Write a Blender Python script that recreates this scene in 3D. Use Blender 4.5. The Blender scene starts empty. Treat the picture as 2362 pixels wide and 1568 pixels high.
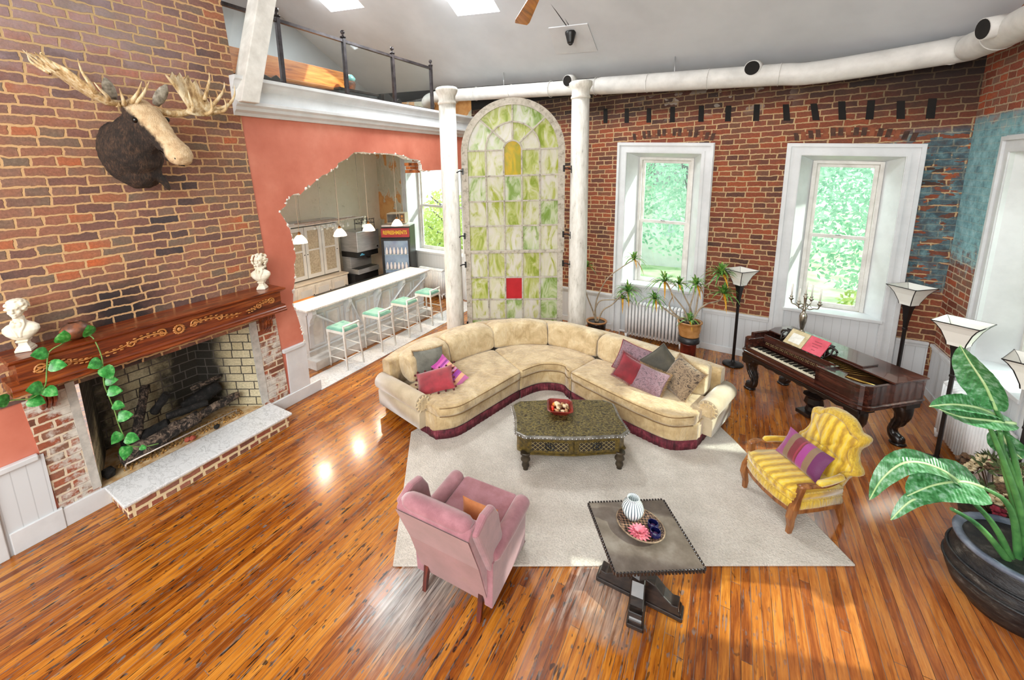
import bpy, math, random
from mathutils import Vector, Matrix, noise
from math import sin, cos, pi, radians as rad, sqrt

S = bpy.context.scene
COL = S.collection
# ------------------------------------------------------------------ camera
cd = bpy.data.cameras.new('camera'); cam = bpy.data.objects.new('camera', cd); COL.objects.link(cam)
cd.sensor_fit = 'HORIZONTAL'; cd.sensor_width = 36.0
cd.lens = 952.93 / 2362 * 36.0
cd.shift_x = (1181 - 1082.45) / 2362
cd.shift_y = (574.59 - 784) / 2362
cd.clip_start = 0.05; cd.clip_end = 300
RW = ((0.843215, 0.5367084, -0.03053777), (0.07272077, -0.17016611, -0.98272844), (-0.53263511, 0.82643063, -0.18251646))
cam.matrix_world = Matrix(((RW[0][0], -RW[1][0], -RW[2][0], 0), (RW[0][1], -RW[1][1], -RW[2][1], 0),
                           (RW[0][2], -RW[1][2], -RW[2][2], 3.6), (0, 0, 0, 1)))
S.camera = cam
# ------------------------------------------------------------------ light and exposure
S.view_settings.view_transform = 'Standard'; S.view_settings.look = 'None'
S.view_settings.gamma = 1.0; S.view_settings.use_curve_mapping = False
S.view_settings.exposure = 1.12
w = bpy.data.worlds.new('daylight'); S.world = w; w.use_nodes = True
wn = w.node_tree.nodes; wl = w.node_tree.links
bg = wn['Background']; bg.inputs['Strength'].default_value = 1.25
tc = wn.new('ShaderNodeTexCoord'); sep = wn.new('ShaderNodeSeparateXYZ'); rmp = wn.new('ShaderNodeValToRGB')
wl.new(tc.outputs['Generated'], sep.inputs[0]); wl.new(sep.outputs['Z'], rmp.inputs[0]); wl.new(rmp.outputs[0], bg.inputs['Color'])
rmp.color_ramp.elements[0].position = 0.0; rmp.color_ramp.elements[0].color = (0.80, 0.82, 0.80, 1)
rmp.color_ramp.elements[1].position = 0.6; rmp.color_ramp.elements[1].color = (0.93, 0.97, 1.0, 1)
def lamp(name, kind, energy, color=(1, 1, 1), loc=(0, 0, 0), aim=None, **kw):
    d = bpy.data.lights.new(name, kind); d.energy = energy; d.color = color
    for k, v in kw.items(): setattr(d, k, v)
    o = bpy.data.objects.new(name, d); COL.objects.link(o); o.location = loc
    if aim is not None: o.rotation_euler = (Vector(aim)).to_track_quat('-Z', 'Y').to_euler()
    return o
lamp('sun', 'SUN', 3.2, (1.0, 0.95, 0.86), (12, 6, 9), (-0.80, -0.28, -0.56), angle=rad(1.2))
# fill lamp added behind the camera, where unseen windows are assumed
lamp('fill_behind_camera', 'AREA', 330, (1.0, 0.98, 0.95), (-1.0, -3.2, 5.6), (0.0, 1.0, -0.33), shape='RECTANGLE', size=7.0, size_y=4.0)

# sky light falling in through each window from above the lintel, outside the glass
for nm, loc, aim, sx in (('left_back', (-1.2, 10.2, 4.7), (.05, -1, -.75), 1.6), ('right_back', (1.5, 10.0, 4.7), (-.1, -1, -.75), 1.6), ('kitchen', (-7.4, 10.6, 4.6), (.1, -1, -.75), 2.0), ('right_wall', (3.9, 7.0, 4.6), (-1, -.1, -.75), 1.8)):
    lamp('skylight_' + nm, 'AREA', 80, (.92, .97, 1.0), loc, aim, shape='RECTANGLE', size=sx, size_y=1.2)

for nm, loc in (('west', (-7.52, 6.45, 7.62)), ('east', (-4.42, 6.8, 7.05))):
    lamp('roof_window_' + nm, 'AREA', 115, (.95, .98, 1.0), loc, (.12, .12, -1), shape='RECTANGLE', size=1.0, size_y=1.1)

# ------------------------------------------------------------------ mesh helper
class M:
    def __init__(s): s.v = []; s.f = []; s.sm = []; s.mi = []; s.cur = 0
    def add(s, vs, fs, smooth=False):
        b = len(s.v); s.v += [Vector(q) for q in vs]
        for f in fs: s.f.append([b + i for i in f]); s.sm.append(smooth); s.mi.append(s.cur)
        return s
    def bx(s, x0, y0, z0, x1, y1, z1):
        return s.add([(x0, y0, z0), (x1, y0, z0), (x1, y1, z0), (x0, y1, z0), (x0, y0, z1), (x1, y0, z1), (x1, y1, z1), (x0, y1, z1)],
                     [(0, 3, 2, 1), (4, 5, 6, 7), (0, 1, 5, 4), (1, 2, 6, 5), (2, 3, 7, 6), (3, 0, 4, 7)])
    def box(s, c, d, rz=0, taper=1.0):
        x, y, z = d[0] / 2, d[1] / 2, d[2] / 2; t = taper; vs = []
        for sx, sy, sz in ((-1, -1, -1), (1, -1, -1), (1, 1, -1), (-1, 1, -1), (-1, -1, 1), (1, -1, 1), (1, 1, 1), (-1, 1, 1)):
            k = t if sz < 0 else 1; px, py = sx * x * k, sy * y * k
            vs.append((c[0] + px * cos(rz) - py * sin(rz), c[1] + px * sin(rz) + py * cos(rz), c[2] + sz * z))
        return s.add(vs, [(0, 3, 2, 1), (4, 5, 6, 7), (0, 1, 5, 4), (1, 2, 6, 5), (2, 3, 7, 6), (3, 0, 4, 7)])
    def loft(s, rings, smooth=True, cap=True, closed=False):
        n = len(rings[0]); vs = [p for r in rings for p in r]; fs = []; m = len(rings)
        for i in range(m if closed else m - 1):
            j = (i + 1) % m
            for k in range(n): fs.append((i * n + k, i * n + (k + 1) % n, j * n + (k + 1) % n, j * n + k))
        s.add(vs, fs, smooth)
        if cap and not closed:
            s.add(rings[0], [tuple(range(n))[::-1]], False); s.add(rings[-1], [tuple(range(n))], False)
        return s
    def tube(s, pts, r, n=8, smooth=True, flat=1.0):
        pts = [Vector(p) for p in pts]; rs = r if isinstance(r, (list, tuple)) else [r] * len(pts)
        t0 = (pts[1] - pts[0]).normalized(); up = Vector((0, 0, 1)) if abs(t0.z) < .9 else Vector((1, 0, 0))
        a = t0.cross(up).normalized(); rings = []
        for i, p in enumerate(pts):
            t = (pts[min(i + 1, len(pts) - 1)] - pts[max(i - 1, 0)])
            t = t.normalized() if t.length > 1e-9 else t0
            a = (a - t * a.dot(t)); a = a.normalized() if a.length > 1e-6 else t.orthogonal().normalized()
            b = t.cross(a)
            rings.append([p + (a * cos(2 * pi * k / n) + b * sin(2 * pi * k / n) * flat) * rs[i] for k in range(n)])
        return s.loft(rings, smooth)
    def lathe(s, prof, n=20, c=(0, 0, 0), smooth=True, sq=0, cap=True, rz=0):
        rings = []
        for r, z in prof:
            ring = []
            for k in range(n):
                a = 2 * pi * (k + .5) / n
                if sq:
                    ca, sa = cos(a), sin(a); q = (abs(ca) ** sq + abs(sa) ** sq) ** (-1 / sq)
                else: q = 1
                ring.append((c[0] + r * q * cos(a + rz), c[1] + r * q * sin(a + rz), c[2] + z))
            rings.append(ring)
        return s.loft(rings, smooth, cap)
    def ball(s, c, r, nu=12, nv=8, rough=0, seed=0, smooth=True):
        r = r if isinstance(r, (tuple, list)) else (r, r, r); rings = []
        for i in range(1, nv):
            a = pi * i / nv; ring = []
            for k in range(nu):
                b = 2 * pi * k / nu; d = Vector((sin(a) * cos(b), sin(a) * sin(b), -cos(a)))
                q = 1 + (rough * noise.noise(d * 2.3 + Vector((seed * 3.1, seed, 0))) if rough else 0)
                ring.append((c[0] + d.x * r[0] * q, c[1] + d.y * r[1] * q, c[2] + d.z * r[2] * q))
            rings.append(ring)
        b = len(s.v); s.loft(rings, smooth, False)
        s.add([(c[0], c[1], c[2] - r[2])] + rings[0], [(0, (k + 1) % nu + 1, k + 1) for k in range(nu)], smooth)
        s.add([(c[0], c[1], c[2] + r[2])] + rings[-1], [(0, k + 1, (k + 1) % nu + 1) for k in range(nu)], smooth)
        return s
    def prism(s, poly, a, b, axes='xy', smooth=False):
        def P(u, v, w): return {'xy': (u, v, w), 'xz': (u, w, v), 'yz': (w, u, v)}[axes]
        n = len(poly); A = [P(u, v, a) for u, v in poly]; B = [P(u, v, b) for u, v in poly]
        s.add(A + B, [(k, (k + 1) % n, n + (k + 1) % n, n + k) for k in range(n)], smooth)
        return s.add(A, [tuple(range(n))[::-1]]).add(B, [tuple(range(n))])
    def grid(s, fn, nu, nv, smooth=True, cu=False, cv=False):
        U = nu if cu else nu + 1; W = nv if cv else nv + 1
        vs = [fn(i / nu, j / nv) for i in range(U) for j in range(W)]
        fs = [(i * W + j, ((i + 1) % U) * W + j, ((i + 1) % U) * W + (j + 1) % W, i * W + (j + 1) % W) for i in range(nu) for j in range(nv)]
        return s.add(vs, fs, smooth)
    def map(s, fn): s.v = [Vector(fn(q)) for q in s.v]; return s
    def tf(s, loc=(0, 0, 0), rot=(0, 0, 0), sc=1):
        from mathutils import Euler
        m = Matrix.Translation(loc) @ Euler(rot).to_matrix().to_4x4() @ (Matrix.Diagonal((*sc, 1)) if isinstance(sc, tuple) else Matrix.Scale(sc, 4))
        s.v = [m @ q for q in s.v]; return s
    def join(s, o): b = len(s.v); s.v += o.v; s.f += [[b + i for i in f] for f in o.f]; s.sm += o.sm; s.mi += [s.cur] * len(o.f); return s
    def build(s, name, mat, parent=None, bevel=0, sub=0, loc=None, rot=None, seg=2, uvs=1.0):
        me = bpy.data.meshes.new(name); me.from_pydata([tuple(q) for q in s.v], [], s.f)
        for mm in (mat if isinstance(mat, (list, tuple)) else [mat]): me.materials.append(mm)
        me.polygons.foreach_set('use_smooth', s.sm); me.polygons.foreach_set('material_index', s.mi)
        me.update()
        import bmesh
        bm = bmesh.new(); bm.from_mesh(me)
        bmesh.ops.remove_doubles(bm, verts=bm.verts, dist=1e-5)
        bmesh.ops.recalc_face_normals(bm, faces=bm.faces)
        uv = bm.loops.layers.uv.new('UVMap')
        for f in bm.faces:
            nn = f.normal; ax = max(range(3), key=lambda i: abs(nn[i]))
            for l in f.loops:
                q = l.vert.co; l[uv].uv = ((q.y, q.z), (q.x, q.z), (q.x, q.y))[ax]
        bm.to_mesh(me); bm.free()
        o = bpy.data.objects.new(name, me); COL.objects.link(o)
        if parent is not None: o.parent = parent
        if loc: o.location = loc
        if rot: o.rotation_euler = rot
        if bevel:
            b = o.modifiers.new('edge', 'BEVEL'); b.width = bevel; b.segments = seg; b.limit_method = 'ANGLE'; b.angle_limit = rad(40); b.harden_normals = False
        if sub:
            q = o.modifiers.new('smooth', 'SUBSURF'); q.levels = sub; q.render_levels = sub
        return o

def tag(o, label=None, cat=None, group=None, kind=None):
    for k, v in (('label', label), ('category', cat), ('group', group), ('kind', kind)):
        if v: o[k] = v
    return o
def thing(name, label, cat, loc=(0, 0, 0), rz=0, group=None, rot=None):
    o = bpy.data.objects.new(name, None); COL.objects.link(o); o.location = loc
    o.rotation_euler = rot if rot else (0, 0, rz); o.empty_display_size = .1
    return tag(o, label, cat, group)
def copy_tree(o, loc=None, rz=None, label=None):
    def rec(a, par):
        c = a.copy(); COL.objects.link(c)
        if par is not None: c.parent = par
        for ch in a.children: rec(ch, c)
        return c
    c = rec(o, None)
    if loc is not None: c.location = loc
    if rz is not None: c.rotation_euler = (0, 0, rz)
    if label: c['label'] = label
    return c
def struct(name, m, mat, parent=None, **k):
    o = m.build(name, mat, parent, **k)
    if parent is None: o['kind'] = 'structure'
    return o
def cr(pts, t):
    """Catmull-Rom through pts, t in 0..len-1"""
    n = len(pts) - 1; t = max(0, min(n, t)); i = min(int(t), n - 1); u = t - i
    p = [Vector(pts[max(0, min(n, i + k))]) for k in (-1, 0, 1, 2)]
    return .5 * ((2 * p[1]) + (p[2] - p[0]) * u + (2 * p[0] - 5 * p[1] + 4 * p[2] - p[3]) * u * u + (3 * p[1] - p[0] - 3 * p[2] + p[3]) * u ** 3)
def curve(pts, n): return [cr(pts, (len(pts) - 1) * i / n) for i in range(n + 1)]

# ------------------------------------------------------------------ materials
def lin(h):
    h = h.lstrip('#'); c = [int(h[i:i + 2], 16) / 255 for i in (0, 2, 4)]
    return tuple((x / 12.92 if x <= .04045 else ((x + .055) / 1.055) ** 2.4) for x in c) + (1,)
class N:
    def __init__(s, name):
        s.m = bpy.data.materials.new(name); s.m.use_nodes = True; s.t = s.m.node_tree; s.b = s.t.nodes['Principled BSDF']
    def n(s, typ, **kw):
        x = s.t.nodes.new('ShaderNode' + typ)
        for k, v in kw.items(): setattr(x, k, v)
        return x
    def l(s, a, b): s.t.links.new(a, b)
    def val(s, i, v):
        if hasattr(v, 'default_value') or hasattr(v, 'is_output'): s.l(v, i)
        else: i.default_value = v
    def coord(s, kind='Object', scale=(1, 1, 1), rot=(0, 0, 0), loc=(0, 0, 0)):
        c = s.n('TexCoord'); mp = s.n('Mapping'); s.l(c.outputs[kind], mp.inputs[0])
        mp.inputs['Scale'].default_value = scale; mp.inputs['Rotation'].default_value = rot; mp.inputs['Location'].default_value = loc
        return mp.outputs[0]
    def noise(s, vec, scale=5, detail=4, rough=.6, dist=0, out='Fac'):
        x = s.n('TexNoise'); s.l(vec, x.inputs['Vector']); x.inputs['Scale'].default_value = scale
        x.inputs['Detail'].default_value = detail; x.inputs['Roughness'].default_value = rough; x.inputs['Distortion'].default_value = dist
        return x.outputs[out]
    def ramp(s, fac, stops, interp='LINEAR'):
        x = s.n('ValToRGB'); s.l(fac, x.inputs[0]); e = x.color_ramp.elements; x.color_ramp.interpolation = interp
        while len(e) < len(stops): e.new(.5)
        for k, (p, c) in enumerate(stops):
            e[k].position = p; e[k].color = lin(c) if isinstance(c, str) else ((c, c, c, 1) if isinstance(c, (int, float)) else c)
        return x.outputs[0]
    def mix(s, fac, a, b, mode='MIX'):
        x = s.n('Mix', data_type='RGBA', blend_type=mode); x.clamp_factor = True
        s.val(x.inputs[0], fac); s.val(x.inputs[6], lin(a) if isinstance(a, str) else a); s.val(x.inputs[7], lin(b) if isinstance(b, str) else b)
        return x.outputs[2]
    def math(s, op, a, b=0.0, clamp=False):
        x = s.n('Math', operation=op); x.use_clamp = clamp; s.val(x.inputs[0], a); s.val(x.inputs[1], b); return x.outputs[0]
    def sep(s, vec):
        x = s.n('SeparateXYZ'); s.l(vec, x.inputs[0]); return x.outputs
    def comb(s, x, y, z=0.0):
        c = s.n('CombineXYZ'); s.val(c.inputs[0], x); s.val(c.inputs[1], y); s.val(c.inputs[2], z); return c.outputs[0]
    def box(s, v, lo, hi, soft):
        """smooth 0..1 mask of lo<v<hi"""
        a = s.n('MapRange', interpolation_type='SMOOTHSTEP'); s.l(v, a.inputs[0]); a.inputs[1].default_value = lo - soft; a.inputs[2].default_value = lo + soft
        b = s.n('MapRange', interpolation_type='SMOOTHSTEP'); s.l(v, b.inputs[0]); b.inputs[1].default_value = hi - soft; b.inputs[2].default_value = hi + soft
        return s.math('MULTIPLY', a.outputs[0], s.math('SUBTRACT', 1.0, b.outputs[0]))
    def bump(s, h, strength=.3, dist=.01):
        x = s.n('Bump'); x.inputs['Strength'].default_value = strength; x.inputs['Distance'].default_value = dist
        s.l(h, x.inputs['Height']); s.l(x.outputs[0], s.b.inputs['Normal'])
    def done(s, color=None, rough=.5, metal=0.0, coat=0, sheen=0, spec=None, emit=None):
        if color is not None: s.val(s.b.inputs['Base Color'], lin(color) if isinstance(color, str) else color)
        s.val(s.b.inputs['Roughness'], rough); s.b.inputs['Metallic'].default_value = metal
        s.b.inputs['Coat Weight'].default_value = coat; s.b.inputs['Sheen Weight'].default_value = sheen
        if spec is not None: s.b.inputs['Specular IOR Level'].default_value = spec
        if emit: s.b.inputs['Emission Color'].default_value = lin(emit[0]); s.b.inputs['Emission Strength'].default_value = emit[1]
        return s.m
def plain(name, a, b=None, scale=6, rough=.5, metal=0, bump=0, coat=0, sheen=0, detail=4, dist=.004, stretch=(1, 1, 1), lo=.35, hi=.65, spec=None):
    m = N(name); v = m.coord('Object', stretch); f = m.noise(v, scale, detail)
    c = m.ramp(f, [(lo, a), (hi, b or a)])
    if bump: m.bump(f, bump, dist)
    return m.done(c, rough, metal, coat, sheen, spec)
def brick_mat(name, palette, mortar, bw=.215, bh=.075, gap=.012, zones=None, wob=.012, seed=0, rough=.85, bstr=.6):
    m = N(name); uv = m.coord('UV'); nz = m.noise(uv, 9, 3, .6, 0, 'Color'); big = m.noise(uv, 1.1, 3, .6)
    vec = m.n('VectorMath', operation='SCALE'); sb = m.n('VectorMath', operation='SUBTRACT'); m.l(nz, sb.inputs[0]); sb.inputs[1].default_value = (.5, .5, .5)
    m.l(sb.outputs[0], vec.inputs[0]); vec.inputs['Scale'].default_value = wob * 2.4
    ad = m.n('VectorMath', operation='ADD'); m.l(uv, ad.inputs[0]); m.l(vec.outputs[0], ad.inputs[1])
    br = m.n('TexBrick', offset=.47, squash=.62, squash_frequency=3); m.l(ad.outputs[0], br.inputs['Vector'])
    for k, q in (('Scale', 1.0), ('Mortar Size', gap), ('Mortar Smooth', .35), ('Bias', 0.0), ('Brick Width', bw), ('Row Height', bh)): br.inputs[k].default_value = q
    br.inputs['Color1'].default_value = (0, 0, 0, 1); br.inputs['Color2'].default_value = (1, 1, 1, 1); br.inputs['Mortar'].default_value = (.5, .5, .5, 1)
    f = m.math('ADD', m.math('MULTIPLY', br.outputs['Color'], .78), m.math('MULTIPLY', m.math('SUBTRACT', big, .5), .75)); f = m.math('ADD', f, .1)
    k = len(palette); col = m.ramp(f, [(i / (k - 1), c) for i, c in enumerate(palette)])
    fine = m.noise(uv, 38, 4, .7)
    col = m.mix(.55, col, m.ramp(fine, [(.25, '#5a5a5a'), (.5, '#b8b8b8'), (.75, '#ffffff')]), 'MULTIPLY')
    mcol = m.mix(m.noise(uv, 14, 3), mortar[0], mortar[1])
    if zones: col, mcol = zones(m, uv, col, mcol, br.outputs['Fac'])
    c = m.mix(br.outputs['Fac'], col, mcol)
    h = m.math('ADD', m.math('MULTIPLY', m.math('SUBTRACT', 1.0, br.outputs['Fac']), 1.0), m.math('MULTIPLY', fine, .5))
    m.bump(h, bstr, .012)
    return m.done(c, rough)
# ------------------------------------------------------------------ surfaces
def edge_x(m, x, n2): return m.math('ADD', x, m.math('MULTIPLY', m.math('SUBTRACT', n2, .5), 1.2))
def z_back(m, uv, col, mcol, fac):
    x, z = m.sep(uv)[0], m.sep(uv)[1]
    nz = m.noise(uv, 2.2, 5, .65); n2 = m.noise(uv, 7, 4, .7)
    # sooty, never-painted band above the old ceiling line
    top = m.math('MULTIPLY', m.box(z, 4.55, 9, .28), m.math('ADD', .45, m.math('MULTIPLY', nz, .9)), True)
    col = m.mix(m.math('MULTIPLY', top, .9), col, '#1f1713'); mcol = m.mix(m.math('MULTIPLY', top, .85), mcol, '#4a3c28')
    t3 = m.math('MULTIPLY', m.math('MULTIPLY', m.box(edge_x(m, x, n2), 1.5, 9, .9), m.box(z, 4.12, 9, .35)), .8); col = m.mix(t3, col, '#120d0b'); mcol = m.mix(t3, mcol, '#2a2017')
    t2 = m.box(z, 5.16, 9, .05); col = m.mix(t2, col, '#0d0b0a'); mcol = m.mix(t2, mcol, '#120f0d')  # shaded gap under the ceiling, painted as a black strip
    # whitewash left on some bricks of the band
    ww = m.math('MULTIPLY', m.box(z, 4.5, 4.95, .08), m.math('GREATER_THAN', m.noise(uv, 3.1, 2), .56))
    col = m.mix(m.math('MULTIPLY', m.math('MULTIPLY', ww, m.box(x, -1.6, .6, .3)), .35), col, '#b9b1a4')
    # old blue paint towards the corner
    edge = m.math('ADD', x, m.math('MULTIPLY', m.math('SUBTRACT', n2, .5), .9))
    blue = m.math('MULTIPLY', m.box(edge, 2.02, 9, .12), m.box(m.math('ADD', z, m.math('MULTIPLY', n2, .25)), 1.75, 4.12, .1))
    keep = m.math('GREATER_THAN', m.noise(m.coord('UV', (1.0, 2.6, 1)), 3.4, 3), .45)
    blue = m.math('MULTIPLY', m.math('MULTIPLY', blue, keep), m.math('ADD', .62, m.math('MULTIPLY', n2, .45), True))
    pc = m.ramp(n2, [(.3, '#20343c'), (.5, '#3d626d'), (.7, '#73979b')])
    return m.mix(blue, col, pc), m.mix(m.math('MULTIPLY', blue, .92), mcol, pc)
def z_right(m, uv, col, mcol, fac):
    y, z = m.sep(uv)[0], m.sep(uv)[1]; n2 = m.noise(uv, 6, 5, .7)
    top = m.box(z, 4.2, 9, .15)
    mcol = m.mix(m.math('MULTIPLY', top, .5), mcol, '#6b5a3c')
    zz = m.math('ADD', z, m.math('MULTIPLY', m.math('SUBTRACT', n2, .5), 1.1))
    blue = m.math('MULTIPLY', m.box(zz, 2.2, 4.13, .22), m.math('ADD', .55, m.math('MULTIPLY', n2, .8), True))
    blue = m.math('MULTIPLY', blue, m.box(z, 0, 4.13, .03))
    pc = m.ramp(n2, [(.3, '#4f8490'), (.5, '#7fb3bb'), (.72, '#a9cfd2')])
    return m.mix(blue, col, pc), m.mix(m.math('MULTIPLY', blue, .9), mcol, pc)
def z_chim(m, uv, col, mcol, fac):
    y, z = m.sep(uv)[0], m.sep(uv)[1]; n2 = m.noise(uv, 5, 5, .7)
    d = m.math('ADD', z, m.math('MULTIPLY', n2, .5))
    soot = m.math('MULTIPLY', m.box(m.math('ADD', y, m.math('MULTIPLY', n2, .5)), 1.55, 2.25, .25), m.box(d, 1.6, 2.75, .3))
    col = m.mix(m.math('MULTIPLY', soot, .93), col, '#17161a')
    hi = m.math('MULTIPLY', m.box(m.math('ADD', z, m.math('MULTIPLY', n2, 1.2)), 5.3, 12, .5), m.box(y, -4, 2.6, .7))  # pale glare on the upper bricks, put into their colour
    col = m.mix(m.math('MULTIPLY', hi, m.math('MULTIPLY', n2, .62)), col, '#b3a3ab'); mcol = m.mix(m.math('MULTIPLY', hi, .6), mcol, '#a3906a')
    return col, mcol
def z_pier(m, uv, col, mcol, fac):
    n2 = m.noise(uv, 3.2, 5, .7); p = m.ramp(n2, [(.47, 0.0), (.56, 1.0)])
    pl = m.ramp(m.noise(uv, 9, 4), [(.3, '#b3ada4'), (.7, '#d9d3c8')])
    return m.mix(p, col, pl), m.mix(p, mcol, pl)
BRICK_L = brick_mat('chimney_brick', ['#4d4244', '#765850', '#946557', '#84705f', '#a86e56', '#9a7462', '#b57252', '#d86e3c'], ('#bb9468', '#cea679'), .315, .097, .012, z_chim, .022)
BRICK_B = brick_mat('back_wall_brick', ['#4a3830', '#74483a', '#9c5034', '#7f5642', '#b05a36', '#8c5240', '#c46434'], ('#b3936a', '#c8aa82'), .30, .094, .011, z_back, .018)
BRICK_R = brick_mat('right_wall_brick', ['#5a3a30', '#8f4a34', '#a8553a', '#8d6a58', '#bb5c36', '#a0523c'], ('#b8a084', '#cdb79a'), .30, .094, .011, z_right, .016)
BRICK_P = brick_mat('plaster_smeared_brick', ['#6b4a3c', '#a3573c', '#b9694a', '#8c6b58', '#c2683f'], ('#c9b79c', '#dccbb2'), .27, .093, .014, z_pier)
BRICK_H = brick_mat('hearth_brick', ['#6a584c', '#b0614a', '#a8735a', '#c27a60', '#8a7060'], ('#dcc496', '#e8d6b0'), .23, .085, .02, None)
def z_fire(m, uv, col, mcol, fac):
    p = m.sep(m.coord('Object')); y, z, x = p[1], p[2], p[0]; n2 = m.noise(m.coord('Object'), 3.0, 5, .65)
    back = m.box(m.math('ADD', x, m.math('MULTIPLY', n2, -.35)), -9, -6.42, .14)
    hole = m.box(m.math('ADD', y, m.math('MULTIPLY', n2, .9)), 2.12, 2.62, .18)
    zz = m.math('ADD', z, m.math('MULTIPLY', n2, .8))
    soot = m.math('MULTIPLY', back, m.math('SUBTRACT', 1.0, m.math('MULTIPLY', m.math('MULTIPLY', hole, m.box(zz, 0, 1.62, .2)), .85)), True)
    soot = m.math('MAXIMUM', soot, m.math('MULTIPLY', back, m.box(zz, 1.62, 9, .16)))
    lft = m.math('MULTIPLY', m.box(m.math('ADD', y, m.math('MULTIPLY', n2, .4)), 0, 1.62, .1), m.box(zz, 1.15, 4, .25))
    soot = m.math('MAXIMUM', soot, lft)
    k = m.math('MULTIPLY', soot, .96)
    return m.mix(k, col, '#0c0b0b'), m.mix(k, mcol, '#5d5752')
FIREBRICK = brick_mat('firebrick', ['#ddcfa8', '#e6d9b4', '#d9caa0', '#eadebc'], ('#2a2724', '#3a3632'), .24, .125, .008, z_fire, .004, 0, .8, .25)

m = N('plank_floor'); oc = m.coord('Object'); X, Y, Z = m.sep(oc)
wn_ = m.n('TexWhiteNoise', noise_dimensions='1D'); m.l(m.math('FLOOR', m.math('DIVIDE', X, .072)), wn_.inputs['W'])
vec = m.comb(m.math('ADD', Y, m.math('MULTIPLY', wn_.outputs['Value'], 3.1)), X)
br = m.n('TexBrick', offset=0.0); m.l(vec, br.inputs['Vector'])
for k, q in (('Scale', 1.0), ('Mortar Size', .0026), ('Mortar Smooth', .2), ('Bias', 0.0), ('Brick Width', 3.1), ('Row Height', .072)): br.inputs[k].default_value = q
br.inputs['Color1'].default_value = (0, 0, 0, 1); br.inputs['Color2'].default_value = (1, 1, 1, 1); br.inputs['Mortar'].default_value = (.5, .5, .5, 1)
sv = m.coord('Object', (9, .7, 1)); st = m.noise(sv, 3.0, 5, .65, .4); st2 = m.noise(m.coord('Object', (40, 1.6, 1)), 2.0, 4, .7)
f = m.math('ADD', m.math('MULTIPLY', br.outputs['Color'], .26), m.math('MULTIPLY', st, .76))
c = m.ramp(f, [(.24, '#54250d'), (.40, '#884611'), (.51, '#a9631c'), (.62, '#be7827'), (.80, '#d3943e')])
c = m.mix(.5, c, m.ramp(st2, [(.3, '#7d5a48'), (.55, '#ffffff')]), 'MULTIPLY')
# dark gouges, nail pits and worn gaps
g = m.noise(m.coord('Object', (12, .9, 1)), 3.2, 3, .6); gm = m.ramp(g, [(.60, 0.0), (.64, 1.0)])
pits = m.noise(m.coord('Object', (11, 4.2, 1)), 2.4, 1, .5); pm = m.ramp(pits, [(.655, 0.0), (.685, 1.0)])
left = m.n('MapRange', interpolation_type='SMOOTHSTEP'); m.l(m.math('SUBTRACT', X, m.math('MULTIPLY', Y, .18)), left.inputs[0]); left.inputs[1].default_value = 1.6; left.inputs[2].default_value = -2.2
dark = m.math('MULTIPLY', m.math('MAXIMUM', gm, m.math('MULTIPLY', pm, .9)), m.math('ADD', .3, m.math('MULTIPLY', left.outputs[0], .68)), True)
c = m.mix(dark, c, m.ramp(m.noise(m.coord('Object', (6, 2, 1)), 4, 2), [(.45, '#1a120e'), (.62, '#6d6a68')]))
# redder stretch by the piano and the plant, grey bare boards behind the pink armchair
n3 = m.noise(oc, 1.4, 4, .6)
red = m.math('MULTIPLY', m.box(X, .55, 9, .5), m.math('ADD', .12, m.math('MULTIPLY', n3, .75)), True)
c = m.mix(m.math('MULTIPLY', red, .75), c, m.ramp(f, [(.2, '#7a3a20'), (.5, '#b0673f'), (.8, '#cf8a5c')]))
gx = m.math('ADD', X, m.math('MULTIPLY', m.math('SUBTRACT', st, .5), 1.0)); gy = m.math('ADD', Y, m.math('MULTIPLY', m.math('SUBTRACT', n3, .5), 1.2))
grey = m.math('MULTIPLY', m.box(gx, -2.35, -1.75, .12), m.box(gy, 1.75, 2.65, .25))
g2 = m.math('MULTIPLY', m.box(gx, -.95, -.45, .12), m.box(gy, 2.75, 3.25, .15))
c = m.mix(m.math('MULTIPLY', m.math('MAXIMUM', grey, m.math('MULTIPLY', g2, .7)), .85), c, m.ramp(st, [(.3, '#3c3a38'), (.5, '#8d8a86'), (.7, '#c2beb8')]))
c = m.mix(m.math('MULTIPLY', br.outputs['Fac'], .85), c, m.ramp(m.noise(m.coord('Object', (5, .8, 1)), 3, 3), [(.42, '#20130b'), (.60, '#7d6f64')]))
m.bump(m.math('SUBTRACT', m.math('MULTIPLY', st, .2), br.outputs['Fac']), .22, .004)
rg = m.ramp(n3, [(.3, .16), (.7, .32)])
FLOOR = m.done(c, rg, 0, .25); m.b.inputs['Coat Roughness'].default_value = .12

m = N('salmon_plaster'); v = m.coord('Object'); a = m.noise(v, 1.2, 5, .6)
SALMON = m.done(m.ramp(a, [(.3, '#b8644f'), (.55, '#cb7963'), (.75, '#d98c76')]), .55)
WHITE = plain('white_paint', '#cccfd1', '#d9dcde', 3, .42)
WHITE2 = plain('aged_white_paint', '#cfccc6', '#e6e4df', 5, .5, bump=.15)
m = N('white_beadboard'); u = m.coord('UV'); sx = m.sep(u)[0]
wv = m.math('FRACT', m.math('MULTIPLY', sx, 1 / .11)); gr = m.math('LESS_THAN', wv, .07)
m.bump(m.math('SUBTRACT', 1.0, gr), .5, .006)
BEAD = m.done(m.mix(m.math('MULTIPLY', gr, .35), '#d0d4d7', '#8e9294'), .45)
CEIL = plain('grey_white_ceiling', '#bbbfc3', '#c7cbcf', .8, .8)
CEIL2 = plain('loft_wall_grey', '#a4a8ab', '#b2b6b8', .8, .85)
CREAM = N('scuffed_cream_wall'); v = CREAM.coord('Object'); a = CREAM.noise(v, 4, 5, .7)
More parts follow.
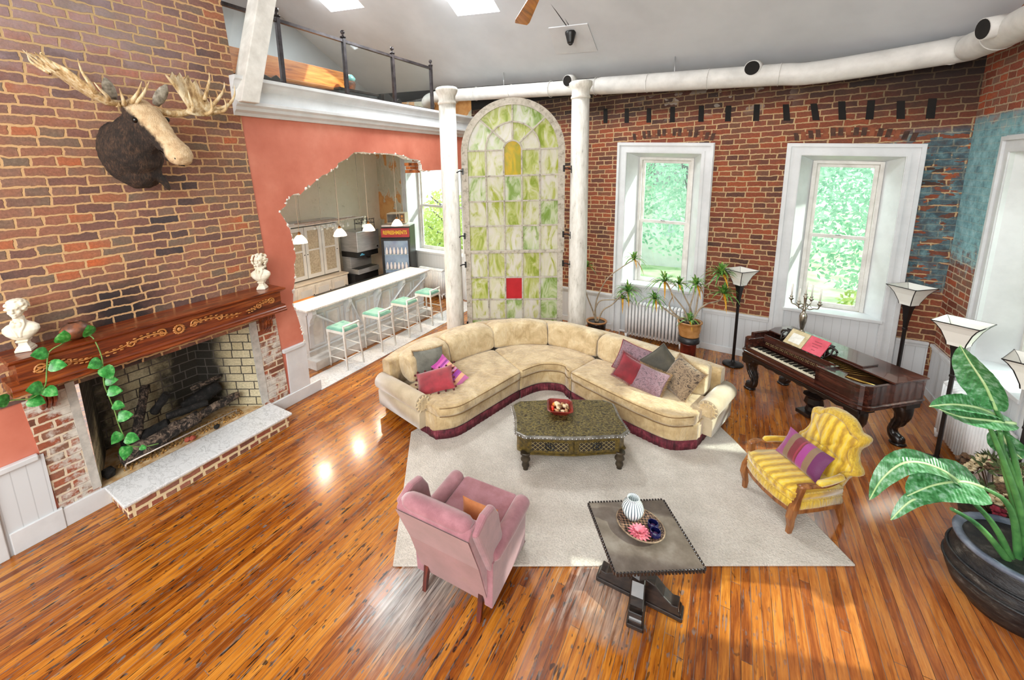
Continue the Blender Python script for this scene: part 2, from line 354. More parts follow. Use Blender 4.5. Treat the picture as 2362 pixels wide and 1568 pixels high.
CREAM = CREAM.done(CREAM.ramp(a, [(.26, '#c2bcac'), (.38, '#e3dece'), (.66, '#e9e4d6'), (.76, '#dcbfa4')]), .7)
PEEL = N('peeling_kitchen_wall'); v = PEEL.coord('Object', (1, 1, .6)); a = PEEL.noise(v, 1.7, 5, .65, .3)
PEEL = PEEL.done(PEEL.ramp(a, [(.42, '#b7b39d'), (.5, '#c7c2ae'), (.53, '#c98f52'), (.62, '#d8a468')]), .75)
def marble(name, a, b, sc):
    m = N(name); v = m.coord('Object', (1, 1.6, 1)); d = m.noise(v, sc, 6, .65, 1.6); e = m.noise(v, sc * .4, 3)
    c = m.ramp(d, [(.36, a), (.47, b), (.52, '#8f8f90'), (.57, b), (.7, a)]); return m.done(m.mix(e, c, b), .22)
MARBLE = marble('grey_white_marble', '#c9cacb', '#dfe0e0', 5)
MARBLE2 = marble('warm_white_marble', '#e6dfd6', '#f0ebe4', 4)
HOLE_SHADE = plain('recess_shade', '#0c0a09', '#17120f', 5, .9)  # black that paints the shade inside holes
BLACK = plain('black_iron', '#0b0b0c', '#18181a', 8, .38)
DARKMETAL = plain('dark_grey_metal', '#2a2a2c', '#3a3a3c', 8, .4, .3)
CHROME = plain('chrome', '#c9cbce', '#dcdee0', 4, .16, 1)
STEEL = plain('brushed_steel', '#a9abae', '#c2c4c6', 3, .32, .75, stretch=(1, 1, 14))
def glass(name, tint='#ffffff', amt=.08, rough=.02):
    m = N(name); t = m.t; t.nodes.remove(m.b)
    tr = m.n('BsdfTransparent'); tr.inputs[0].default_value = lin(tint); gl = m.n('BsdfGlossy'); gl.inputs['Roughness'].default_value = rough
    mx = m.n('MixShader'); mx.inputs[0].default_value = amt; m.l(tr.outputs[0], mx.inputs[1]); m.l(gl.outputs[0], mx.inputs[2])
    m.l(mx.outputs[0], t.nodes['Material Output'].inputs[0]); return m.m
GLASS = glass('clear_glass', '#f4fbf8', .05)
RAILGLASS = glass('greenish_rail_glass', '#f8fcfb', .06)
def wood(name, a, b, c3, sc=1, axis=1, rough=.3, coat=.2):
    m = N(name); s = [16, 16, 16]; s[axis] = 1.2; v = m.coord('Object', tuple(s)); d = m.noise(v, 1.6 * sc, 5, .6, .6)
    m.bump(d, .1, .003); return m.done(m.ramp(d, [(.3, a), (.5, b), (.72, c3)]), rough, 0, coat)
MANTEL = wood('mantel_walnut', '#3b1408', '#74300f', '#a3551f')
CARVE = wood('carved_oak_ornament', '#8a4c22', '#b5773e', '#cf985c', 3)
DARKWOOD = wood('dark_stained_wood', '#0d0a09', '#1d1614', '#33261f', 1, 0, .28)
ROSE = wood('rosewood', '#1f0f0c', '#3a1d17', '#5a3226', 1, 0, .2, .5)
OAK = wood('honey_oak', '#9a5316', '#c9792a', '#dd9a49', 1, 1, .4)
BROWNLEG = wood('brown_chair_wood', '#57301a', '#87532b', '#a8743f', 1, 2, .35)
REDLEG = wood('mahogany_leg', '#2c0d08', '#551c10', '#7a3018', 1, 2, .3)
EARTH = plain('potting_soil', '#1a120d', '#4a3728', 30, .95, bump=.6, dist=.02)
def fabric(name, a, b, scale=5, rough=.85, sheen=.35, bump=.12, c3=None, fine=220):
    m = N(name); v = m.coord('Object'); d = m.noise(v, scale, 4, .6); st = [(.34, a), (.62, b)]
    if c3: st.append((.78, c3))
    e = m.noise(v, fine, 2, .5); m.bump(m.math('ADD', m.math('MULTIPLY', d, .4), m.math('MULTIPLY', e, .5)), bump, .01)
    return m.done(m.mix(.18, m.ramp(d, st), m.ramp(e, [(.3, '#555555'), (.7, '#ffffff')]), 'MULTIPLY'), rough, 0, 0, sheen)
# ------------------------------------------------------------------ room shell
XL = -5.8; XR = 2.72
S5, C5 = sin(rad(5)), cos(rad(5))
def WB(s, off, z, tilt=True):
    """back wall coordinates: s along the wall, off towards the room, z up (the courses sag to the right)"""
    zz = z - (.07 * s * max(0, (z - .8) / 3.2) if tilt else 0)
    return Vector((-1 + C5 * s - S5 * off, 9.08 - S5 * s - C5 * off, zz))
def ceil_z(x, y): return 9.875 - .129 * (x + 1) - .5 * y

struct('floor', M().bx(-10.2, -3.4, -.12, 3.2, 10.4, 0), FLOOR)
KC = plain('kitchen_boards', '#8c4f28', '#b06c3c', 3, .3, stretch=(9, 1, 1))
struct('trim_1', M().bx(-6.28, 4.1, .0, -5.74, 9.35, .014), MARBLE, bevel=.004)

def holed(s0, s1, z0, z1, holes, t, mp):
    """wall slab with rectangular holes, thickness t outwards"""
    m = M(); ss = sorted({s0, s1, *[h[0] for h in holes], *[h[1] for h in holes]}); zz = sorted({z0, z1, *[h[2] for h in holes], *[h[3] for h in holes]})
    inside = lambda a, b: any(h[0] < a < h[1] and h[2] < b < h[3] for h in holes)
    solid = {}
    for i in range(len(ss) - 1):
        for j in range(len(zz) - 1): solid[i, j] = not inside((ss[i] + ss[i + 1]) / 2, (zz[j] + zz[j + 1]) / 2)
    for (i, j), ok in solid.items():
        if not ok: continue
        a, b, c, d = ss[i], ss[i + 1], zz[j], zz[j + 1]
        m.add([mp(a, 0, c), mp(b, 0, c), mp(b, 0, d), mp(a, 0, d)], [(0, 1, 2, 3)]); m.add([mp(a, -t, c), mp(b, -t, c), mp(b, -t, d), mp(a, -t, d)], [(3, 2, 1, 0)])
        for di, dj, e in ((-1, 0, (a, c, a, d)), (1, 0, (b, d, b, c)), (0, -1, (b, c, a, c)), (0, 1, (a, d, b, d))):
            if not solid.get((i + di, j + dj), False):
                m.add([mp(e[0], 0, e[1]), mp(e[2], 0, e[3]), mp(e[2], -t, e[3]), mp(e[0], -t, e[1])], [(0, 1, 2, 3)])
    return m
W1 = (-1.145, .63, 1.13, 4.04); W2 = (1.69, 3.32, 1.09, 4.04); WK = (-7.68, -5.15, 1.22, 4.0); W3 = (6.2, 7.78, 1.08, 3.84)
CAS = .205
hole = lambda w: (w[0] + CAS, w[1] - CAS, w[2], w[3] - CAS)
wb = holed(-4.95, 3.8, 0, 5.95, [hole(W1), hole(W2)], .34, WB)
wall_back = struct('wall_back', wb, BRICK_B)
wk = holed(-9.6, -4.95, 0, 5.0, [hole(WK)], .34, WB)
struct('wall_kitchen_back', wk, PEEL)
struct('wall_loft_back', M().add([WB(-9.6, 0, 5.0), WB(-4.95, 0, 5.0), WB(-4.95, 0, 6.2), WB(-9.6, 0, 6.2), WB(-9.6, -.3, 5.0), WB(-4.95, -.3, 5.0), WB(-4.95, -.3, 6.2), WB(-9.6, -.3, 6.2)],
       [(0, 1, 2, 3), (7, 6, 5, 4), (0, 4, 5, 1), (1, 5, 6, 2), (2, 6, 7, 3), (3, 7, 4, 0)]), BRICK_B)
mr = lambda y, off, z: Vector((XR - off, y, z))
wr = holed(-3.4, 8.95, 0, 9.6, [(W3[0] + CAS, W3[1] - CAS, W3[2], W3[3] - CAS), (3.9, 5.1, 1.08, 3.64), (1.3, 2.5, 1.08, 3.64)], .34, mr)
struct('wall_right', wr, BRICK_R)
# old joist sockets left in the brick, a row over the windows; black blocks stand for their shaded depth
jm = [(-1.42, 0), (-.98, 0), (-.55, 0), (-.12, 0), (.37, 0), (.8, 0), (1.22, 0), (1.62, .03), (1.98, .05), (2.32, .03), (2.66, 0), (2.98, .02), (3.3, 0)]
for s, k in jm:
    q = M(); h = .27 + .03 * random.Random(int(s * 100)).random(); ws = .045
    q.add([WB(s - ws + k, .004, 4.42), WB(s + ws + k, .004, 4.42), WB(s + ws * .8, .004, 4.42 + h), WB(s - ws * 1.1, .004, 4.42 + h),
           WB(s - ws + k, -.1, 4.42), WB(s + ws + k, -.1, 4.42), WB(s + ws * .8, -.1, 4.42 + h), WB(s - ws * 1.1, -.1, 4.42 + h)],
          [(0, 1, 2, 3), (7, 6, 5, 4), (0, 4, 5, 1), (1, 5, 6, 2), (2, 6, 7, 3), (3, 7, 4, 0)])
    q.build('joist_socket', HOLE_SHADE, wall_back)
# segmental brick arches over the two windows
ARCH = [plain('arch_brick_dark', '#3a2a24', '#5a3d30', 12, .9), plain('arch_brick_red', '#7a452e', '#94563a', 12, .9)]
for w0, w1 in ((W1[0] + .3, W1[1] - .02), (W2[0] + .08, W2[1] - .12)):
    q = M(); n = int((w1 - w0) / .088)
    for i in range(n):
        u = (i + .5) / n * 2 - 1; s = (w0 + w1) / 2 + u * (w1 - w0) / 2; z = 4.07 + .10 * (1 - u * u); tl = u * .25
        q.cur = (i * 7 % 3) % 2
        q.add([WB(s + a - tl * .0 + (b > .05) * tl * .12, o, z + b) for o in (.008, -.02) for a, b in ((-.03, 0), (.03, 0), (.03, .13), (-.03, .13))],
              [(0, 1, 2, 3), (7, 6, 5, 4), (0, 4, 5, 1), (1, 5, 6, 2), (2, 6, 7, 3), (3, 7, 4, 0)])
    q.build('brick_arch', ARCH, wall_back)

def window(name, w, mp, deep=.30, sill_out=.07, apron=True, glassm=GLASS, gsplit=.5):
    s0, s1, zb, zt = w; r = bpy.data.objects.new(name, None); COL.objects.link(r); r['kind'] = 'structure'
    def slab(a, b, c, d, o0, o1):
        m = M(); k = [mp(x, o, z) for o in (o0, o1) for x, z in ((a, c), (b, c), (b, d), (a, d))]
        return m.add(k, [(0, 1, 2, 3), (7, 6, 5, 4), (0, 4, 5, 1), (1, 5, 6, 2), (2, 6, 7, 3), (3, 7, 4, 0)])
    cas = M()
    for i, ww, o0, o in ((0, CAS, 0, .025), (.05, CAS, .025, .042), (.012, .06, .025, .07), (.15, CAS - .01, .042, .055)):   # stepped moulding
        pr = [(s0 + i, 0), (s0 + i, zt - i), (s1 - i, zt - i), (s1 - i, 0), (s1 - ww, 0), (s1 - ww, zt - ww), (s0 + ww, zt - ww), (s0 + ww, 0)]
        n8 = len(pr); A8 = [mp(x, o0, z) for x, z in pr]; B8 = [mp(x, o, z) for x, z in pr]
        cas.add(A8 + B8, [(k, (k + 1) % n8, n8 + (k + 1) % n8, n8 + k) for k in range(n8)] + [(n8 + 0, n8 + 1, n8 + 6, n8 + 7), (n8 + 1, n8 + 2, n8 + 5, n8 + 6), (n8 + 2, n8 + 3, n8 + 4, n8 + 5)])
    cas.build('window_casing', WHITE, r)
    a, b, c, d = s0 + CAS, s1 - CAS, zb, zt - CAS
    jb = M(); e = .17
    for p in (((a, c), (a + e, c), (a + e, d - .08), (a, d)), ((b, d), (b - e, d - .08), (b - e, c), (b, c)), ((a, d), (a + e, d - .08), (b - e, d - .08), (b, d))):
        jb.add([mp(*((q[0], .0 if i in (0, 3) else -deep, q[1]))) for i, q in enumerate(p)], [(0, 1, 2, 3)])
    jb.build('window_jamb', WHITE, r)
    slab(a - .03, b + .03, zb - .045, zb + .01, sill_out, -deep).build('window_sill', WHITE, r, bevel=.008)
    if apron:
        slab(a, b, .0, zb - .045, .012, -.05).build('apron_panel', BEAD, r)
    A, B_, Cc, D = a + e, b - e, c + .01, d - .08; mid = Cc + (D - Cc) * gsplit
    fr = M().join(slab(A, A + .05, Cc, D, -deep + .02, -deep - .06)).join(slab(B_ - .05, B_, Cc, D, -deep + .02, -deep - .06)).join(slab(A + .05, B_ - .05, D - .05, D, -deep + .02, -deep - .06))
    fr.build('window_frame', WHITE2, r, bevel=.004)
    for nm, z0, z1, o in (('lower_sash', Cc, mid + .03, -deep - .01), ('upper_sash', mid - .03, D - .05, -deep - .05)):
        q = M(); t = .055
        q.join(slab(A + .05, A + .05 + t, z0, z1, o, o - .035)).join(slab(B_ - .05 - t, B_ - .05, z0, z1, o, o - .035)).join(slab(A + .05 + t, B_ - .05 - t, z0, z0 + (.09 if nm[0] == 'l' else .06), o, o - .035)).join(slab(A + .05 + t, B_ - .05 - t, z1 - .06, z1, o, o - .035))
        sa = q.build(nm, WHITE2, r, bevel=.004)
        slab(A + .1, B_ - .1, z0 + .05, z1 - .05, o - .015, o - .02).build('window_pane', glassm, sa)
    M().tube([mp((A + B_) / 2 - .04, -deep + .01, mid + .035), mp((A + B_) / 2 + .04, -deep + .01, mid + .035)], .012).build('sash_lock', STEEL, r)
    return r
window('window_1', W1, WB); window('window_2', W2, WB); window('window_4', WK, WB, gsplit=.47)
window('window_3', W3, mr); window('window_5', (3.695, 5.305, 1.08, 3.845), mr); window('window_6', (1.095, 2.705, 1.08, 3.845), mr)
# white beadboard wainscot with cap rail on the back and right walls
def strip(mp, a, b, c, d, o0, o1):
    k = [mp(x, o, z) for o in (o0, o1) for x, z in ((a, c), (b, c), (b, d), (a, d))]
    return M().add(k, [(0, 1, 2, 3), (7, 6, 5, 4), (0, 4, 5, 1), (1, 5, 6, 2), (2, 6, 7, 3), (3, 7, 4, 0)])
nt = [2]
def wains(mp, a, b, h=.84):
    n = 'trim_%d' % nt[0]; nt[0] += 1
    r = bpy.data.objects.new(n, None); COL.objects.link(r); r['kind'] = 'structure'
    strip(mp, a, b, 0, h - .05, 0, .016).build('beadboard', BEAD, r)
    strip(mp, a, b, h - .05, h, 0, .05).join(strip(mp, a, b, h - .1, h - .05, 0, .028)).build('cap_rail', WHITE, r, bevel=.008)
    strip(mp, a, b, 0, .13, .016, .032).build('skirting', WHITE, r, bevel=.005)
wains(WB, -4.78, W1[0]); wains(WB, W1[1], W2[0]); wains(WB, W2[1], 3.68)
wains(mr, W3[1], 8.72, .83); wains(mr, 5.305, W3[0], .83); wains(mr, 2.705, 3.695, .83); wains(mr, -3.4, 1.095, .83)

# chimney breast: brick with the firebox cut in
ch = bpy.data.objects.new('wall_chimney', None); COL.objects.link(ch); ch['kind'] = 'structure'
M().prism([(-3.4, 1.5), (3.46, 1.5), (3.10, 8.9), (1.0, 10.1), (-3.4, 10.1)], XL - .3, XL, 'yz').build('brick_breast', BRICK_L, ch)
M().prism([(.84, 0), (1.16, 0), (1.12, 1.5), (.74, 1.5)], XL - .3, XL + .002, 'yz').build('left_pier', BRICK_P, ch)
M().prism([(3.10, 0), (3.54, 0), (3.46, 1.5), (3.06, 1.5)], XL - .3, XL + .002, 'yz').build('right_pier', BRICK_P, ch)
GROUT = plain('grey_mortar_edge', '#a7a49e', '#c4c0b8', 10, .9, bump=.5)
M().prism([(1.10, .25), (1.175, .25), (1.135, 1.55), (1.06, 1.55)], XL - .02, XL + .01, 'yz').join(M().prism([(3.085, .25), (3.19, .25), (3.15, 1.55), (3.045, 1.55)], XL - .02, XL + .01, 'yz')).build('mortar_edge', GROUT, ch)
fb = M(); xb = XL - .80; zf = .22
F0, F1, B0, B1 = (XL + .003, 1.17), (XL + .003, 3.09), (xb, 1.45), (xb, 2.62)
for p, q in ((F0, B0), (B0, B1), (B1, F1)):
    fb.add([(p[0], p[1], zf), (q[0], q[1], zf), (q[0], q[1], 1.7), (p[0], p[1], 1.7)], [(0, 1, 2, 3)])
fb.add([(F0[0], F0[1], 1.7), (B0[0], B0[1], 1.7), (B1[0], B1[1], 1.7), (F1[0], F1[1], 1.7)], [(0, 1, 2, 3)])
fb.build('firebox', FIREBRICK, ch)
ASH = plain('sandy_ash_floor', '#b08a58', '#d6c09a', 9, .95, bump=.5, dist=.02)
M().add([(F0[0], F0[1], zf), (F1[0], F1[1], zf), (B1[0], B1[1], zf), (B0[0], B0[1], zf)], [(0, 1, 2, 3)]).build('firebox_floor', ASH, ch)

# salmon plaster wall with the broken-open view into the kitchen
hp = [(3.95, 0), (3.94, .21), (3.93, .43), (3.92, .6), (3.91, .8), (3.9, .93), (3.9, 1.08), (3.85, 1.34), (3.81, 1.53), (3.78, 1.6), (3.82, 1.85), (3.87, 2.02), (3.88, 2.23), (3.93, 2.37), (3.91, 2.52), (3.9, 2.65), (3.87, 2.83), (3.81, 2.96),
      (3.73, 3.11), (3.85, 3.18), (3.86, 3.26), (4.0, 3.35), (4.1, 3.36), (4.12, 3.33), (4.22, 3.41), (4.29, 3.49), (4.32, 3.46), (4.44, 3.54), (4.58, 3.63), (4.68, 3.65), (4.78, 3.71), (4.9, 3.77), (4.93, 3.83), (5.15, 3.91), (5.23, 3.97), (5.32, 4.02), (5.53, 4.03), (5.73, 4.01), (5.93, 4.02), (6.37, 4.01), (6.66, 3.98), (6.85, 3.92), (7.11, 3.9), (7.21, 3.79), (7.2, 3.67), (7.54, 3.67), (8.2, 3.68), (9.52, 3.69)]
wl_ = [(3.30, 0)] + hp + [(9.52, 4.98), (3.20, 4.98), (3.28, 2.2)]
q = M(); n = len(wl_); T = .22
A = [(XL - .012, y, z) for y, z in wl_]; Bk = [(XL - T, y, z) for y, z in wl_]
q.add(A, [tuple(range(n))]); q.add(Bk, [tuple(range(n))[::-1]]); q.cur = 1
q.add(A + Bk, [(k, (k + 1) % n, n + (k + 1) % n, n + k) for k in range(n)])
RAG = plain('broken_plaster_edge', '#d9d5cc', '#f2f0ea', 12, .9, bump=.6)
struct('wall_left', q, [SALMON, RAG])
rg = random.Random(4)
rag = M()                                    # crumbled rim of the hole
for a, b in zip(hp[2:-3], hp[3:-2]):
    L = math.hypot(b[0] - a[0], b[1] - a[1])
    for k in range(max(1, int(L / .035))):
        u = rg.random(); rag.ball((XL - .015 - rg.random() * .06, a[0] + (b[0] - a[0]) * u, a[1] + (b[1] - a[1]) * u), (.014 + rg.random() * .012, .012 + rg.random() * .02, .012 + rg.random() * .02), 6, 4, .5, k)
rag.build('crumbled_plaster', RAG, bpy.data.objects['wall_left'])
BR1 = plain('bare_orange_brick', '#8a4a26', '#b5672f', 14, .9)
chunk = M()
for k in range(9):
    chunk.box((XL - .12 - rg.random() * .05, 6.93 + .13 * (k % 3), 3.66 + .075 * (k // 3)), (.1, .12, .065), rg.random() * .3)
for k in range(4): chunk.box((XL - .1, 7.12 + .02 * k, 3.9 + .07 * k), (.1, .14, .06), .1)
chunk.build('hanging_brick', BR1, bpy.data.objects['wall_left'])
# left of the fireplace the same plaster, and the wainscot on either side
struct('wall_left_near', M().prism([(-3.4, 0), (.84, 0), (.74, 1.5), (-3.4, 1.5)], XL - .25, XL - .012, 'yz'), SALMON)
ml = lambda y, off, z: Vector((XL - .012 + off, y, z))
n = 'trim_%d' % nt[0]; nt[0] += 1
r = bpy.data.objects.new(n, None); COL.objects.link(r); r['kind'] = 'structure'
strip(ml, 3.56, 3.915, 0, .93, 0, .03).build('panel', WHITE, r); strip(ml, 3.5, 3.87, .9, .96, 0, .06).build('cap_rail', WHITE, r, bevel=.01)
strip(ml, 3.2, 4.12, 0, .19, 0, .045).build('skirting', WHITE, r, bevel=.008)
n = 'trim_%d' % nt[0]; nt[0] += 1
r = bpy.data.objects.new(n, None); COL.objects.link(r); r['kind'] = 'structure'
strip(ml, -3.4, .80, 0, .90, 0, .03).build('panel', BEAD, r); strip(ml, -3.4, .76, .87, .93, 0, .06).build('cap_rail', WHITE, r, bevel=.01)
strip(ml, .45, .84, 0, .24, 0, .05).join(strip(ml, .3, .42, 0, .9, .03, .06)).build('skirting', WHITE, r, bevel=.008); strip(ml, .84, 1.24, 0, .22, 0, .04).build('base_block', WHITE, r, bevel=.008)

# cornice of the loft edge, loft floor
n = 'trim_%d' % nt[0]; nt[0] += 1
co = M(); prof = [(0, 4.46), (.03, 4.46), (.05, 4.50), (.09, 4.53), (.10, 4.57), (.13, 4.60), (.13, 4.64), (.05, 4.66), (.045, 4.80), (.07, 4.82), (.10, 4.86), (.12, 4.90), (.15, 4.92), (.15, 4.965), (-.25, 4.975), (-.25, 4.46)]
co.loft([[(XL - .012 + o, y, z) for o, z in prof] for y in (3.22, 9.3)], False)
struct(n, co, WHITE)
struct('floor_loft', M().bx(-10.2, 2.6, 4.78, XL - .26, 9.6, 4.96), plain('loft_boards', '#7a5a3a', '#946d48', 4, .6))
struct('wall_kitchen_left', M().bx(-10.2, 3.0, 0, -9.8, 10.2, 4.9), CREAM)
struct('wall_loft_left', M().bx(-10.2, 2.0, 4.9, -9.8, 10.2, 9.3), CEIL2)
# slanted white rafter post standing on the cornice beside the chimney
n = 'trim_%d' % nt[0]; nt[0] += 1
P0, P1 = Vector((XL + .06, 3.36, 4.62)), Vector((XL + .06, 4.05, 6.9)); rgs = []
for p in (P0, P1): rgs.append([p + Vector((a, b, 0)) for a, b in ((-.14, -.13), (.14, -.13), (.14, .13), (-.14, .13))])
struct(n, M().loft(rgs, False), WHITE2, bevel=.012)
# sloping ceiling with two skylights
sk = [(-8.05, -7.0, 5.9, 7.0), (-4.9, -3.95, 6.2, 7.44)]
cm = M(); xs = sorted({-10.2, 3.2, *[a[0] for a in sk], *[a[1] for a in sk]}); ys = sorted({1.6, 10.0, *[a[2] for a in sk], *[a[3] for a in sk]})
for i in range(len(xs) - 1):
    for j in range(len(ys) - 1):
        mx, my = (xs[i] + xs[i + 1]) / 2, (ys[j] + ys[j + 1]) / 2
        if any(a[0] < mx < a[1] and a[2] < my < a[3] for a in sk): continue
        c4 = [(xs[i], ys[j]), (xs[i + 1], ys[j]), (xs[i + 1], ys[j + 1]), (xs[i], ys[j + 1])]
        cm.add([(x, y, ceil_z(x, y)) for x, y in c4], [(3, 2, 1, 0)])
for a in sk:
    c4 = [(a[0], a[2]), (a[1], a[2]), (a[1], a[3]), (a[0], a[3])]
    for k in range(4):
        p, q2 = c4[k], c4[(k + 1) % 4]
        cm.add([(*p, ceil_z(*p)), (*q2, ceil_z(*q2)), (*q2, ceil_z(*q2) + .25), (*p, ceil_z(*p) + .25)], [(0, 1, 2, 3)])
xs = (-10.2, 3.2)
cm.add([(xs[0], 1.6, ceil_z(xs[0], 1.6)), (xs[1], 1.6, ceil_z(xs[1], 1.6)), (xs[1], -3.4, ceil_z(xs[1], 1.6) - 2.4), (xs[0], -3.4, ceil_z(xs[0], 1.6) - 2.4)], [(0, 1, 2, 3)])
struct('ceiling', cm, CEIL)
# ------------------------------------------------------------------ rug
m = N('cream_shag'); v = m.coord('Object'); a = m.noise(v, 60, 3, .7); b = m.noise(v, 2.2, 4, .6)
m.bump(a, .9, .02)
RUGM = m.done(m.mix(.5, m.ramp(b, [(.35, '#cfc8be'), (.6, '#e4ded5')]), m.ramp(a, [(.3, '#aba59c'), (.6, '#f4f0ea')]), 'MULTIPLY'), .95, 0, 0, .3)
RUGM = m.m
rp = [(-3.62, 3.95), (-3.16, 3.31), (-2.44, 2.30), (1.16, 4.46), (.22, 5.98), (.0, 6.3), (-3.0, 6.6)]
rug = M().prism(rp, .002, .022).build('area_rug', RUGM, bevel=.008)
tag(rug, 'cream shag area rug lying under the coffee table', 'rug')

# ------------------------------------------------------------------ sectional sofa
def velvet(name, a, b, c3):
    m = N(name); v = m.coord('Object'); d = m.noise(v, 5, 5, .65, .5); wr = m.noise(m.coord('Object', (7, 7, 2.2)), 1.6, 4, .6, 1.8); e = m.noise(v, 200, 2, .5)
    m.bump(m.math('ADD', m.math('MULTIPLY', wr, 1.0), m.math('MULTIPLY', e, .05)), .55, .03)
    return m.done(m.mix(.14, m.ramp(d, [(.32, a), (.52, b), (.72, c3)]), m.ramp(wr, [(.36, '#7a6240'), (.5, '#ffffff')]), 'MULTIPLY'), .75, 0, 0, .6)  # wrinkle shade also multiplied into the colour
VELV = velvet('gold_beige_velvet', '#9e8256', '#c0a678', '#d8c49a')
VELV2 = velvet('pale_gold_velvet', '#ad9468', '#cbb48a', '#dfcfaa')
ARMF = fabric('beige_linen_velvet', '#b3a284', '#c6b699', 5, .8, .5, .1)
PIPE = plain('brown_piping', '#6e5330', '#8a6b42', 5, .7)
m = N('burgundy_fringe'); v = m.coord('Object'); a = m.noise(m.coord('Object', (22, 22, 1.5)), 3, 3); b = m.noise(v, 9, 3)
m.bump(a, .6, .02); FRINGE = m.done(m.mix(.6, m.ramp(b, [(.35, '#4d1622'), (.55, '#7b2a3a'), (.7, '#9c5058')]), m.ramp(a, [(.35, '#5a4a4a'), (.6, '#ffffff')]), 'MULTIPLY'), .8)
SI = [(-3.20, 3.98), (-2.98, 4.20), (-2.86, 4.66), (-2.76, 5.1), (-2.66, 5.5), (-2.5, 5.84), (-2.31, 5.98), (-2.12, 6.0), (-1.96, 5.86), (-1.32, 5.58), (-.86, 5.40), (-.48, 5.32), (-.19, 5.50)]
SO = [(-4.40, 4.24), (-4.46, 4.72), (-4.40, 5.25), (-4.22, 5.80), (-3.92, 6.36), (-3.42, 6.78), (-2.86, 7.0), (-2.3, 7.04), (-1.62, 6.97), (-1.02, 6.80), (-.56, 6.66), (-.22, 6.55), (.07, 6.42)]
cI = lambda t: cr([(x, y, 0) for x, y in SI], t)
cO = lambda t: cr([(x, y, 0) for x, y in SO], t)
def SP(t, d, z): a, b = cI(t), cO(t); p = a + (b - a) * d; return Vector((p.x, p.y, z))
def rrect(d0, d1, z0, z1, r, n=5):
    """rounded rectangle in (d,z) with aspect-corrected corners (depth about 1.15 m)"""
    k = r / 1.15; o = []
    for cx, cz, a0 in ((d1 - k, z1 - r, 0), (d0 + k, z1 - r, 90), (d0 + k, z0 + r, 180), (d1 - k, z0 + r, 270)):
        for i in range(n + 1): a = rad(a0 + 90 * i / n); o.append((cx + k * cos(a), cz + r * sin(a)))
    return o
def cushion(t0, t1, d0, d1, z0, z1, r, n=16, puff=.02, er=.16, tilt=0, seed=0):
    """soft block along the sofa; both ends rounded off, the middle puffed"""
    dc, zc = (d0 + d1) / 2, (z0 + z1) / 2; rr = rrect(d0, d1, z0, z1, r); rings = []
    us = [0, .012, .035, .08] + [.08 + .84 * i / n for i in range(1, n)] + [.92, .965, .988, 1]
    for u in us:
        e = min(u, 1 - u); k = 1 if e >= er * .5 else sqrt(max(0, 1 - (1 - e / (er * .5)) ** 2)); k = .80 + .20 * k
        pf = puff * sin(pi * u) ** .7; ring = []
        for d, z in rr:
            dd = dc + (d - dc) * (k + (1 - k) * .55); zz = zc + (z - zc) * k + (pf if z > zc else 0)
            p = SP(t0 + (t1 - t0) * u, dd + (zz - z0) * tilt, zz)
            w = noise.noise(Vector((p.x * 7 + seed, p.y * 7, p.z * 5))) * .012
            p.z += w * .6; ring.append(p + Vector((w, w, 0)))
        rings.append(ring)
    return M().loft(rings)
def seam(t0, t1, d, z, r=.006, n=30): return M().tube([SP(t0 + (t1 - t0) * i / n, d, z) for i in range(n + 1)], r, 6)
sofa = thing('sectional_sofa', 'curved gold velvet sectional sofa with burgundy fringe skirt', 'sofa', (-2.3, 5.6, 0)); SOFF = Vector((-2.3, 5.6, 0))
def sp(m, name, mat, par=None, **k): m.map(lambda q: q - SOFF); return m.build(name, mat, par or sofa, **k)
for a, b in ((0, 3.985), (4.015, 7.985), (8.015, 12)):
    rings = [[SP(a + (b - a) * i / 24, d, z) for d, z in rrect(.015, .985, .135, .36, .03, 3)] for i in range(25)]
    sp(M().loft(rings), 'base', VELV)
sk_ = M()
def skirt(path):
    v = []; n = len(path)
    for i, p in enumerate(path):
        k = .006 * sin(i * 2.3)
        v += [(p.x + k, p.y + k, .02), (p.x, p.y, .15)]
    sk_.add(v, [(2 * i, 2 * i + 2, 2 * i + 3, 2 * i + 1) for i in range(n - 1)], True)
for a, b in ((0, 3.985), (4.015, 7.985), (8.015, 12)):
    nn = 60; skirt([SP(a + (b - a) * i / nn, .006, 0) for i in range(nn + 1)]); skirt([SP(a + (b - a) * i / nn, .994, 0) for i in range(nn + 1)])
skirt([SP(0, i / 20, 0) for i in range(21)]); skirt([SP(12, i / 20, 0) for i in range(21)])
s_ = sp(sk_, 'fringe_skirt', FRINGE); so = s_.modifiers.new('thick', 'SOLIDIFY'); so.thickness = .012
for a, b in ((.12, 4), (4, 8), (8, 11.88)):
    c_ = sp(cushion(a, b, -.03 if a != 4 else -.02, .62, .36, .50, .05, 22, .02, .10, seed=a), 'seat_cushion', VELV)
    sp(seam(a + .08, b - .08, -.027 if a != 4 else -.018, .495), 'piping', PIPE, c_); sp(seam(a + .08, b - .08, -.027 if a != 4 else -.018, .372), 'piping', PIPE, c_)
for k, (a, b) in enumerate(((.62, 2.25), (2.3, 4.0), (4.02, 6.0), (6.02, 7.98), (8.02, 9.75), (9.8, 11.5))):
    c_ = sp(cushion(a, b, .57, .82, .47, .88, .10, 14, .03, .30, .14, k + 3), 'back_cushion', VELV2)
rings = []
for i in range(61):
    t = .05 + 11.9 * i / 60
    rings.append([SP(t, d, z + (0 if 0 else 0)) for d, z in rrect(.84, 1.0, .3, .83, .05, 4)])
sp(M().loft(rings), 'back_frame', VELV)
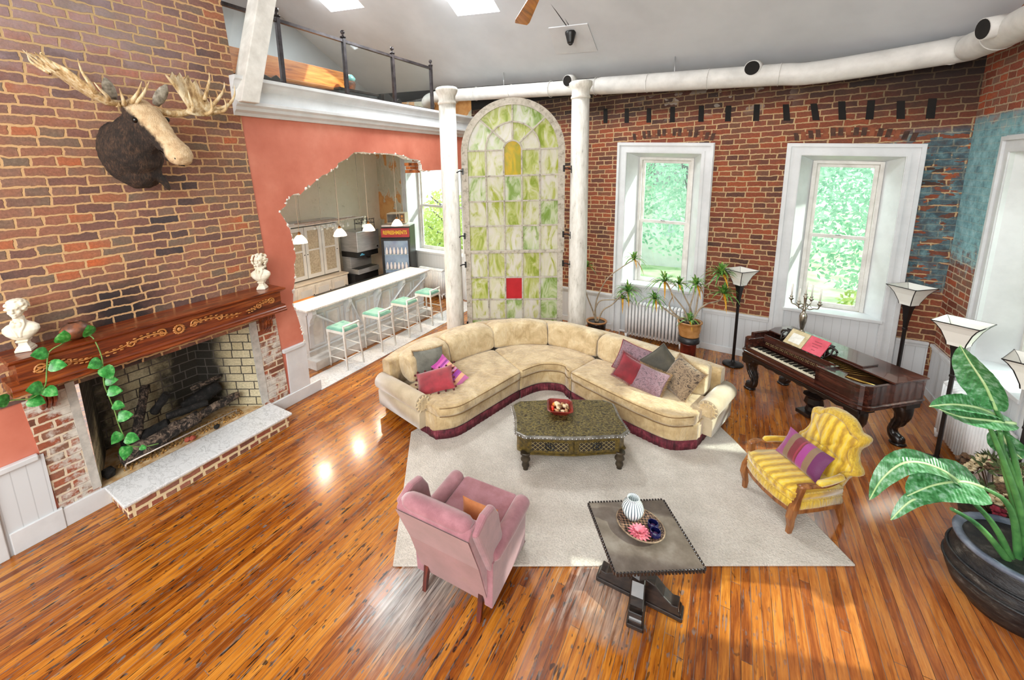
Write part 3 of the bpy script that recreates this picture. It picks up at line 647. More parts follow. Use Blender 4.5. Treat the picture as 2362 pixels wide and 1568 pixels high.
for t, sgn, dfront, nm in ((0, -1, .17, 'L'), (12, 1, .22, 'R')):
    A, B_ = cI(t), cO(t); dv = (B_ - A).normalized(); out = Vector((dv.y, -dv.x, 0)) * (1 if sgn < 0 else 1)
    if (out.dot(cI(6) - A)) > 0: out = -out
    prof = []
    for i in range(15):
        a_ = rad(-70 + 250 * i / 14); prof.append((.10 + .125 * cos(a_) - .06, .50 + .125 * sin(a_)))
    prof = [(.11, .14), (.11, .36)] + prof + [(-.10, .36), (-.10, .14)]
    rg2 = []
    for d in (dfront, dfront + .02, .5, .98):
        k = .94 if d == dfront else 1
        p = A + (B_ - A) * d; rg2.append([p + out * (u * k) + Vector((0, 0, z)) for u, z in prof])
    arm = sp(M().loft(rg2), 'arm', ARMF)
    f = A + (B_ - A) * (dfront - .004) ; face = M()
    ax = [f + out * (.04 + .095 * cos(2 * pi * i / 18)) + Vector((0, 0, .50 + .095 * sin(2 * pi * i / 18))) for i in range(18)]
    face.loft([[q for q in ax], [q - dv * .02 for q in ax]]); sp(face, 'arm_rosette', VELV2, arm, bevel=.006)
    pl = M()
    for i in range(11):
        a_ = rad(-60 + 30 * i); pl.tube([f - dv * .012 + out * (.04 + rr * cos(a_)) + Vector((0, 0, .50 + rr * sin(a_))) for rr in (.05, .118)], .011, 6)
    sp(pl, 'pleats', VELV2, arm)

# ------------------------------------------------------------------ throw pillows
def pillow(name, label, loc, rot, w, h, t, mat, trim=None, tr_kind=None, cat='pillow', group=None, pinch=.10):
    r = thing(name, label, cat, loc, rot=tuple(rad(a) for a in rot), group=group)
    def P(sg):
        def f(u, v):
            x, y = u * 2 - 1, v * 2 - 1
            k = max(0, (1 - abs(x) ** 2.6)) ** .62 * max(0, (1 - abs(y) ** 2.6)) ** .62
            px = x * (1 - pinch * (1 - abs(x)) * 0 - pinch * .6 * (1 - y * y) * abs(x) * 0) * w / 2 * (1 - pinch * (1 - y * y) * (abs(x) ** 4) * .8)
            py = y * h / 2 * (1 - pinch * (1 - x * x) * (abs(y) ** 4) * .8)
            return (px, py, sg * (t / 2 * k + .004 * noise.noise(Vector((x * 3, y * 3, sg + w)))))
        return f
    m = M().grid(P(1), 16, 16).grid(P(-1), 16, 16)
    body = m.build('cushion_body', mat, r)
    if trim:
        def edge(a):
            q = a % 4; k = int(q); u = q - k
            x, y = ((u * 2 - 1, -1), (1, u * 2 - 1), (1 - u * 2, 1), (-1, 1 - u * 2))[k]
            return Vector((x * w / 2 * (1 - pinch * (1 - y * y) * .8 * abs(x) ** 4), y * h / 2 * (1 - pinch * (1 - x * x) * .8 * abs(y) ** 4), 0))
        g = M(); rr = random.Random(int(w * 977 + loc[0] * 31))
        if tr_kind == 'pompom':
            for i in range(22):
                p = edge(4 * i / 22); q = p * (1 + .09 * rr.random() + .06); g.tube([p, q], .003, 4); g.ball(q, .016, 8, 6)
        elif tr_kind == 'fringe':
            for i in range(120):
                p = edge(4 * i / 120); d = p.normalized(); q = p + d * (.03 + .012 * rr.random()) + Vector((0, 0, .01 * (rr.random() - .5))); g.tube([p - d * .005, q], [.006, .002], 4)
        else:
            pts = [edge(4 * i / 64) for i in range(65)]; g.tube(pts, .007, 6)
        g.build({'pompom': 'pompom_trim', 'fringe': 'fringe', None: 'piping'}.get(tr_kind, 'piping'), trim, r)
    return r
def stripe_mat(name, stops, axis=0, w=.45, rough=.6, sheen=.4):
    m = N(name); p = m.sep(m.coord('Object')); t = m.math('ADD', m.math('DIVIDE', p[axis], w), .5); m.bump(m.noise(m.coord('Object'), 90, 2), .3, .006)
    return m.done(m.ramp(t, stops, 'CONSTANT'), rough, 0, 0, sheen)
def motif_mat(name, a, b, sc, seed=0, c3=None):
    m = N(name); v = m.coord('Object'); x = m.noise(v, sc, 3, .6, 2.2); y = m.noise(v, 120, 2)
    m.bump(y, .3, .006); return m.done(m.ramp(x, [(.40, a), (.47, b), (.53, b), (.58, c3 or a)]), .8, 0, 0, .4)
GREYP = fabric('grey_green_velvet', '#5b5a50', '#77766a', 6, .7, .5); CRIM = fabric('crimson_velvet', '#7f1424', '#a3202f', 6, .7, .7, .1, '#b52c3c')
CRIM2 = fabric('deep_crimson_velvet', '#6b0918', '#8e1024', 6, .7, .6); OLIVE = fabric('dark_olive_velvet', '#2e2b1f', '#45402f', 6, .65, .7, .1, '#5c5742')
STRP = stripe_mat('pink_orange_stripes', [(0, '#a8348c'), (.05, '#c2549f'), (.13, '#8c2a86'), (.20, '#c96ab0'), (.26, '#e2a884'), (.40, '#e8b48e'), (.48, '#a3203a'), (.52, '#d99ac0'), (.60, '#a3203a'), (.64, '#8f2f96'), (.74, '#a8439c'), (.8, '#e6ac86'), (.93, '#c46aa2')])
MAUVE = motif_mat('mauve_grey_damask', '#5d4a50', '#8c6f78', 16, 0, '#75585f'); PAIS = motif_mat('paisley_tapestry', '#3d2f24', '#8f7a5f', 11, 0, '#6d5a46')
MAGS = stripe_mat('magenta_gold_stripes', [(0, '#8a2b74'), (.16, '#7a5f45'), (.30, '#6b0f22'), (.45, '#8e2038'), (.49, '#6b0f22'), (.52, '#93307f'), (.68, '#7e634a'), (.82, '#5e1450')])
TASS = plain('burgundy_pompoms', '#3d0610', '#5c0c1a', 5, .8); BRNF = plain('tan_fringe', '#8a6f4e', '#a98b63', 8, .9)
gL = 'throw pillows at the left arm of the sofa'; gR = 'throw pillows at the right arm of the sofa'
pillow('throw_pillow', 'grey-green velvet throw pillow standing behind the crimson and striped ones', (-3.78, 4.64, .71), (70, 0, 56), .48, .48, .15, GREYP, BRNF, 'fringe', group=gL)
pillow('throw_pillow', 'crimson pillow with dark pompoms lying beside the left sofa arm', (-3.50, 4.40, .62), (30, -14, 34), .56, .40, .16, CRIM, TASS, 'pompom', group=gL)
pillow('throw_pillow', 'narrow pillow striped pink, purple and orange on the left seat', (-3.42, 4.66, .66), (40, 34, 6), .54, .26, .11, STRP, group=gL)
pillow('throw_pillow', 'mauve-grey damask pillow leaning on the back cushion, highest of its pile', (-1.10, 6.20, .74), (58, 12, -6), .52, .46, .15, MAUVE, CRIM2, None, group=gR)
pillow('throw_pillow', 'small deep crimson pillow in front of the mauve damask pillow', (-1.10, 5.92, .70), (54, 30, 14), .38, .38, .13, CRIM2, CRIM2, 'fringe', group=gR)
pillow('throw_pillow', 'dark olive velvet pillow standing on its corner against the back', (-.72, 6.16, .76), (66, 44, -14), .46, .46, .14, OLIVE, OLIVE, None, group=gR)
pillow('throw_pillow', 'lower mauve-grey damask pillow with a pale fringe, at the front of its pile', (-.82, 5.86, .64), (46, 4, -18), .44, .38, .14, MAUVE, BRNF, 'fringe', group=gR)
pillow('throw_pillow', 'large brown paisley pillow with a fringe resting against the right sofa arm', (-.44, 5.98, .72), (56, 8, -46), .52, .50, .17, PAIS, BRNF, 'fringe', group=gR)

# ------------------------------------------------------------------ coffee table
m = N('embossed_gilt_leather'); v = m.coord('Object'); a = m.noise(v, 26, 4, .6, 2.5); vo = m.n('TexVoronoi', feature='DISTANCE_TO_EDGE'); m.l(v, vo.inputs['Vector']); vo.inputs['Scale'].default_value = 22
f = m.math('ADD', m.math('MULTIPLY', a, .8), m.math('MULTIPLY', vo.outputs['Distance'], .5)); m.bump(f, .7, .012)
GILT = m.done(m.ramp(f, [(.40, '#73673a'), (.47, '#352e1a'), (.54, '#544a2a'), (.60, '#241f14')]), .2, .2)
m = N('dark_studded_panel'); u = m.coord('UV', (28, 28, 1), (0, 0, rad(45))); q = m.sep(u); fx = m.math('ABSOLUTE', m.math('SUBTRACT', m.math('FRACT', q[0]), .5)); fy = m.math('ABSOLUTE', m.math('SUBTRACT', m.math('FRACT', q[1]), .5))
g = m.math('MAXIMUM', fx, fy); LATT = m.done(m.ramp(g, [(.40, '#2f271f'), (.46, '#9a8b5c')]), .35, .2)
GILT2 = plain('gilt_scroll_border', '#6d5a24', '#38301c', 30, .35, .25, .3)
GREYM = plain('pewter_moulding', '#5a564e', '#8d8981', 12, .35, .4)
ct = thing('coffee_table', 'low embossed gilt coffee table with two drawers, standing on the rug', 'table', (-1.60, 4.66, .022), rad(31.0)); ct.scale = (1.19, 1.0, 1.045)
# local: x along the drawers (front is -y)
def outline(L, D, bow, cut, n=8):
    p = []
    fr = [(-L / 2 + cut, -D / 2), (L / 2 - cut, -D / 2)]
    for i in range(n + 1): u = i / n; p.append((-L / 2 + cut + (L - 2 * cut) * u, -D / 2 - bow * sin(pi * u) ** 2))
    for i in range(n + 1): u = i / n; p.append((L / 2 + bow * sin(pi * u) ** 2 * -.5, -D / 2 + cut + (D - 2 * cut) * u))
    for i in range(n + 1): u = i / n; p.append((L / 2 - cut - (L - 2 * cut) * u, D / 2 + bow * sin(pi * u) ** 2))
    for i in range(n + 1): u = i / n; p.append((-L / 2 - bow * sin(pi * u) ** 2 * -.5, D / 2 - cut - (D - 2 * cut) * u))
    return p
def ring(o, z, k=1.0): return [(x * k, y * k, z) for x, y in o]
oT = outline(1.16, .78, .03, .09)
top = M().loft([ring(oT, .415, .97), ring(oT, .425, 1.0), ring(oT, .442, 1.0), ring(oT, .455, .985), ring(oT, .458, .97)], False).build('table_top', GREYM, ct)
M().loft([ring(oT, .456, .955), ring(oT, .461, .95)], False).build('leather_inlay', GILT, top)
st = M(); 
oo = oT; per = []
for i in range(len(oo)):
    a, b = Vector((*oo[i], 0)), Vector((*oo[(i + 1) % len(oo)], 0)); L = (b - a).length; k = max(1, round(L / .04))
    for j in range(k): per.append(a + (b - a) * (j + .5) / k)
for p in per: st.ball((p.x * 1.0, p.y * 1.0, .436), .0085, 6, 4)
st.build('stud_row', CHROME, top)
oB = outline(1.08, .70, .035, .085)
M().loft([ring(oB, .20, 1.02), ring(oB, .215, 1.03), ring(oB, .225, .99), ring(oB, .32, .985), ring(oB, .415, 1.0)], False).build('case', GILT2, ct)
for sx in (-1, 1):
    cx = sx * .235; d = M(); w_ = .455; n = 10
    pr = []
    for i in range(n + 1):
        x = cx - w_ / 2 + w_ * i / n; u = (x + .455) / .91; pr.append((x, -.35 - .035 * sin(pi * min(1, max(0, u))) ** 2 - .012))
    vs = [(x, y, z) for z in (.232, .405) for x, y in pr] + [(x, y + .04, z) for z in (.232, .405) for x, y in pr]; k = n + 1
    fs = [(i, i + 1, k + i + 1, k + i) for i in range(n)] + [(k + i, k + i + 1, 3 * k + i + 1, 3 * k + i) for i in range(n)] + [(2 * k + i + 1, 2 * k + i, i, i + 1) for i in range(n)] + [(0, k, 3 * k, 2 * k), (n, 2 * k + n, 3 * k + n, k + n)]
    dr = d.add(vs, fs).build('drawer', GILT2, ct)
    ins = [(x, y - .004) for x, y in pr[1:-1]]; vs = [(x, y, z) for z in (.265, .375) for x, y in ins]; k = len(ins)
    M().add(vs, [(i, i + 1, k + i + 1, k + i) for i in range(k - 1)]).build('lattice_panel', LATT, dr)
    yk = pr[n // 2][1]; h = M()
    h.tube([(cx + .045 * cos(2 * pi * i / 20), yk - .012, .32 + .042 * sin(2 * pi * i / 20)) for i in range(21)], .006, 6); h.ball((cx, yk - .012, .32), (.016, .012, .022), 10, 6)
    h.build('ring_handle', BLACK, dr)
for sx, sy in ((-1, -1), (1, -1), (1, 1), (-1, 1)):
    M().lathe([(.050, .225), (.054, .20), (.030, .18), (.048, .145), (.050, .125), (.028, .10), (.038, .07), (.040, .05), (.026, .018), (.027, .0)], 14, (sx * .475, sy * .335, 0)).build('leg', DARKMETAL if 0 else plain('bronze_leg_%d%d' % (sx + 1, sy + 1), '#2d261d', '#4a3f2f', 10, .4, .2), ct)
bowl = thing('square_bowl', 'square red lacquer bowl of shells on the coffee table', 'bowl', (-1.72, 4.73, .504), rad(22))
REDL = plain('red_lacquer', '#5c1713', '#86261e', 5, .3)
bm_ = M().lathe([(.085, 0), (.095, .0), (.155, .075), (.165, .08), (.158, .085), (.145, .08), (.09, .014), (.001, .014)], 32, (0, 0, 0), False, 7, False, rad(0)); bm_.build('bowl_shell', REDL, bowl)
rs = random.Random(8); SH = [plain('shell_tan', '#a8754a', '#c99f74', 20, .5), plain('shell_cream', '#d9bd93', '#ead6b4', 20, .5), plain('shell_brown', '#7a5638', '#9c7850', 20, .5)]
NM = ['tan', 'cream', 'brown']
sh = [(-.07, .07, 'orange'), (-.09, -.02, 'red'), (-.04, -.08, 'tan'), (.03, -.07, 'cream'), (.08, -.06, 'tan'), (.0, .0, 'brown'), (.06, .0, 'cream'), (.04, .07, 'tan'), (.09, .06, 'cream'), (-.03, .04, 'cream'), (.1, .0, 'brown'), (-.02, -.03, 'cream')]
ORNG = plain('orange_ball', '#d9822a', '#e89a40', 5, .5); REDG = plain('red_glass', '#b3160f', '#e03a1a', 5, .2)
ci, si = cos(rad(22)), sin(rad(22))
for i, (x, y, k) in enumerate(sh):
    px, py = -1.72 + x * ci - y * si, 4.73 + x * si + y * ci; z = .548 + .018 * rs.random() + (.015 if abs(x) + abs(y) < .09 else 0)
    q = M()
    if k == 'orange': q.ball((0, 0, 0), .028, 12, 8)
    elif k == 'red': q.ball((0, 0, 0), (.028, .05, .02), 10, 6, .6, i)
    else: q.ball((0, 0, 0), (.032 + .014 * rs.random(), .026 + .01 * rs.random(), .02), 10, 7, .55, i)
    mt = ORNG if k == 'orange' else REDG if k == 'red' else SH[NM.index(k)]
    o = q.build('orange_ball' if k == 'orange' else 'glass_trinket' if k == 'red' else 'seashell', mt, loc=(px, py, z), rot=(rs.random(), rs.random(), rs.random() * 3))
    if k == 'orange': tag(o, 'small round orange ball at the far left corner of the red bowl', 'ball')
    elif k == 'red': tag(o, 'bright red glass trinket by the left edge of the red bowl', 'ornament')
    else: tag(o, 'tan, cream or brown seashell heaped in the square red bowl', 'shell', 'seashells in the red bowl')

# ------------------------------------------------------------------ pink wing chair
PINK = fabric('dusty_pink_damask', '#8f5a62', '#a87078', 7, .8, .6, .15, '#b8838b')
PINKB = fabric('worn_pink_back', '#85524c', '#9a6360', 3, .8, .4, .1, '#8f6048')
pc = thing('wing_armchair', 'dusty pink wing armchair seen from behind, at the rug edge', 'armchair', (-1.80, 2.70, 0), rad(3))
# local: chair faces +y (towards the sofa)
lg = lambda pts, r: M().tube(pts, r, 4, False)
for sx in (-1, 1):
    M().loft([[(sx * .27 + a * k, -.34 + dy + b * k, z) for a, b in ((-.022, -.022), (.022, -.022), (.022, .022), (-.022, .022))] for z, dy, k in ((.0, -.06, .8), (.14, -.02, .95), (.30, .02, 1.1))], False).build('leg', REDLEG, pc, bevel=.003)
    M().tube(curve([(sx * .30, .36, .30), (sx * .315, .39, .20), (sx * .30, .39, .10), (sx * .315, .42, .03), (sx * .315, .44, .012)], 12), [.034, .036, .036, .034, .03, .026, .022, .019, .017, .017, .02, .024, .024], 10).build('leg', REDLEG, pc)
M().box((0, .02, .30), (.62, .72, .30)).build('seat_base', PINK, pc, bevel=.03, seg=3)
# slanted outer back panel and padded inner back
bk = M(); pr = [(-.37, .24), (-.29, .255), (-.12, .86), (-.20, 1.0)]
def backring(x, ins):  # cross-section (y,z) of the back, leaning rearwards as it rises
    return [(x, y, z) for y, z in ((-.33, .125), (-.22, .13), (-.33 , .62), (-.42, .97), (-.47, 1.03), (-.58, 1.04), (-.625, .99), (-.475, .60))]
bk.loft([backring(x, 0) for x in (-.335, -.32, -.1, .1, .32, .335)], False)
bo = bk.build('backrest', PINK, pc, bevel=.025, seg=3)
M().add([(-.325, -.336, .13), (.325, -.336, .13), (.33, -.480, .60), (-.33, -.480, .60)], [(0, 1, 2, 3)]).add([(-.33, -.480, .60), (.33, -.480, .60), (.335, -.632, .985), (-.335, -.632, .985)], [(0, 1, 2, 3)]).build('back_panel', PINKB, bo)
rings = []
for i in range(13):
    u = i / 12 * 2 - 1; x = .315 * u; k = sqrt(max(0, 1 - abs(u) ** 6)); c_ = (-.535, 1.02)
    rings.append([(x, c_[0] + .085 * (.55 + .45 * k) * cos(a), c_[1] + .065 * (.5 + .5 * k) * sin(a)) for a in (2 * pi * j / 12 for j in range(12))])
M().loft(rings).build('top_roll', PINK, bo)
for sx in (-1, 1):
    # wing: tapered upright pad sweeping down to the arm
    yz = [(-.58, 1.01), (-.42, 1.055), (-.28, 1.03), (-.20, .90), (-.17, .76), (-.14, .66), (-.20, .52), (-.36, .48)]
    q = M(); lo = [(sx * .31, y, z) for y, z in yz]; mid = [(sx * .345, y + (y + .33) * .03, z) for y, z in yz]; hi = [(sx * .38, y, z) for y, z in yz]
    q.loft([lo, mid, hi], False); q.build('wing', PINK, pc, bevel=.028, seg=3)
    rr_ = []
    for y, k in ((-.33, .7), (-.30, .95), (0, 1), (.30, 1.02), (.345, .95), (.36, .7)):
        rr_.append([(sx * .355 + .075 * k * cos(a), y, .575 + .06 * k * sin(a) + .02 * (y < 0)) for a in (2 * pi * j / 14 for j in range(14))])
    q = M().loft(rr_); q.loft([[(sx * x, y, z) for x, z in ((.30, .13), (.375, .13), (.39, .57), (.31, .57))] for y in (-.36, .34)], False)
    q.build('arm', PINK, pc, bevel=.012)
q = M(); R_ = [(x, y) for x, y in ((-.29, -.26), (.29, -.26), (.29, .10), (.30, .36), (.27, .40), (-.27, .40), (-.30, .36), (-.29, .10))]
q.loft([[(x * .96, y * .97, .44) for x, y in R_], [(x, y, .46) for x, y in R_], [(x, y, .55) for x, y in R_], [(x * .96, y * .97, .575) for x, y in R_]], False)
q.build('seat_cushion', fabric('seat_pink', '#93575f', '#a8707a', 7, .8, .6), pc, bevel=.02, seg=3)
pillow('throw_pillow', 'orange pillow peeking out between back and arm of the pink armchair', (-1.82 + .17, 2.70 - .12, .69), (78, 0, 3), .34, .26, .1, fabric('orange_cloth', '#c0703c', '#d98c55', 6))

# ------------------------------------------------------------------ trestle side table
STN = N('stone_grey_top'); v = STN.coord('Object'); a = STN.noise(v, 5, 5, .65); STN = STN.done(STN.ramp(a, [(.3, '#4d443b'), (.5, '#635950'), (.7, '#776f67')]), .36, 0, .1)
TC = Vector((-.45, 3.2, 0)); z0 = .62
P4 = [(-.93, 3.26), (-.36, 3.635), (.03, 3.09), (-.54, 2.72)]
tb = thing('trestle_table', 'small grey-topped table with carved black trestle foot at the rug edge', 'table', TC, rad(33.5))
w2, d2 = .68, .67
def tl(x, y): return (x, y)
tp = M().box((0, 0, z0 - .014), (w2, d2, .028)).build('table_top', STN, tb, bevel=.006)
q = M()
for i in range(26):
    u = -.5 + (i + .5) / 26
    for a, b in ((u * w2, -d2 / 2 - .004), (u * w2, d2 / 2 + .004), (-w2 / 2 - .004, u * d2), (w2 / 2 + .004, u * d2)): q.box((a, b, z0 - .012), (.017, .017, .034))
q.build('dentil_edge', DARKWOOD, tp, bevel=.004)
M().lathe([(.10, .2), (.09, .24), (.06, .28), (.075, .36), (.07, .45), (.10, .53), (.13, .60)], 8, smooth=False).build('pedestal', DARKWOOD, tb)
for k, (ax, L) in enumerate(((rad(62), .30), (rad(-34), .33))):
    for sg in (-1, 1):
        prof = [(.0, .0), (L, 0), (L, .07), (L - .015, .085), (L - .02, .13), (L - .07, .12), (L - .13, .16), (L - .2, .23), (0, .27)]
        q = M().prism(prof, -.055, .055, 'xz'); q.prism([(0, 0), (L + .015, 0), (L + .015, .045), (0, .045)], -.065, .065, 'xz')
        q.tf(rot=(0, 0, ax + (pi if sg < 0 else 0))); q.build('foot', DARKWOOD, tb, bevel=.01)
tr = thing('wicker_tray', 'round woven brown tray holding vase and flower on the trestle table', 'tray', (-.47, 3.24, z0), rad(-20))
m = N('woven_brown'); v = m.coord('Object', (60, 60, 60)); ck = m.n('TexChecker'); m.l(v, ck.inputs['Vector']); ck.inputs['Scale'].default_value = .9
WOV = m.done(m.mix(ck.outputs['Fac'], '#231813', '#80614c'), .6)
M().lathe([(.13, .0), (.15, .004), (.19, .035), (.195, .042), (.188, .044), (.145, .012), (.001, .010)], 36, cap=False).tf(sc=(1.0, .88, 1)).build('tray_body', WOV, tr)
M().tube([(.192 * cos(2 * pi * i / 40), .169 * sin(2 * pi * i / 40), .043) for i in range(41)], .006, 6).build('rim', plain('tray_rim', '#8f7a62', '#5d4a3a', 30, .6), tr)
m = N('blue_striped_porcelain'); p = m.sep(m.coord('Object')); an = m.math('ARCTAN2', p[1], p[0]); s_ = m.math('SINE', m.math('MULTIPLY', an, 22)); POR = m.done(m.ramp(m.math('ADD', m.math('MULTIPLY', s_, .5), .5), [(.12, '#41535f'), (.3, '#c3cdd0'), (.8, '#dfe5e4')]), .18, 0, .4)
vs_ = thing('ribbed_vase', 'round pale vase with blue-grey ribs on the wicker tray', 'vase', (-.545, 3.315, z0 + .012))
M().lathe([(.045, 0), (.06, .008), (.085, .06), (.09, .095), (.075, .14), (.05, .168), (.046, .182), (.052, .192), (.044, .192), (.040, .178), (.06, .14), (.05, .1), (.001, .08)], 44, cap=False).build('vase_body', POR, vs_)
BLUEG = plain('cobalt_glass', '#080a26', '#151b52', 6, .05, 0, coat=.6)
for x, y, lab in ((-.375, 3.27, 'dark blue glass tealight cup on the tray, the one nearer the vase'), (-.345, 3.195, 'dark blue glass tealight cup on the tray, the one nearer the tray rim')):
    t_ = thing('glass_votive', lab, 'candle holder', (x, y, z0 + .014), group='blue glass cups on the tray')
    M().lathe([(.02, 0), (.034, .006), (.044, .035), (.040, .065), (.036, .068), (.036, .06), (.038, .035), (.028, .012), (.001, .01)], 20, cap=False).build('cup', BLUEG, t_)
    M().ball((0, 0, .03), (.025, .025, .012), 10, 6).build('wax', plain('purple_wax', '#3a1440', '#55205c', 5, .5), t_)
fl = thing('silk_flower', 'pink many-petalled flower head lying on the wicker tray', 'flower', (-.46, 3.155, z0 + .03)); PKF = plain('pink_petals', '#c2566c', '#e58a96', 14, .6)
q = M()
for rn, (n, r0, ln, up) in enumerate(((16, .012, .078, .25), (13, .010, .062, .7), (9, .006, .044, 1.2))):
    for i in range(n):
        a = 2 * pi * (i + rn * .4) / n; d = Vector((cos(a), sin(a), 0)); e = Vector((-sin(a), cos(a), 0)); pts = []
        for u, wd in ((0, .004), (.4, .012), (.75, .011), (1, .003)):
            c_ = d * (r0 + ln * u * cos(up * (1 - .5 * u))) + Vector((0, 0, ln * sin(up) * u - .01 * u * u + rn * .006)); pts.append((c_ - e * wd, c_ + Vector((0, 0, -.004)), c_ + e * wd))
        q.add([p for t3 in pts for p in t3], [(3 * k + j, 3 * k + j + 1, 3 * k + j + 4, 3 * k + j + 3) for k in range(3) for j in range(2)], True)
q.build('petals', PKF, fl)

# ------------------------------------------------------------------ yellow armchair
m = N('yellow_striped_velvet'); p = m.sep(m.coord('Object')); x = p[0]; wv = m.math('FRACT', m.math('MULTIPLY', x, 11.5)); d = m.noise(m.coord('Object', (30, 8, 8)), 2.0, 4, .6)
fc = m.math('ADD', m.math('MULTIPLY', m.math('ABSOLUTE', m.math('SUBTRACT', wv, .5)), 1.1), m.math('MULTIPLY', m.math('SUBTRACT', d, .5), .7)); m.bump(d, .15, .01)
YEL = m.done(m.ramp(fc, [(.05, '#ac8410'), (.25, '#cfa614'), (.42, '#e2c438'), (.55, '#d8bf62')]), .6, 0, 0, .6)
m = N('yellow_ruched_velvet'); p = m.sep(m.coord('Object')); d = m.noise(m.coord('Object', (34, 34, 7)), 1.6, 3, .6); m.bump(d, .7, .02); YEL2 = m.done(m.ramp(d, [(.30, '#a98414'), (.5, '#c8a31c'), (.70, '#d8ba38')]), .6, 0, 0, .6)
yc = thing('yellow_armchair', 'yellow striped velvet armchair with shield back and open wooden arms', 'armchair', (.715, 4.97, .0), rad(-54))
# local: faces -y (front); x to its left as seen from the front
BR = BROWNLEG
for sx in (-1, 1):
    pts = [(sx * .30, -.26, 0), (sx * .305, -.25, .10), (sx * .315, -.27, .20), (sx * .315, -.25, .30), (sx * .31, -.21, .42), (sx * .33, -.20, .545)]
    rg_ = [[(x + a * k, y + b * k, z) for a, b in ((-.024, -.024), (.024, -.024), (.024, .024), (-.024, .024))] for (x, y, z), k in zip(pts, (.75, .95, 1.2, 1.35, 1.0, 1.05))]
    M().loft(rg_, False).build('leg', BR, yc, bevel=.005)
    pts = [(sx * .24, .36, 0), (sx * .24, .33, .10), (sx * .245, .29, .2), (sx * .25, .28, .3)]
    M().loft([[(x + a * k, y + b * k, z) for a, b in ((-.022, -.022), (.022, -.022), (.022, .022), (-.022, .022))] for (x, y, z), k in zip(pts, (.7, .9, 1.1, 1.3))], False).build('leg', BR, yc, bevel=.005)
    ar = M().tube(curve([(sx * .325, -.235, .55), (sx * .345, -.12, .565), (sx * .335, 0, .545), (sx * .31, .14, .55), (sx * .275, .27, .575)], 12), [.030, .034, .036, .033, .028, .026, .026, .026, .026, .026, .025, .024, .022], 8, True, .6).build('arm_rail', BR, yc)
    M().tube(curve([(sx * .34, -.06, .578), (sx * .33, .05, .583), (sx * .305, .17, .585), (sx * .285, .25, .592)], 10), [.018] + [.032] * 9 + [.016], 8).build('arm_pad', YEL, ar)
def seato(k, z, bow=.05): return [(x * k, y * k, z) for x, y in [(-.29, .27), (-.315, 0), (-.325, -.20), (-.30, -.26), (-.15, -.26 - bow * .8), (0, -.26 - bow), (.15, -.26 - bow * .8), (.30, -.26), (.325, -.20), (.315, 0), (.29, .27)]]
M().loft([seato(.97, .235), seato(1.01, .245), seato(1.01, .285), seato(.98, .29)], False).build('seat_rail', BR, yc, bevel=.004)
M().loft([seato(.99, .285), seato(1.02, .30), seato(1.0, .36), seato(.97, .375)]).build('seat_deck', YEL2, yc)
sc_ = M().loft([seato(.90, .37), seato(.985, .385), seato(1.0, .43), seato(.985, .46), seato(.90, .485), seato(.4, .495)]).build('seat_cushion', YEL, yc)
for z in (.387, .46): M().tube([Vector(p) for p in seato(.99, z)] + [Vector(seato(.99, z)[0])], .007, 6).build('piping', YEL2, sc_)
half = [(0, 1.09), (.10, 1.075), (.165, 1.03), (.20, .99), (.255, .985), (.285, .96), (.275, .90), (.245, .84), (.25, .77), (.285, .70), (.325, .655), (.325, .615), (.28, .585), (.25, .53), (.235, .44), (.225, .36)]
hf = [Vector((x, z, 0)) for x, z in half]; hh = [cr(hf, (len(hf) - 1) * i / 40) for i in range(41)]
oc_ = [(p.x, p.y) for p in hh] + [(-p.x, p.y) for p in hh[::-1][:-1]]
def bring(k, dy, cz=.72): 
    out = []
    for x, z in oc_:
        xx, zz = x * k, cz + (z - cz) * k; lean = .27 + (zz - .36) * .30 - .05 * (1 - (x / .33) ** 2)
        out.append((xx, lean + dy, zz))
    return out
bb = M().loft([bring(.94, -.03), bring(1.0, -.015), bring(1.015, .03), bring(1.0, .065), bring(.9, .085)]).build('backrest', YEL2, yc)
M().loft([bring(.86, -.028), bring(.85, -.04), bring(.7, -.056), bring(.4, -.064), bring(.05, -.066)]).build('back_panel', YEL, bb)
a = rad(-62)
pillow('throw_pillow', 'magenta pillow with gold and crimson bands on the yellow armchair', (.79, 5.02, .635), (62, 0, -54), .52, .31, .13, MAGS)
# ------------------------------------------------------------------ hearth, mantel and fire
he = thing('hearth', 'raised brick hearth with grey-white marble slab before the firebox', 'hearth', (XL + .27, 2.2, 0))
M().box((-.0, 0, .09), (.5, 1.94, .175)).build('brick_base', BRICK_H, he, bevel=.012)
M().box((0, 0, .196), (.56, 2.02, .036)).build('marble_slab', MARBLE, he, bevel=.01)
mt = thing('mantelpiece', 'long carved walnut mantelpiece over the fireplace', 'mantel', (XL, 2.03, 0))
Y0, Y1 = -1.35, 1.35
def sect(prof, a, b): return [[(x, y, z) for x, z in prof] for y in (a, b)]
q = M().loft(sect([(0.002, 2.0), (.38, 2.0), (.40, 2.012), (.425, 2.02), (.445, 2.035), (.445, 2.055), (0.002, 2.055)], Y0 - .02, Y1 + .02), False); q.build('mantel_shelf', MANTEL, mt, bevel=.004)
q = M().loft(sect([(0.002, 1.79), (.375, 1.79), (.375, 2.0), (0.002, 2.0)], Y0 + .03, Y1 - .03), False); fz = q.build('frieze', MANTEL, mt)
q = M().loft(sect([(0.002, 1.70), (.39, 1.70), (.41, 1.71), (.41, 1.73), (.395, 1.74), (.40, 1.76), (.385, 1.775), (.375, 1.80), (0.002, 1.80)], Y0 - .03, Y1 + .03), False); q.build('lower_moulding', MANTEL, mt, bevel=.002)
def scroll(cy, cz, R, turns, sg, r0=.013, start=0):
    return [Vector((.386, cy + sg * R * (1 - .8 * u) * cos(start + turns * 2 * pi * u), cz + R * (1 - .8 * u) * sin(start + turns * 2 * pi * u))) for u in (i / 26 for i in range(27))]
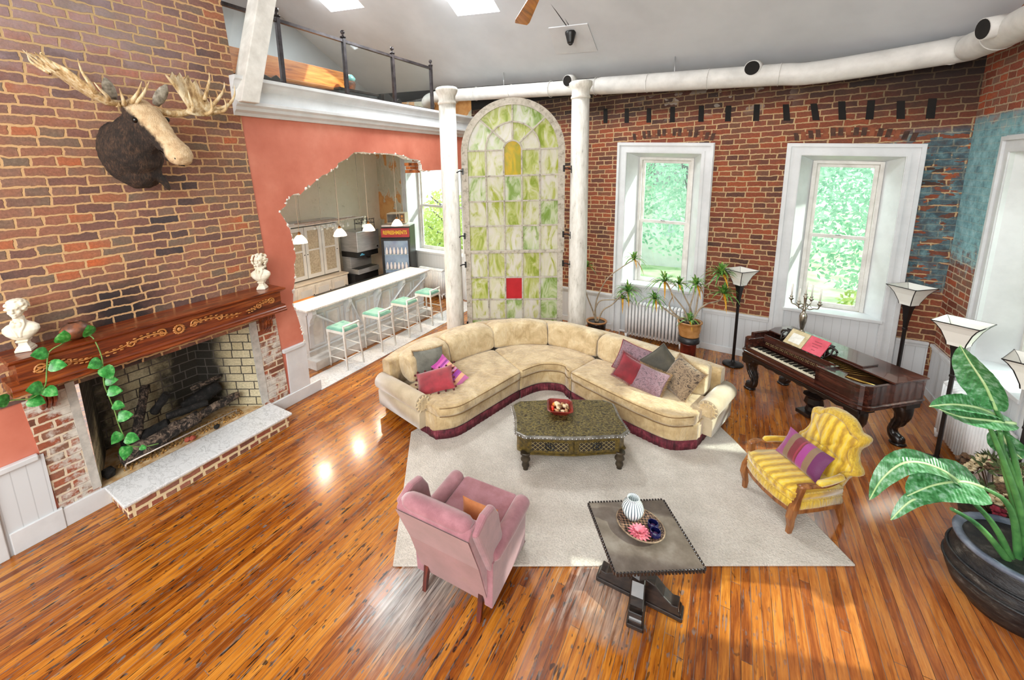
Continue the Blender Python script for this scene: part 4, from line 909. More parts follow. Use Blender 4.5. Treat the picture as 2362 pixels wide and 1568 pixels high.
def orn(y0, L, sg, name):
    q = M()
    q.tube([Vector((.385, y0 + sg * L * u, 1.885 + .035 * sin(u * 5.2) * (1 - u * .3))) for u in (i / 24 for i in range(25))], [.012 - .007 * i / 24 for i in range(25)], 6)
    q.tube(scroll(y0 + sg * .05, 1.90, .05, 1.4, sg, start=.5), [.011 - .006 * i / 26 for i in range(27)], 6)
    q.tube(scroll(y0 + sg * L * .55, 1.885, .038, 1.3, -sg, start=2.5), [.010 - .005 * i / 26 for i in range(27)], 6)
    for i in range(9):
        u = .08 + .1 * i; y = y0 + sg * L * u; z = 1.885 + .035 * sin(u * 5.2)
        for t in (-1, 1): q.ball((.386, y + sg * .01, z + t * .02), (.007, .020, .009), 8, 5)
    q.build(name, CARVE, fz)
orn(-.12, .62, -1, 'carved_scroll'); orn(.12, .62, 1, 'carved_scroll'); orn(-1.22, .42, 1, 'carved_scroll'); orn(1.22, .42, -1, 'carved_scroll')
q = M()
for k in range(14): a = 2 * pi * k / 14; q.ball((.39, .048 * cos(a), 1.89 + .048 * sin(a)), (.010, .022, .012), 8, 5)
q.ball((.395, 0, 1.89), (.014, .026, .026), 12, 8); q.build('carved_rosette', CARVE, fz)
for y in (-1.12, 1.22):
    q = M(); pr = [(.004, 1.70), (.24, 1.70), (.245, 1.64), (.20, 1.60), (.15, 1.55), (.145, 1.49), (.11, 1.44), (.06, 1.40), (.004, 1.37)]
    q.prism(pr, y - .06, y + .06, 'xz')
    for k in (-.04, 0, .04): q.tube(curve([(.25, y + k, 1.68), (.235, y + k, 1.62), (.165, y + k, 1.56), (.16, y + k, 1.49), (.11, y + k, 1.43), (.05, y + k, 1.38)], 14), .022, 6)
    q.build('corbel', MANTEL, mt, bevel=.006)

# white plaster busts
PLAST = plain('ivory_plaster', '#d5cbb4', '#e6dfcf', 10, .6)
def bust(label, loc, rz, curly):
    r = thing('plaster_bust', label, 'bust', loc, rz)
    M().lathe([(.085, 0), (.085, .02), (.078, .026), (.072, .04), (.05, .062), (.046, .085), (.062, .095), (.066, .108), (.055, .112)], 4, (0, 0, 0), False, 0, True, 0).build('pedestal', PLAST, r, bevel=.004)
    q = M(); sd = 5 if curly else 9
    # chest and shoulders: stacked rings, cut under the breast
    rg_ = []
    for z, w, d, y in ((.108, .045, .035, 0), (.13, .075, .05, -.004), (.165, .112, .062, -.006), (.20, .135, .066, -.004), (.235, .132, .062, .0), (.262, .10, .052, .004), (.28, .06, .045, .004), (.30, .042, .042, .0), (.34, .040, .042, -.004)):
        rg_.append([(w * cos(a) * (1 if abs(cos(a)) < .9 else 1), y + d * sin(a), z) for a in (2 * pi * k / 20 for k in range(20))])
    q.loft(rg_)
    if curly: q.box((.0, -.055, .24), (.05, .03, .09)); q.ball((-.02, -.062, .27), (.02, .015, .03)); q.ball((.02, -.062, .27), (.02, .015, .03))
    else:
        for k in range(4): q.ball((0, -.06, .20 + .022 * k), (.014, .012, .012))
    for sx in (-1, 1): q.tube(curve([(sx * .035, -.03, .31), (sx * .045, -.055, .26), (sx * .02, -.066, .20), (sx * .01, -.06, .15)], 10), .012, 6)
    hb0 = len(q.v)
    # head: skull, jaw, brow, nose, lips, chin, ears
    q.ball((0, .002, .405), (.050, .060, .062), 16, 12); q.ball((0, -.020, .372), (.038, .042, .045), 14, 10); q.ball((0, -.05, .343), (.016, .014, .013))
    q.ball((0, -.052, .415), (.036, .012, .010)); q.ball((0, -.060, .395), (.009, .012, .022)); q.ball((0, -.068, .383), (.012, .010, .009))
    q.ball((0, -.058, .362), (.017, .008, .005)); q.ball((0, -.057, .355), (.014, .008, .005))
    for sx in (-1, 1): q.ball((sx * .018, -.050, .403), (.009, .006, .005)); q.ball((sx * .026, -.038, .378), (.014, .016, .016)); q.ball((sx * .050, .004, .39), (.008, .014, .02))
    rr = random.Random(sd)
    for k in range(150 if curly else 120):
        a = rr.uniform(-pi, pi); t = rr.random()
        front = abs((a + pi / 2 + pi) % (2 * pi) - pi) < .9
        if curly:
            ph = rr.uniform(.15, 1.0) * (.55 if front else 1.9); z = .405 + .066 * cos(ph * .9); rad_ = .054 * sin(min(ph, 1.5)) + .004
            q.ball((rad_ * cos(a), .008 + rad_ * 1.08 * sin(a), z), (.013, .013, .012), 7, 5)
        else:
            if front and t > .12: continue
            z = .475 - .17 * t; rad_ = (.05 + .03 * sin(pi * min(1, t * 1.2))) * (1 if t > .1 else .5)
            q.ball((rad_ * cos(a), .012 + rad_ * .95 * sin(a), z), (.014, .014, .014), 7, 5)
    for i in range(hb0, len(q.v)): p = q.v[i]; q.v[i] = Vector((p.x * 1.25, p.y * 1.25, .335 + (p.z - .33) * 1.16))
    o = q.build('bust_figure', PLAST, r); rm = o.modifiers.new('fuse', 'REMESH'); rm.mode = 'VOXEL'; rm.voxel_size = .0045; rm.use_smooth_shade = True
    return r
bust('ivory plaster bust with tousled short curls at the near end of the mantel', (-5.62, .83, 2.057), rad(58), True)
bust('ivory plaster bust with a long curled wig at the far end of the mantel', (-5.60, 3.20, 2.057), rad(38), False)
cp = thing('clay_pot', 'squat round mottled clay pot on the mantel behind the ivy leaves', 'pot', (-5.58, 1.19, 2.057))
CLAY = plain('mottled_clay', '#3f322c', '#9a5a38', 9, .45, bump=.1)
M().lathe([(.045, 0), (.085, .02), (.122, .07), (.125, .10), (.10, .14), (.06, .162), (.052, .172), (.046, .168), (.055, .15), (.09, .10), (.001, .04)], 32, cap=False).build('pot_body', CLAY, cp)
# trailing pothos
LEAFV = N('pothos_leaf'); v = LEAFV.coord('Object'); a = LEAFV.noise(v, 22, 3, .6); LEAFV = LEAFV.done(LEAFV.ramp(a, [(.35, '#1d6a24'), (.55, '#3c9a42'), (.72, '#7fbf74')]), .35, 0, .2)
STEMV = plain('pothos_stem', '#4a7a34', '#7a9a52', 20, .5)
def heart(sz):
    pts = [(0, 0), (.22, -.14), (.42, -.10), (.54, .10), (.52, .38), (.38, .66), (.18, .88), (0, 1.06)]; q = M()
    R = [(x * sz, y * sz, -.10 * sz * abs(x) * 2 * (.6) + .06 * sz * sin(y * 2.5)) for x, y in pts]; Lf = [(-x, y, z) for x, y, z in R]
    mid = [(0, y * sz, .05 * sz + .06 * sz * sin(y * 2.5)) for x, y in pts]
    n = len(pts); q.add(mid + R + Lf, [(i, n + i, n + i + 1, i + 1) for i in range(n - 1)] + [(2 * n + i, i, i + 1, 2 * n + i + 1) for i in range(n - 1)], True); return q
def vine(label, pts, leaves):
    r = thing('trailing_pothos', label, 'plant', pts[0]); o = Vector(pts[0])
    P = [Vector(p) - o for p in pts]; M().tube(curve(P, 40), .006, 6).build('stem', STEMV, r)
    rr = random.Random(len(pts))
    for t, dx, dy, dz, sz in leaves:
        b = cr(P, t * (len(P) - 1)); d = Vector((dx, dy, dz)).normalized(); side = d.cross(Vector((1, .15, .35))).normalized(); nn = side.cross(d)
        h = heart(sz * .92); mtx = Matrix((side, d, nn)).transposed(); k = b + d * sz * .22
        h.map(lambda q: k + mtx @ q); h.tube([b, k + d * .004], .003, 5); h.build('leaf', LEAFV, r)
xm = -5.375
vine('pothos strand hanging from the clay pot to the left, past the curly-haired bust', [(-5.52, 1.13, 2.066), (-5.44, 1.07, 2.085), (xm, 1.02, 2.09), (xm + .015, .93, 2.05), (xm + .02, .89, 1.9), (xm + .02, .86, 1.76), (xm - .03, .82, 1.68), (-5.5, .76, 1.62), (-5.52, .66, 1.65), (-5.50, .52, 1.70)],
     [(.2, .3, .2, 1, .125), (.33, .3, -1, .2, .12), (.42, .4, 1, -.35, .12), (.58, .4, -.9, .25, .13), (.60, .4, .5, -.7, .11), (.80, .3, .7, -.55, .12), (.9, .3, -.7, .4, .12), (.99, .3, -1, .1, .11)])
vine('pothos strand hanging from the clay pot straight down over the firebox', [(-5.50, 1.23, 2.066), (-5.42, 1.25, 2.09), (xm, 1.27, 2.03), (xm + .02, 1.29, 1.86), (xm + .02, 1.28, 1.70), (xm, 1.27, 1.56), (xm - .01, 1.29, 1.40), (xm - .01, 1.31, 1.25), (xm - .01, 1.32, 1.08), (xm, 1.34, .92), (xm, 1.36, .80), (xm, 1.48, .70), (xm + .02, 1.62, .66)],
     [(.10, .4, -.15, 1, .125), (.27, .4, -1, -.1, .125), (.30, .4, .25, -1, .14), (.40, .4, 1, -.15, .10), (.46, .4, .9, -.35, .115), (.55, .3, .8, -.6, .10), (.63, .4, 1, -.2, .12), (.72, .4, -.9, -.5, .12), (.76, .4, .8, -.55, .12), (.83, .4, -.5, -.9, .13), (.9, .4, .6, -.5, .06)])

# fire bed
BARK = N('charred_bark'); v = BARK.coord('Object', (9, 9, 9)); a = BARK.noise(v, 1.3, 6, .75, .8); BARK.bump(a, 1.0, .03); BARK = BARK.done(BARK.ramp(a, [(.36, '#0b0a0a'), (.48, '#2c2622'), (.56, '#7a685a'), (.68, '#b39d88')]), .9)
CHAR = N('black_charcoal'); v = CHAR.coord('Object'); a = CHAR.noise(v, 14, 5, .7); CHAR.bump(a, 1.0, .03); CHAR = CHAR.done(CHAR.ramp(a, [(.4, '#090909'), (.6, '#242221'), (.75, '#57514c')]), .85)
def log(label, a, b, r, mat, seed, taper=.85):
    a, b = Vector(a), Vector(b); c_ = (a + b) / 2; n = 14; rings = []; d = (b - a).normalized(); u = d.orthogonal().normalized(); w = d.cross(u)
    for i in range(n + 1):
        p = (a - c_) + (b - a) * (i / n); ring = []
        for k in range(14):
            t = 2 * pi * k / 14; e = u * cos(t) + w * sin(t); q = 1 + .28 * noise.noise((p + e * r) * 9 + Vector((seed, 0, 0))) + .10 * noise.noise((p + e * r) * 30)
            ring.append(p + e * r * q * (1 - (1 - taper) * i / n) * (.9 if i in (0, n) else 1))
        rings.append(ring)
    o = M().loft(rings).build('fire_log', mat, loc=c_); return tag(o, label, 'log', 'logs in the firebox')
log('long grey bark log along the front of the firebox, reaching furthest right', (-5.98, 1.95, .40), (-6.0, 2.86, .47), .068, BARK, 1)
log('thick grey bark log with a burnt hollow end, front left of the fire', (-5.95, 1.42, .36), (-5.98, 2.30, .43), .10, BARK, 2)
log('pale split log leaning upright at the left behind the front logs', (-6.12, 1.62, .40), (-6.42, 1.92, .95), .06, BARK, 3)
log('black forked piece lying across the middle of the fire', (-6.1, 1.98, .56), (-6.02, 2.45, .55), .05, CHAR, 4)
log('black upright stub with a yellow knot above the middle log', (-6.25, 1.90, .62), (-6.12, 2.04, .86), .055, CHAR, 5)
log('thick black log at the back right under the grey stick', (-6.28, 2.25, .48), (-6.22, 2.72, .62), .10, CHAR, 6)
log('thin grey stick resting on top of the back right log', (-6.22, 2.36, .74), (-6.26, 2.78, .74), .035, BARK, 7)
log('dark log at the back left beside the left firebrick side', (-6.28, 1.55, .34), (-6.05, 1.98, .48), .085, CHAR, 8)
gb = thing('burner_bar', 'thin pale gas burner bar on little feet before the logs', 'burner', (-5.87, 2.05, .24)); IRONW = plain('pale_metal', '#a89c94', '#c9bdb4', 6, .4, .6)
M().tube([(0, -.62, .08), (0, .68, .08)], .011, 8).build('bar', IRONW, gb); M().tube([(0, .68, .08), (-.02, .70, .06), (-.03, .70, .0)], .010, 8).build('foot', IRONW, gb); M().tube([(0, -.62, .08), (-.03, -.62, .0)], .010, 8).build('foot', IRONW, gb)
o = M().ball((0, 0, .06), (.075, .065, .07), 8, 6, .5, 3, False).build('charred_block', CHAR, loc=(-5.93, 1.28, .225)); tag(o, 'dark charred block by the left front corner of the firebox', 'stone')
em = M(); rr = random.Random(3)
for k in range(420):
    y = rr.uniform(1.4, 2.85); x = rr.uniform(-6.1, -5.86); s_ = rr.uniform(.006, .016); em.ball((x, y, .222 + s_ * .6), (s_, s_ * 1.2, s_), 5, 4, .5, k, False)
o = em.build('ember_gravel', plain('ember_gravel', '#5a3a22', '#c79a55', 40, .9)); tag(o, 'tan and brown ember gravel strewn before the logs', 'gravel', kind='stuff')
for k, (y, mt_) in enumerate(((1.98, 'a'), (2.03, 'a'), (2.33, 'b'))):
    o = M().ball((0, 0, .03), (.03, .04, .032), 9, 7, .3, k).build('pine_cone' if mt_ == 'a' else 'grey_pebble', plain('cone_red', '#8a2f24', '#b5624a', 30, .8) if mt_ == 'a' else CHAR, loc=(-5.85 + .02 * k, y + .1, .225))
    tag(o, ('reddish pine cone lying just before the burner bar, nearer the left end' if k == 0 else 'reddish pine cone before the burner bar, the one beside the first cone to its right') if mt_ == 'a' else 'dark grey pebble before the burner bar, right of the red cones', 'cone' if mt_ == 'a' else 'stone')

# ------------------------------------------------------------------ moose head
mh = thing('moose_head', 'mounted moose head with broad antlers on the brick chimney breast', 'animal trophy', (XL + .03, 1.94, 3.95)); MO = Vector((XL, 1.94, 3.95))
m = N('moose_hide'); P = m.sep(m.coord('Object')); n_ = m.noise(m.coord('Object', (1, 1, 1)), 9, 5, .7); fz_ = m.noise(m.coord('Object', (60, 60, 14)), 1.5, 4, .7)
# local position relative to the brow; face front = tan, throat and neck = black brown
dd = m.math('ADD', m.math('ADD', m.math('MULTIPLY', m.math('SUBTRACT', P[0], .40), .72), m.math('MULTIPLY', m.math('SUBTRACT', P[1], .045), .34)), m.math('MULTIPLY', m.math('SUBTRACT', P[2], .38), .60))
nose = m.math('ADD', m.math('MULTIPLY', m.math('SUBTRACT', P[0], .70), 3.0), 0.0)
k_ = m.math('MAXIMUM', m.math('ADD', dd, m.math('MULTIPLY', m.math('SUBTRACT', n_, .5), .10)), m.math('MULTIPLY', nose, .3))
mask = m.ramp(m.math('ADD', k_, .5), [(.495, 0.0), (.54, 1.0)])
m.bump(fz_, .8, .02)
HIDE = m.done(m.mix(mask, m.ramp(m.math('ADD', m.math('MULTIPLY', n_, .5), m.math('MULTIPLY', fz_, .5)), [(.36, '#0e0a09'), (.5, '#2a1d16'), (.66, '#5c4230')]), m.ramp(n_, [(.3, '#a88662'), (.5, '#cdb08a'), (.7, '#dcc8a8')])), .85)
q = M()
def blob(pts, n=22):
    rings = []
    for i, (x, y, z, w, h) in enumerate(pts):
        a = Vector(pts[max(0, i - 1)][:3]); b = Vector(pts[min(len(pts) - 1, i + 1)][:3]); t = (b - a).normalized(); sd = t.cross(Vector((0, 0, 1)))
        sd = sd.normalized() if sd.length > .05 else Vector((0, 1, 0)); up = sd.cross(t); rings.append([Vector((x, y, z)) + sd * w * cos(2 * pi * k / n) + up * h * sin(2 * pi * k / n) for k in range(n)])
    q.loft(rings)
def L(*a): return tuple((a[i] - MO[i]) if i < 3 else a[i] for i in range(len(a)))
blob([L(-5.795, 1.95, 3.92, .27, .36), L(-5.70, 1.95, 3.94, .285, .38), L(-5.60, 1.95, 4.0, .27, .34), L(-5.50, 1.96, 4.12, .21, .25), L(-5.40, 1.98, 4.26, .13, .15)])
blob([L(-5.50, 1.96, 4.42, .09, .09), L(-5.44, 1.975, 4.37, .15, .13), L(-5.36, 2.01, 4.28, .155, .155), L(-5.28, 2.05, 4.17, .135, .15), L(-5.20, 2.085, 4.06, .108, .128), L(-5.12, 2.12, 3.96, .10, .115), L(-5.05, 2.15, 3.88, .115, .125), L(-5.00, 2.175, 3.82, .10, .095), L(-4.975, 2.19, 3.785, .04, .04)])
q.ball(L(-5.62, 1.98, 3.70), (.20, .20, .17), 14, 10); q.ball(L(-5.40, 2.0, 4.05), (.15, .12, .17), 14, 10)
q.ball(L(-5.13, 2.09, 3.86), (.07, .06, .05), 12, 8); q.ball(L(-5.40, 1.87, 4.26), (.05, .04, .05)); q.ball(L(-5.34, 2.12, 4.30), (.05, .04, .05))
q.tube([L(-5.48, 2.1, 3.66), L(-5.46, 2.15, 3.56), L(-5.45, 2.17, 3.50)], [.05, .035, .012], 8)
b_ = q.build('head_and_neck', HIDE, mh); rm = b_.modifiers.new('fuse', 'REMESH'); rm.mode = 'VOXEL'; rm.voxel_size = .016; rm.use_smooth_shade = True
cl_ = bpy.data.textures.new('fur_clumps', 'CLOUDS'); cl_.noise_scale = .05; dp = b_.modifiers.new('fur', 'DISPLACE'); dp.texture = cl_; dp.strength = .022; dp.mid_level = .5
dsm = b_.modifiers.new('relax', 'SMOOTH'); dsm.iterations = 2; dsm.factor = .5
EARM = plain('grey_ear_fur', '#6b6458', '#b3ab9c', 20, .9)
for c_, d, wd in ((L(-5.47, 2.17, 4.43), Vector((.10, .10, .22)), .06), (L(-5.56, 1.83, 4.44), Vector((.06, -.06, .22)), .06)):
    c_ = Vector(c_); s2 = d.cross(Vector((1, 0, 0))).normalized(); e = M(); rg_ = []
    for u, k in ((0, .5), (.25, .95), (.5, 1), (.75, .8), (.95, .3), (1, .05)):
        p = c_ + d * u; rg_.append([p + s2 * wd * k * cos(t) + Vector((1, 0, -.3)) * .022 * k * sin(t) for t in (2 * pi * j / 10 for j in range(10))])
    e.loft(rg_).build('ear', EARM, mh)
EYE = plain('glass_eye', '#0a0706', '#140d0a', 5, .08)
for c_ in (L(-5.285, 1.895, 4.235), L(-5.25, 2.165, 4.255)): M().ball(c_, .030, 12, 8).build('eye', EYE, mh)
M().ball(L(-4.985, 2.085, 3.845), (.02, .018, .026), 10, 8).build('nostril', EYE, mh)
M().tube([L(-5.16, 2.02, 3.93), L(-5.07, 2.075, 3.845), L(-5.01, 2.12, 3.775), L(-4.985, 2.16, 3.76)], [.008, .012, .012, .006], 6).build('mouth', EYE, mh)
ANT = N('antler_bone'); v = ANT.coord('Object', (14, 14, 5)); a = ANT.noise(v, 1.2, 5, .7); ANT.bump(a, .5, .02); ANT = ANT.done(ANT.ramp(a, [(.32, '#7a5a34'), (.46, '#b89a6c'), (.62, '#d8c8a8')]), .55)
def tine(q, pts, r): q.tube([Vector(L(*p)) for p in curve(pts, 10)], [r * (1 - .92 * (i / 10) ** 1.4) for i in range(11)], 8)
q = M()   # camera-right antler, palm facing the room
pal = [(2.36, 4.345), (2.42, 4.42), (2.385, 4.53), (2.335, 4.62), (2.285, 4.69), (2.25, 4.745), (2.30, 4.715), (2.335, 4.79), (2.37, 4.735), (2.42, 4.80), (2.455, 4.725), (2.505, 4.79), (2.535, 4.70), (2.575, 4.75), (2.60, 4.655), (2.64, 4.60), (2.66, 4.52), (2.70, 4.47), (2.76, 4.44), (2.80, 4.42), (2.72, 4.37), (2.62, 4.335), (2.5, 4.325)]
cy, cz = 2.5, 4.5
def cup(y, z): return -5.36 + .9 * (y - cy) ** 2 + .55 * max(0, 4.5 - z) ** 1 - .10 * max(0, z - 4.5)
fr = []; 
for k in (0, 1): fr.append([Vector(L(cup(y, z) + (.012 if k else -.012), y, z)) for y, z in pal])
md = [[Vector(L(cup(cy + (y - cy) * .5, cz + (z - cz) * .5) + (.018 if k else -.018), cy + (y - cy) * .5, cz + (z - cz) * .5)) for y, z in pal] for k in (0, 1)]
ctr = [Vector(L(cup(cy, cz) + s2, cy, cz)) for s2 in (-.018, .018)]; n = len(pal)
q.add(md[0] + fr[0] + fr[1] + md[1] + ctr, [(i, (i + 1) % n, n + (i + 1) % n, n + i) for i in range(n)] + [(n + i, n + (i + 1) % n, 2 * n + (i + 1) % n, 2 * n + i) for i in range(n)] + [(2 * n + i, 2 * n + (i + 1) % n, 3 * n + (i + 1) % n, 3 * n + i) for i in range(n)] + [(4 * n, (i + 1) % n, i) for i in range(n)] + [(4 * n + 1, 3 * n + i, 3 * n + (i + 1) % n) for i in range(n)], True)
q.tube([Vector(L(*p)) for p in curve([(-5.44, 2.03, 4.39), (-5.40, 2.16, 4.36), (-5.36, 2.28, 4.34), (-5.33, 2.40, 4.36), (-5.32, 2.46, 4.38)], 10)], [.036, .034, .034, .034, .036, .038, .04, .04, .036, .03, .02], 10)
for pts, r in (([(-5.33, 2.62, 4.52), (-5.30, 2.66, 4.66), (-5.29, 2.69, 4.76), (-5.30, 2.70, 4.84)], .024), ([(-5.30, 2.68, 4.46), (-5.27, 2.76, 4.56), (-5.25, 2.82, 4.66), (-5.26, 2.84, 4.75)], .024), ([(-5.28, 2.72, 4.42), (-5.24, 2.84, 4.48), (-5.22, 2.92, 4.60), (-5.23, 2.94, 4.72)], .026),
               ([(-5.30, 2.44, 4.36), (-5.20, 2.43, 4.42), (-5.16, 2.39, 4.50), (-5.15, 2.375, 4.58)], .026), ([(-5.28, 2.58, 4.35), (-5.16, 2.60, 4.38), (-5.12, 2.59, 4.46), (-5.12, 2.575, 4.55)], .026), ([(-5.27, 2.68, 4.38), (-5.15, 2.74, 4.40), (-5.12, 2.75, 4.46), (-5.13, 2.74, 4.54)], .024)): tine(q, pts, r)
o = q.build('antler', ANT, mh)
q = M()   # camera-left antler, seen edge on
sec = [(-5.42, 1.86, 4.40, .035, .035), (-5.42, 1.74, 4.41, .06, .03), (-5.42, 1.64, 4.47, .12, .028), (-5.42, 1.54, 4.56, .17, .025), (-5.42, 1.45, 4.65, .18, .022), (-5.42, 1.37, 4.71, .15, .018)]
rg_ = []
for i, (x, y, z, wx, th) in enumerate(sec):
    rg_.append([Vector(L(x - .06 * i * .5 + wx * cos(t), y + th * sin(t) * .6, z + th * sin(t) + .10 * wx * abs(cos(t)))) for t in (2 * pi * j / 14 for j in range(14))])
q.loft(rg_)
q.tube([Vector(L(*p)) for p in curve([(-5.46, 1.98, 4.40), (-5.44, 1.90, 4.40), (-5.42, 1.80, 4.40)], 6)], .036, 10)
for k, (dx, e) in enumerate(((-.22, (1.30, 4.86)), (-.13, (1.25, 4.84)), (-.04, (1.235, 4.80)), (.06, (1.28, 4.79)), (.13, (1.31, 4.78)))):
    tine(q, [(-5.55 + dx * .7, 1.42, 4.67), (-5.55 + dx * .9, 1.36, 4.72), (-5.55 + dx, 1.31, 4.77), (-5.53 + dx * 1.1, e[0], e[1])], .022)
tine(q, [(-5.34, 1.63, 4.47), (-5.28, 1.58, 4.54), (-5.26, 1.53, 4.64), (-5.27, 1.52, 4.75)], .024); tine(q, [(-5.34, 1.72, 4.42), (-5.27, 1.69, 4.44), (-5.24, 1.63, 4.50), (-5.24, 1.60, 4.55)], .022)
for pts, r in (([(-5.40, 1.86, 4.39), (-5.30, 1.83, 4.40), (-5.27, 1.81, 4.46), (-5.27, 1.80, 4.53)], .026), ([(-5.40, 1.90, 4.40), (-5.28, 1.90, 4.43), (-5.24, 1.95, 4.52), (-5.24, 1.99, 4.62)], .028), ([(-5.40, 1.92, 4.40), (-5.26, 1.94, 4.43), (-5.22, 2.0, 4.53), (-5.22, 2.05, 4.63)], .026)): tine(q, pts, r)
q.build('antler', ANT, mh)
# ------------------------------------------------------------------ columns and stained-glass screen
CD = Vector((.88, .475, 0)).normalized(); CN = Vector((.475, -.88, 0)).normalized(); C0 = Vector((-4.64, 6.73, 0))
def CP(s, off, z): p = C0 + CD * s + CN * off; return Vector((p.x, p.y, z))
COLM = N('flaking_white_column'); v = COLM.coord('Object', (3, 3, .7)); a = COLM.noise(v, 5, 5, .7); COLM.bump(a, .3, .01); COLM = COLM.done(COLM.ramp(a, [(.28, '#8f8a80'), (.38, '#c9c5bb'), (.6, '#e0ddd5')]), .55)
for s, lab in ((-.08, 'flaking white column left of the arched stained-glass window'), (2.40, 'flaking white column right of the arched stained-glass window')):
    p = CP(s, 0, 0); c_ = thing('column', lab, 'column', p)
    M().lathe([(.185, .22), (.18, .4), (.16, 4.86)], 28).build('shaft', COLM, c_)
    M().lathe([(.24, 0), (.24, .1), (.215, .13), (.225, .17), (.19, .22)], 28).build('base', COLM, c_)
    M().lathe([(.158, 4.86), (.175, 4.88), (.175, 4.91), (.16, 4.93), (.16, 5.02), (.18, 5.05), (.205, 5.10), (.21, 5.15), (.19, 5.17)], 28).build('capital', COLM, c_)
aw = thing('arched_window_screen', 'tall round-topped screen of green and white stained glass between the columns', 'stained glass window', CP(1.14, 0, 0), math.atan2(CD.y, CD.x))
FRM = N('chipped_cream_frame'); v = FRM.coord('Object'); a = FRM.noise(v, 13, 5, .7); FRM.bump(a, .3, .01); FRM = FRM.done(FRM.ramp(a, [(.32, '#7d7566'), (.45, '#b0a99b'), (.65, '#c4bdb1')]), .7)
def slag(name, a, b, c3, sc, seed):
    m = N(name); v = m.coord('Object', (2.2, 2.2, .9), (0, 0, 0), (seed * 3.7, seed, seed * 1.9)); n_ = m.noise(v, sc, 4, .6, 1.4); c = m.ramp(n_, [(.37, a), (.51, b), (.65, c3)])
    t = m.n('BsdfTranslucent'); m.l(c, t.inputs[0]); mx = m.n('MixShader'); mx.inputs[0].default_value = .6; m.b.inputs['Roughness'].default_value = .25; m.l(c, m.b.inputs['Base Color'])
    m.l(m.b.outputs[0], mx.inputs[1]); m.l(t.outputs[0], mx.inputs[2]); m.l(mx.outputs[0], m.t.nodes['Material Output'].inputs[0]); return m.m
SL = [slag('slag_glass_%s' % 'abcd'[k], *c, 2.6, k + 1) for k, c in enumerate((('#f8f8f2', '#f0f2dc', '#c9d45c'), ('#f4f5e4', '#dde59a', '#b4c850'), ('#fafaf8', '#f4f5ea', '#d8e08c'), ('#f6f8f4', '#e4efcc', '#a8c86a')))]
SLY = slag('slag_glass_amber', '#c9c83a', '#e6d030', '#f2dc2c', 2.6, 7); RED = plain('red_pane', '#a81420', '#bd1f2a', 3, .3)
W2_, SP_, FW = .985, 3.96, .125       # half width, spring height, frame width
TOPZ = SP_ + W2_
def arcp(r, a): return (r * cos(a), SP_ + r * sin(a))
q = M(); out = [(W2_, 2.06)] + [arcp(W2_, pi * i / 28) for i in range(29)] + [(-W2_, 2.06)]; inn = [(W2_ - FW, 2.06)] + [arcp(W2_ - FW, pi * i / 28) for i in range(29)] + [(-W2_ + FW, 2.06)]
n = len(out); vs = [(x, y, z) for y in (-.035, .035) for L in (out, inn) for x, z in L]
q.add(vs, [(i, i + 1, n + i + 1, n + i) for i in range(n - 1)] + [(2 * n + i, 3 * n + i, 3 * n + i + 1, 2 * n + i + 1) for i in range(n - 1)] + [(i, 2 * n + i, 2 * n + i + 1, i + 1) for i in range(n - 1)] + [(n + i, n + i + 1, 3 * n + i + 1, 3 * n + i) for i in range(n - 1)])
q.build('arched_frame', FRM, aw)
q = M(); q.bx(-W2_ + .02, -.035, .0, -W2_ + FW, .035, 2.03).bx(W2_ - FW, -.035, 0, W2_ - .02, .035, 2.03).bx(-W2_ + FW, -.035, 0, W2_ - FW, .035, .20)
q.build('lower_frame', FRM, aw, bevel=.004); M().bx(-W2_ + .0, -.05, 2.0, W2_ - .0, .05, 2.06).build('meeting_rail', FRM, aw, bevel=.006)
I = W2_ - FW; cols = [-I + 2 * I * k / 5 for k in range(6)]
rowsL = [.20, .62, 1.04, 1.50, 2.0]; rowsU = [2.06, 2.545, 3.03, 3.515, 4.0]
mb = M()
def bar(x0, z0, x1, z1, w=.03):
    d = Vector((x1 - x0, 0, z1 - z0)); L = d.length; d.normalize(); e = Vector((-d.z, 0, d.x)) * w / 2; a, b = Vector((x0, 0, z0)), Vector((x1, 0, z1))
    mb.add([p + Vector((0, y, 0)) for y in (-.022, .018) for p in (a - e, b - e, b + e, a + e)], [(0, 1, 2, 3), (7, 6, 5, 4), (0, 4, 5, 1), (1, 5, 6, 2), (2, 6, 7, 3), (3, 7, 4, 0)])
for x in cols[1:-1]: bar(x, .2, x, 2.0); bar(x, 2.06, x, 4.0)
for z in rowsL[1:-1]: bar(-I, z, I, z)
for z in rowsU[1:]:
    if z < SP_: bar(-I, z, I, z)
    else: bar(-I, z, cols[2], z); bar(cols[3], z, I, z)
r1, r2, zc = cols[3], cols[4], 4.0       # inner arch over the amber light, middle arch
for R_ in (r1, r2):
    for k in range(14): a, b = pi * k / 14, pi * (k + 1) / 14; bar(R_ * cos(a), zc + R_ * sin(a), R_ * cos(b), zc + R_ * sin(b))
for a in (45, 90, 135): bar(r1 * cos(rad(a)), zc + r1 * sin(rad(a)), *(lambda R_: (R_ * cos(rad(a)), SP_ + R_ * sin(rad(a))))(I + .02))
mb.build('glazing_bars', FRM, aw, bevel=.003)
def pane(poly, mat, label=None):
    o = M().prism(poly, -.004, .004, 'xz').build('glass_pane', mat, aw)
    if label: o['label'] = label
rr = random.Random(12)
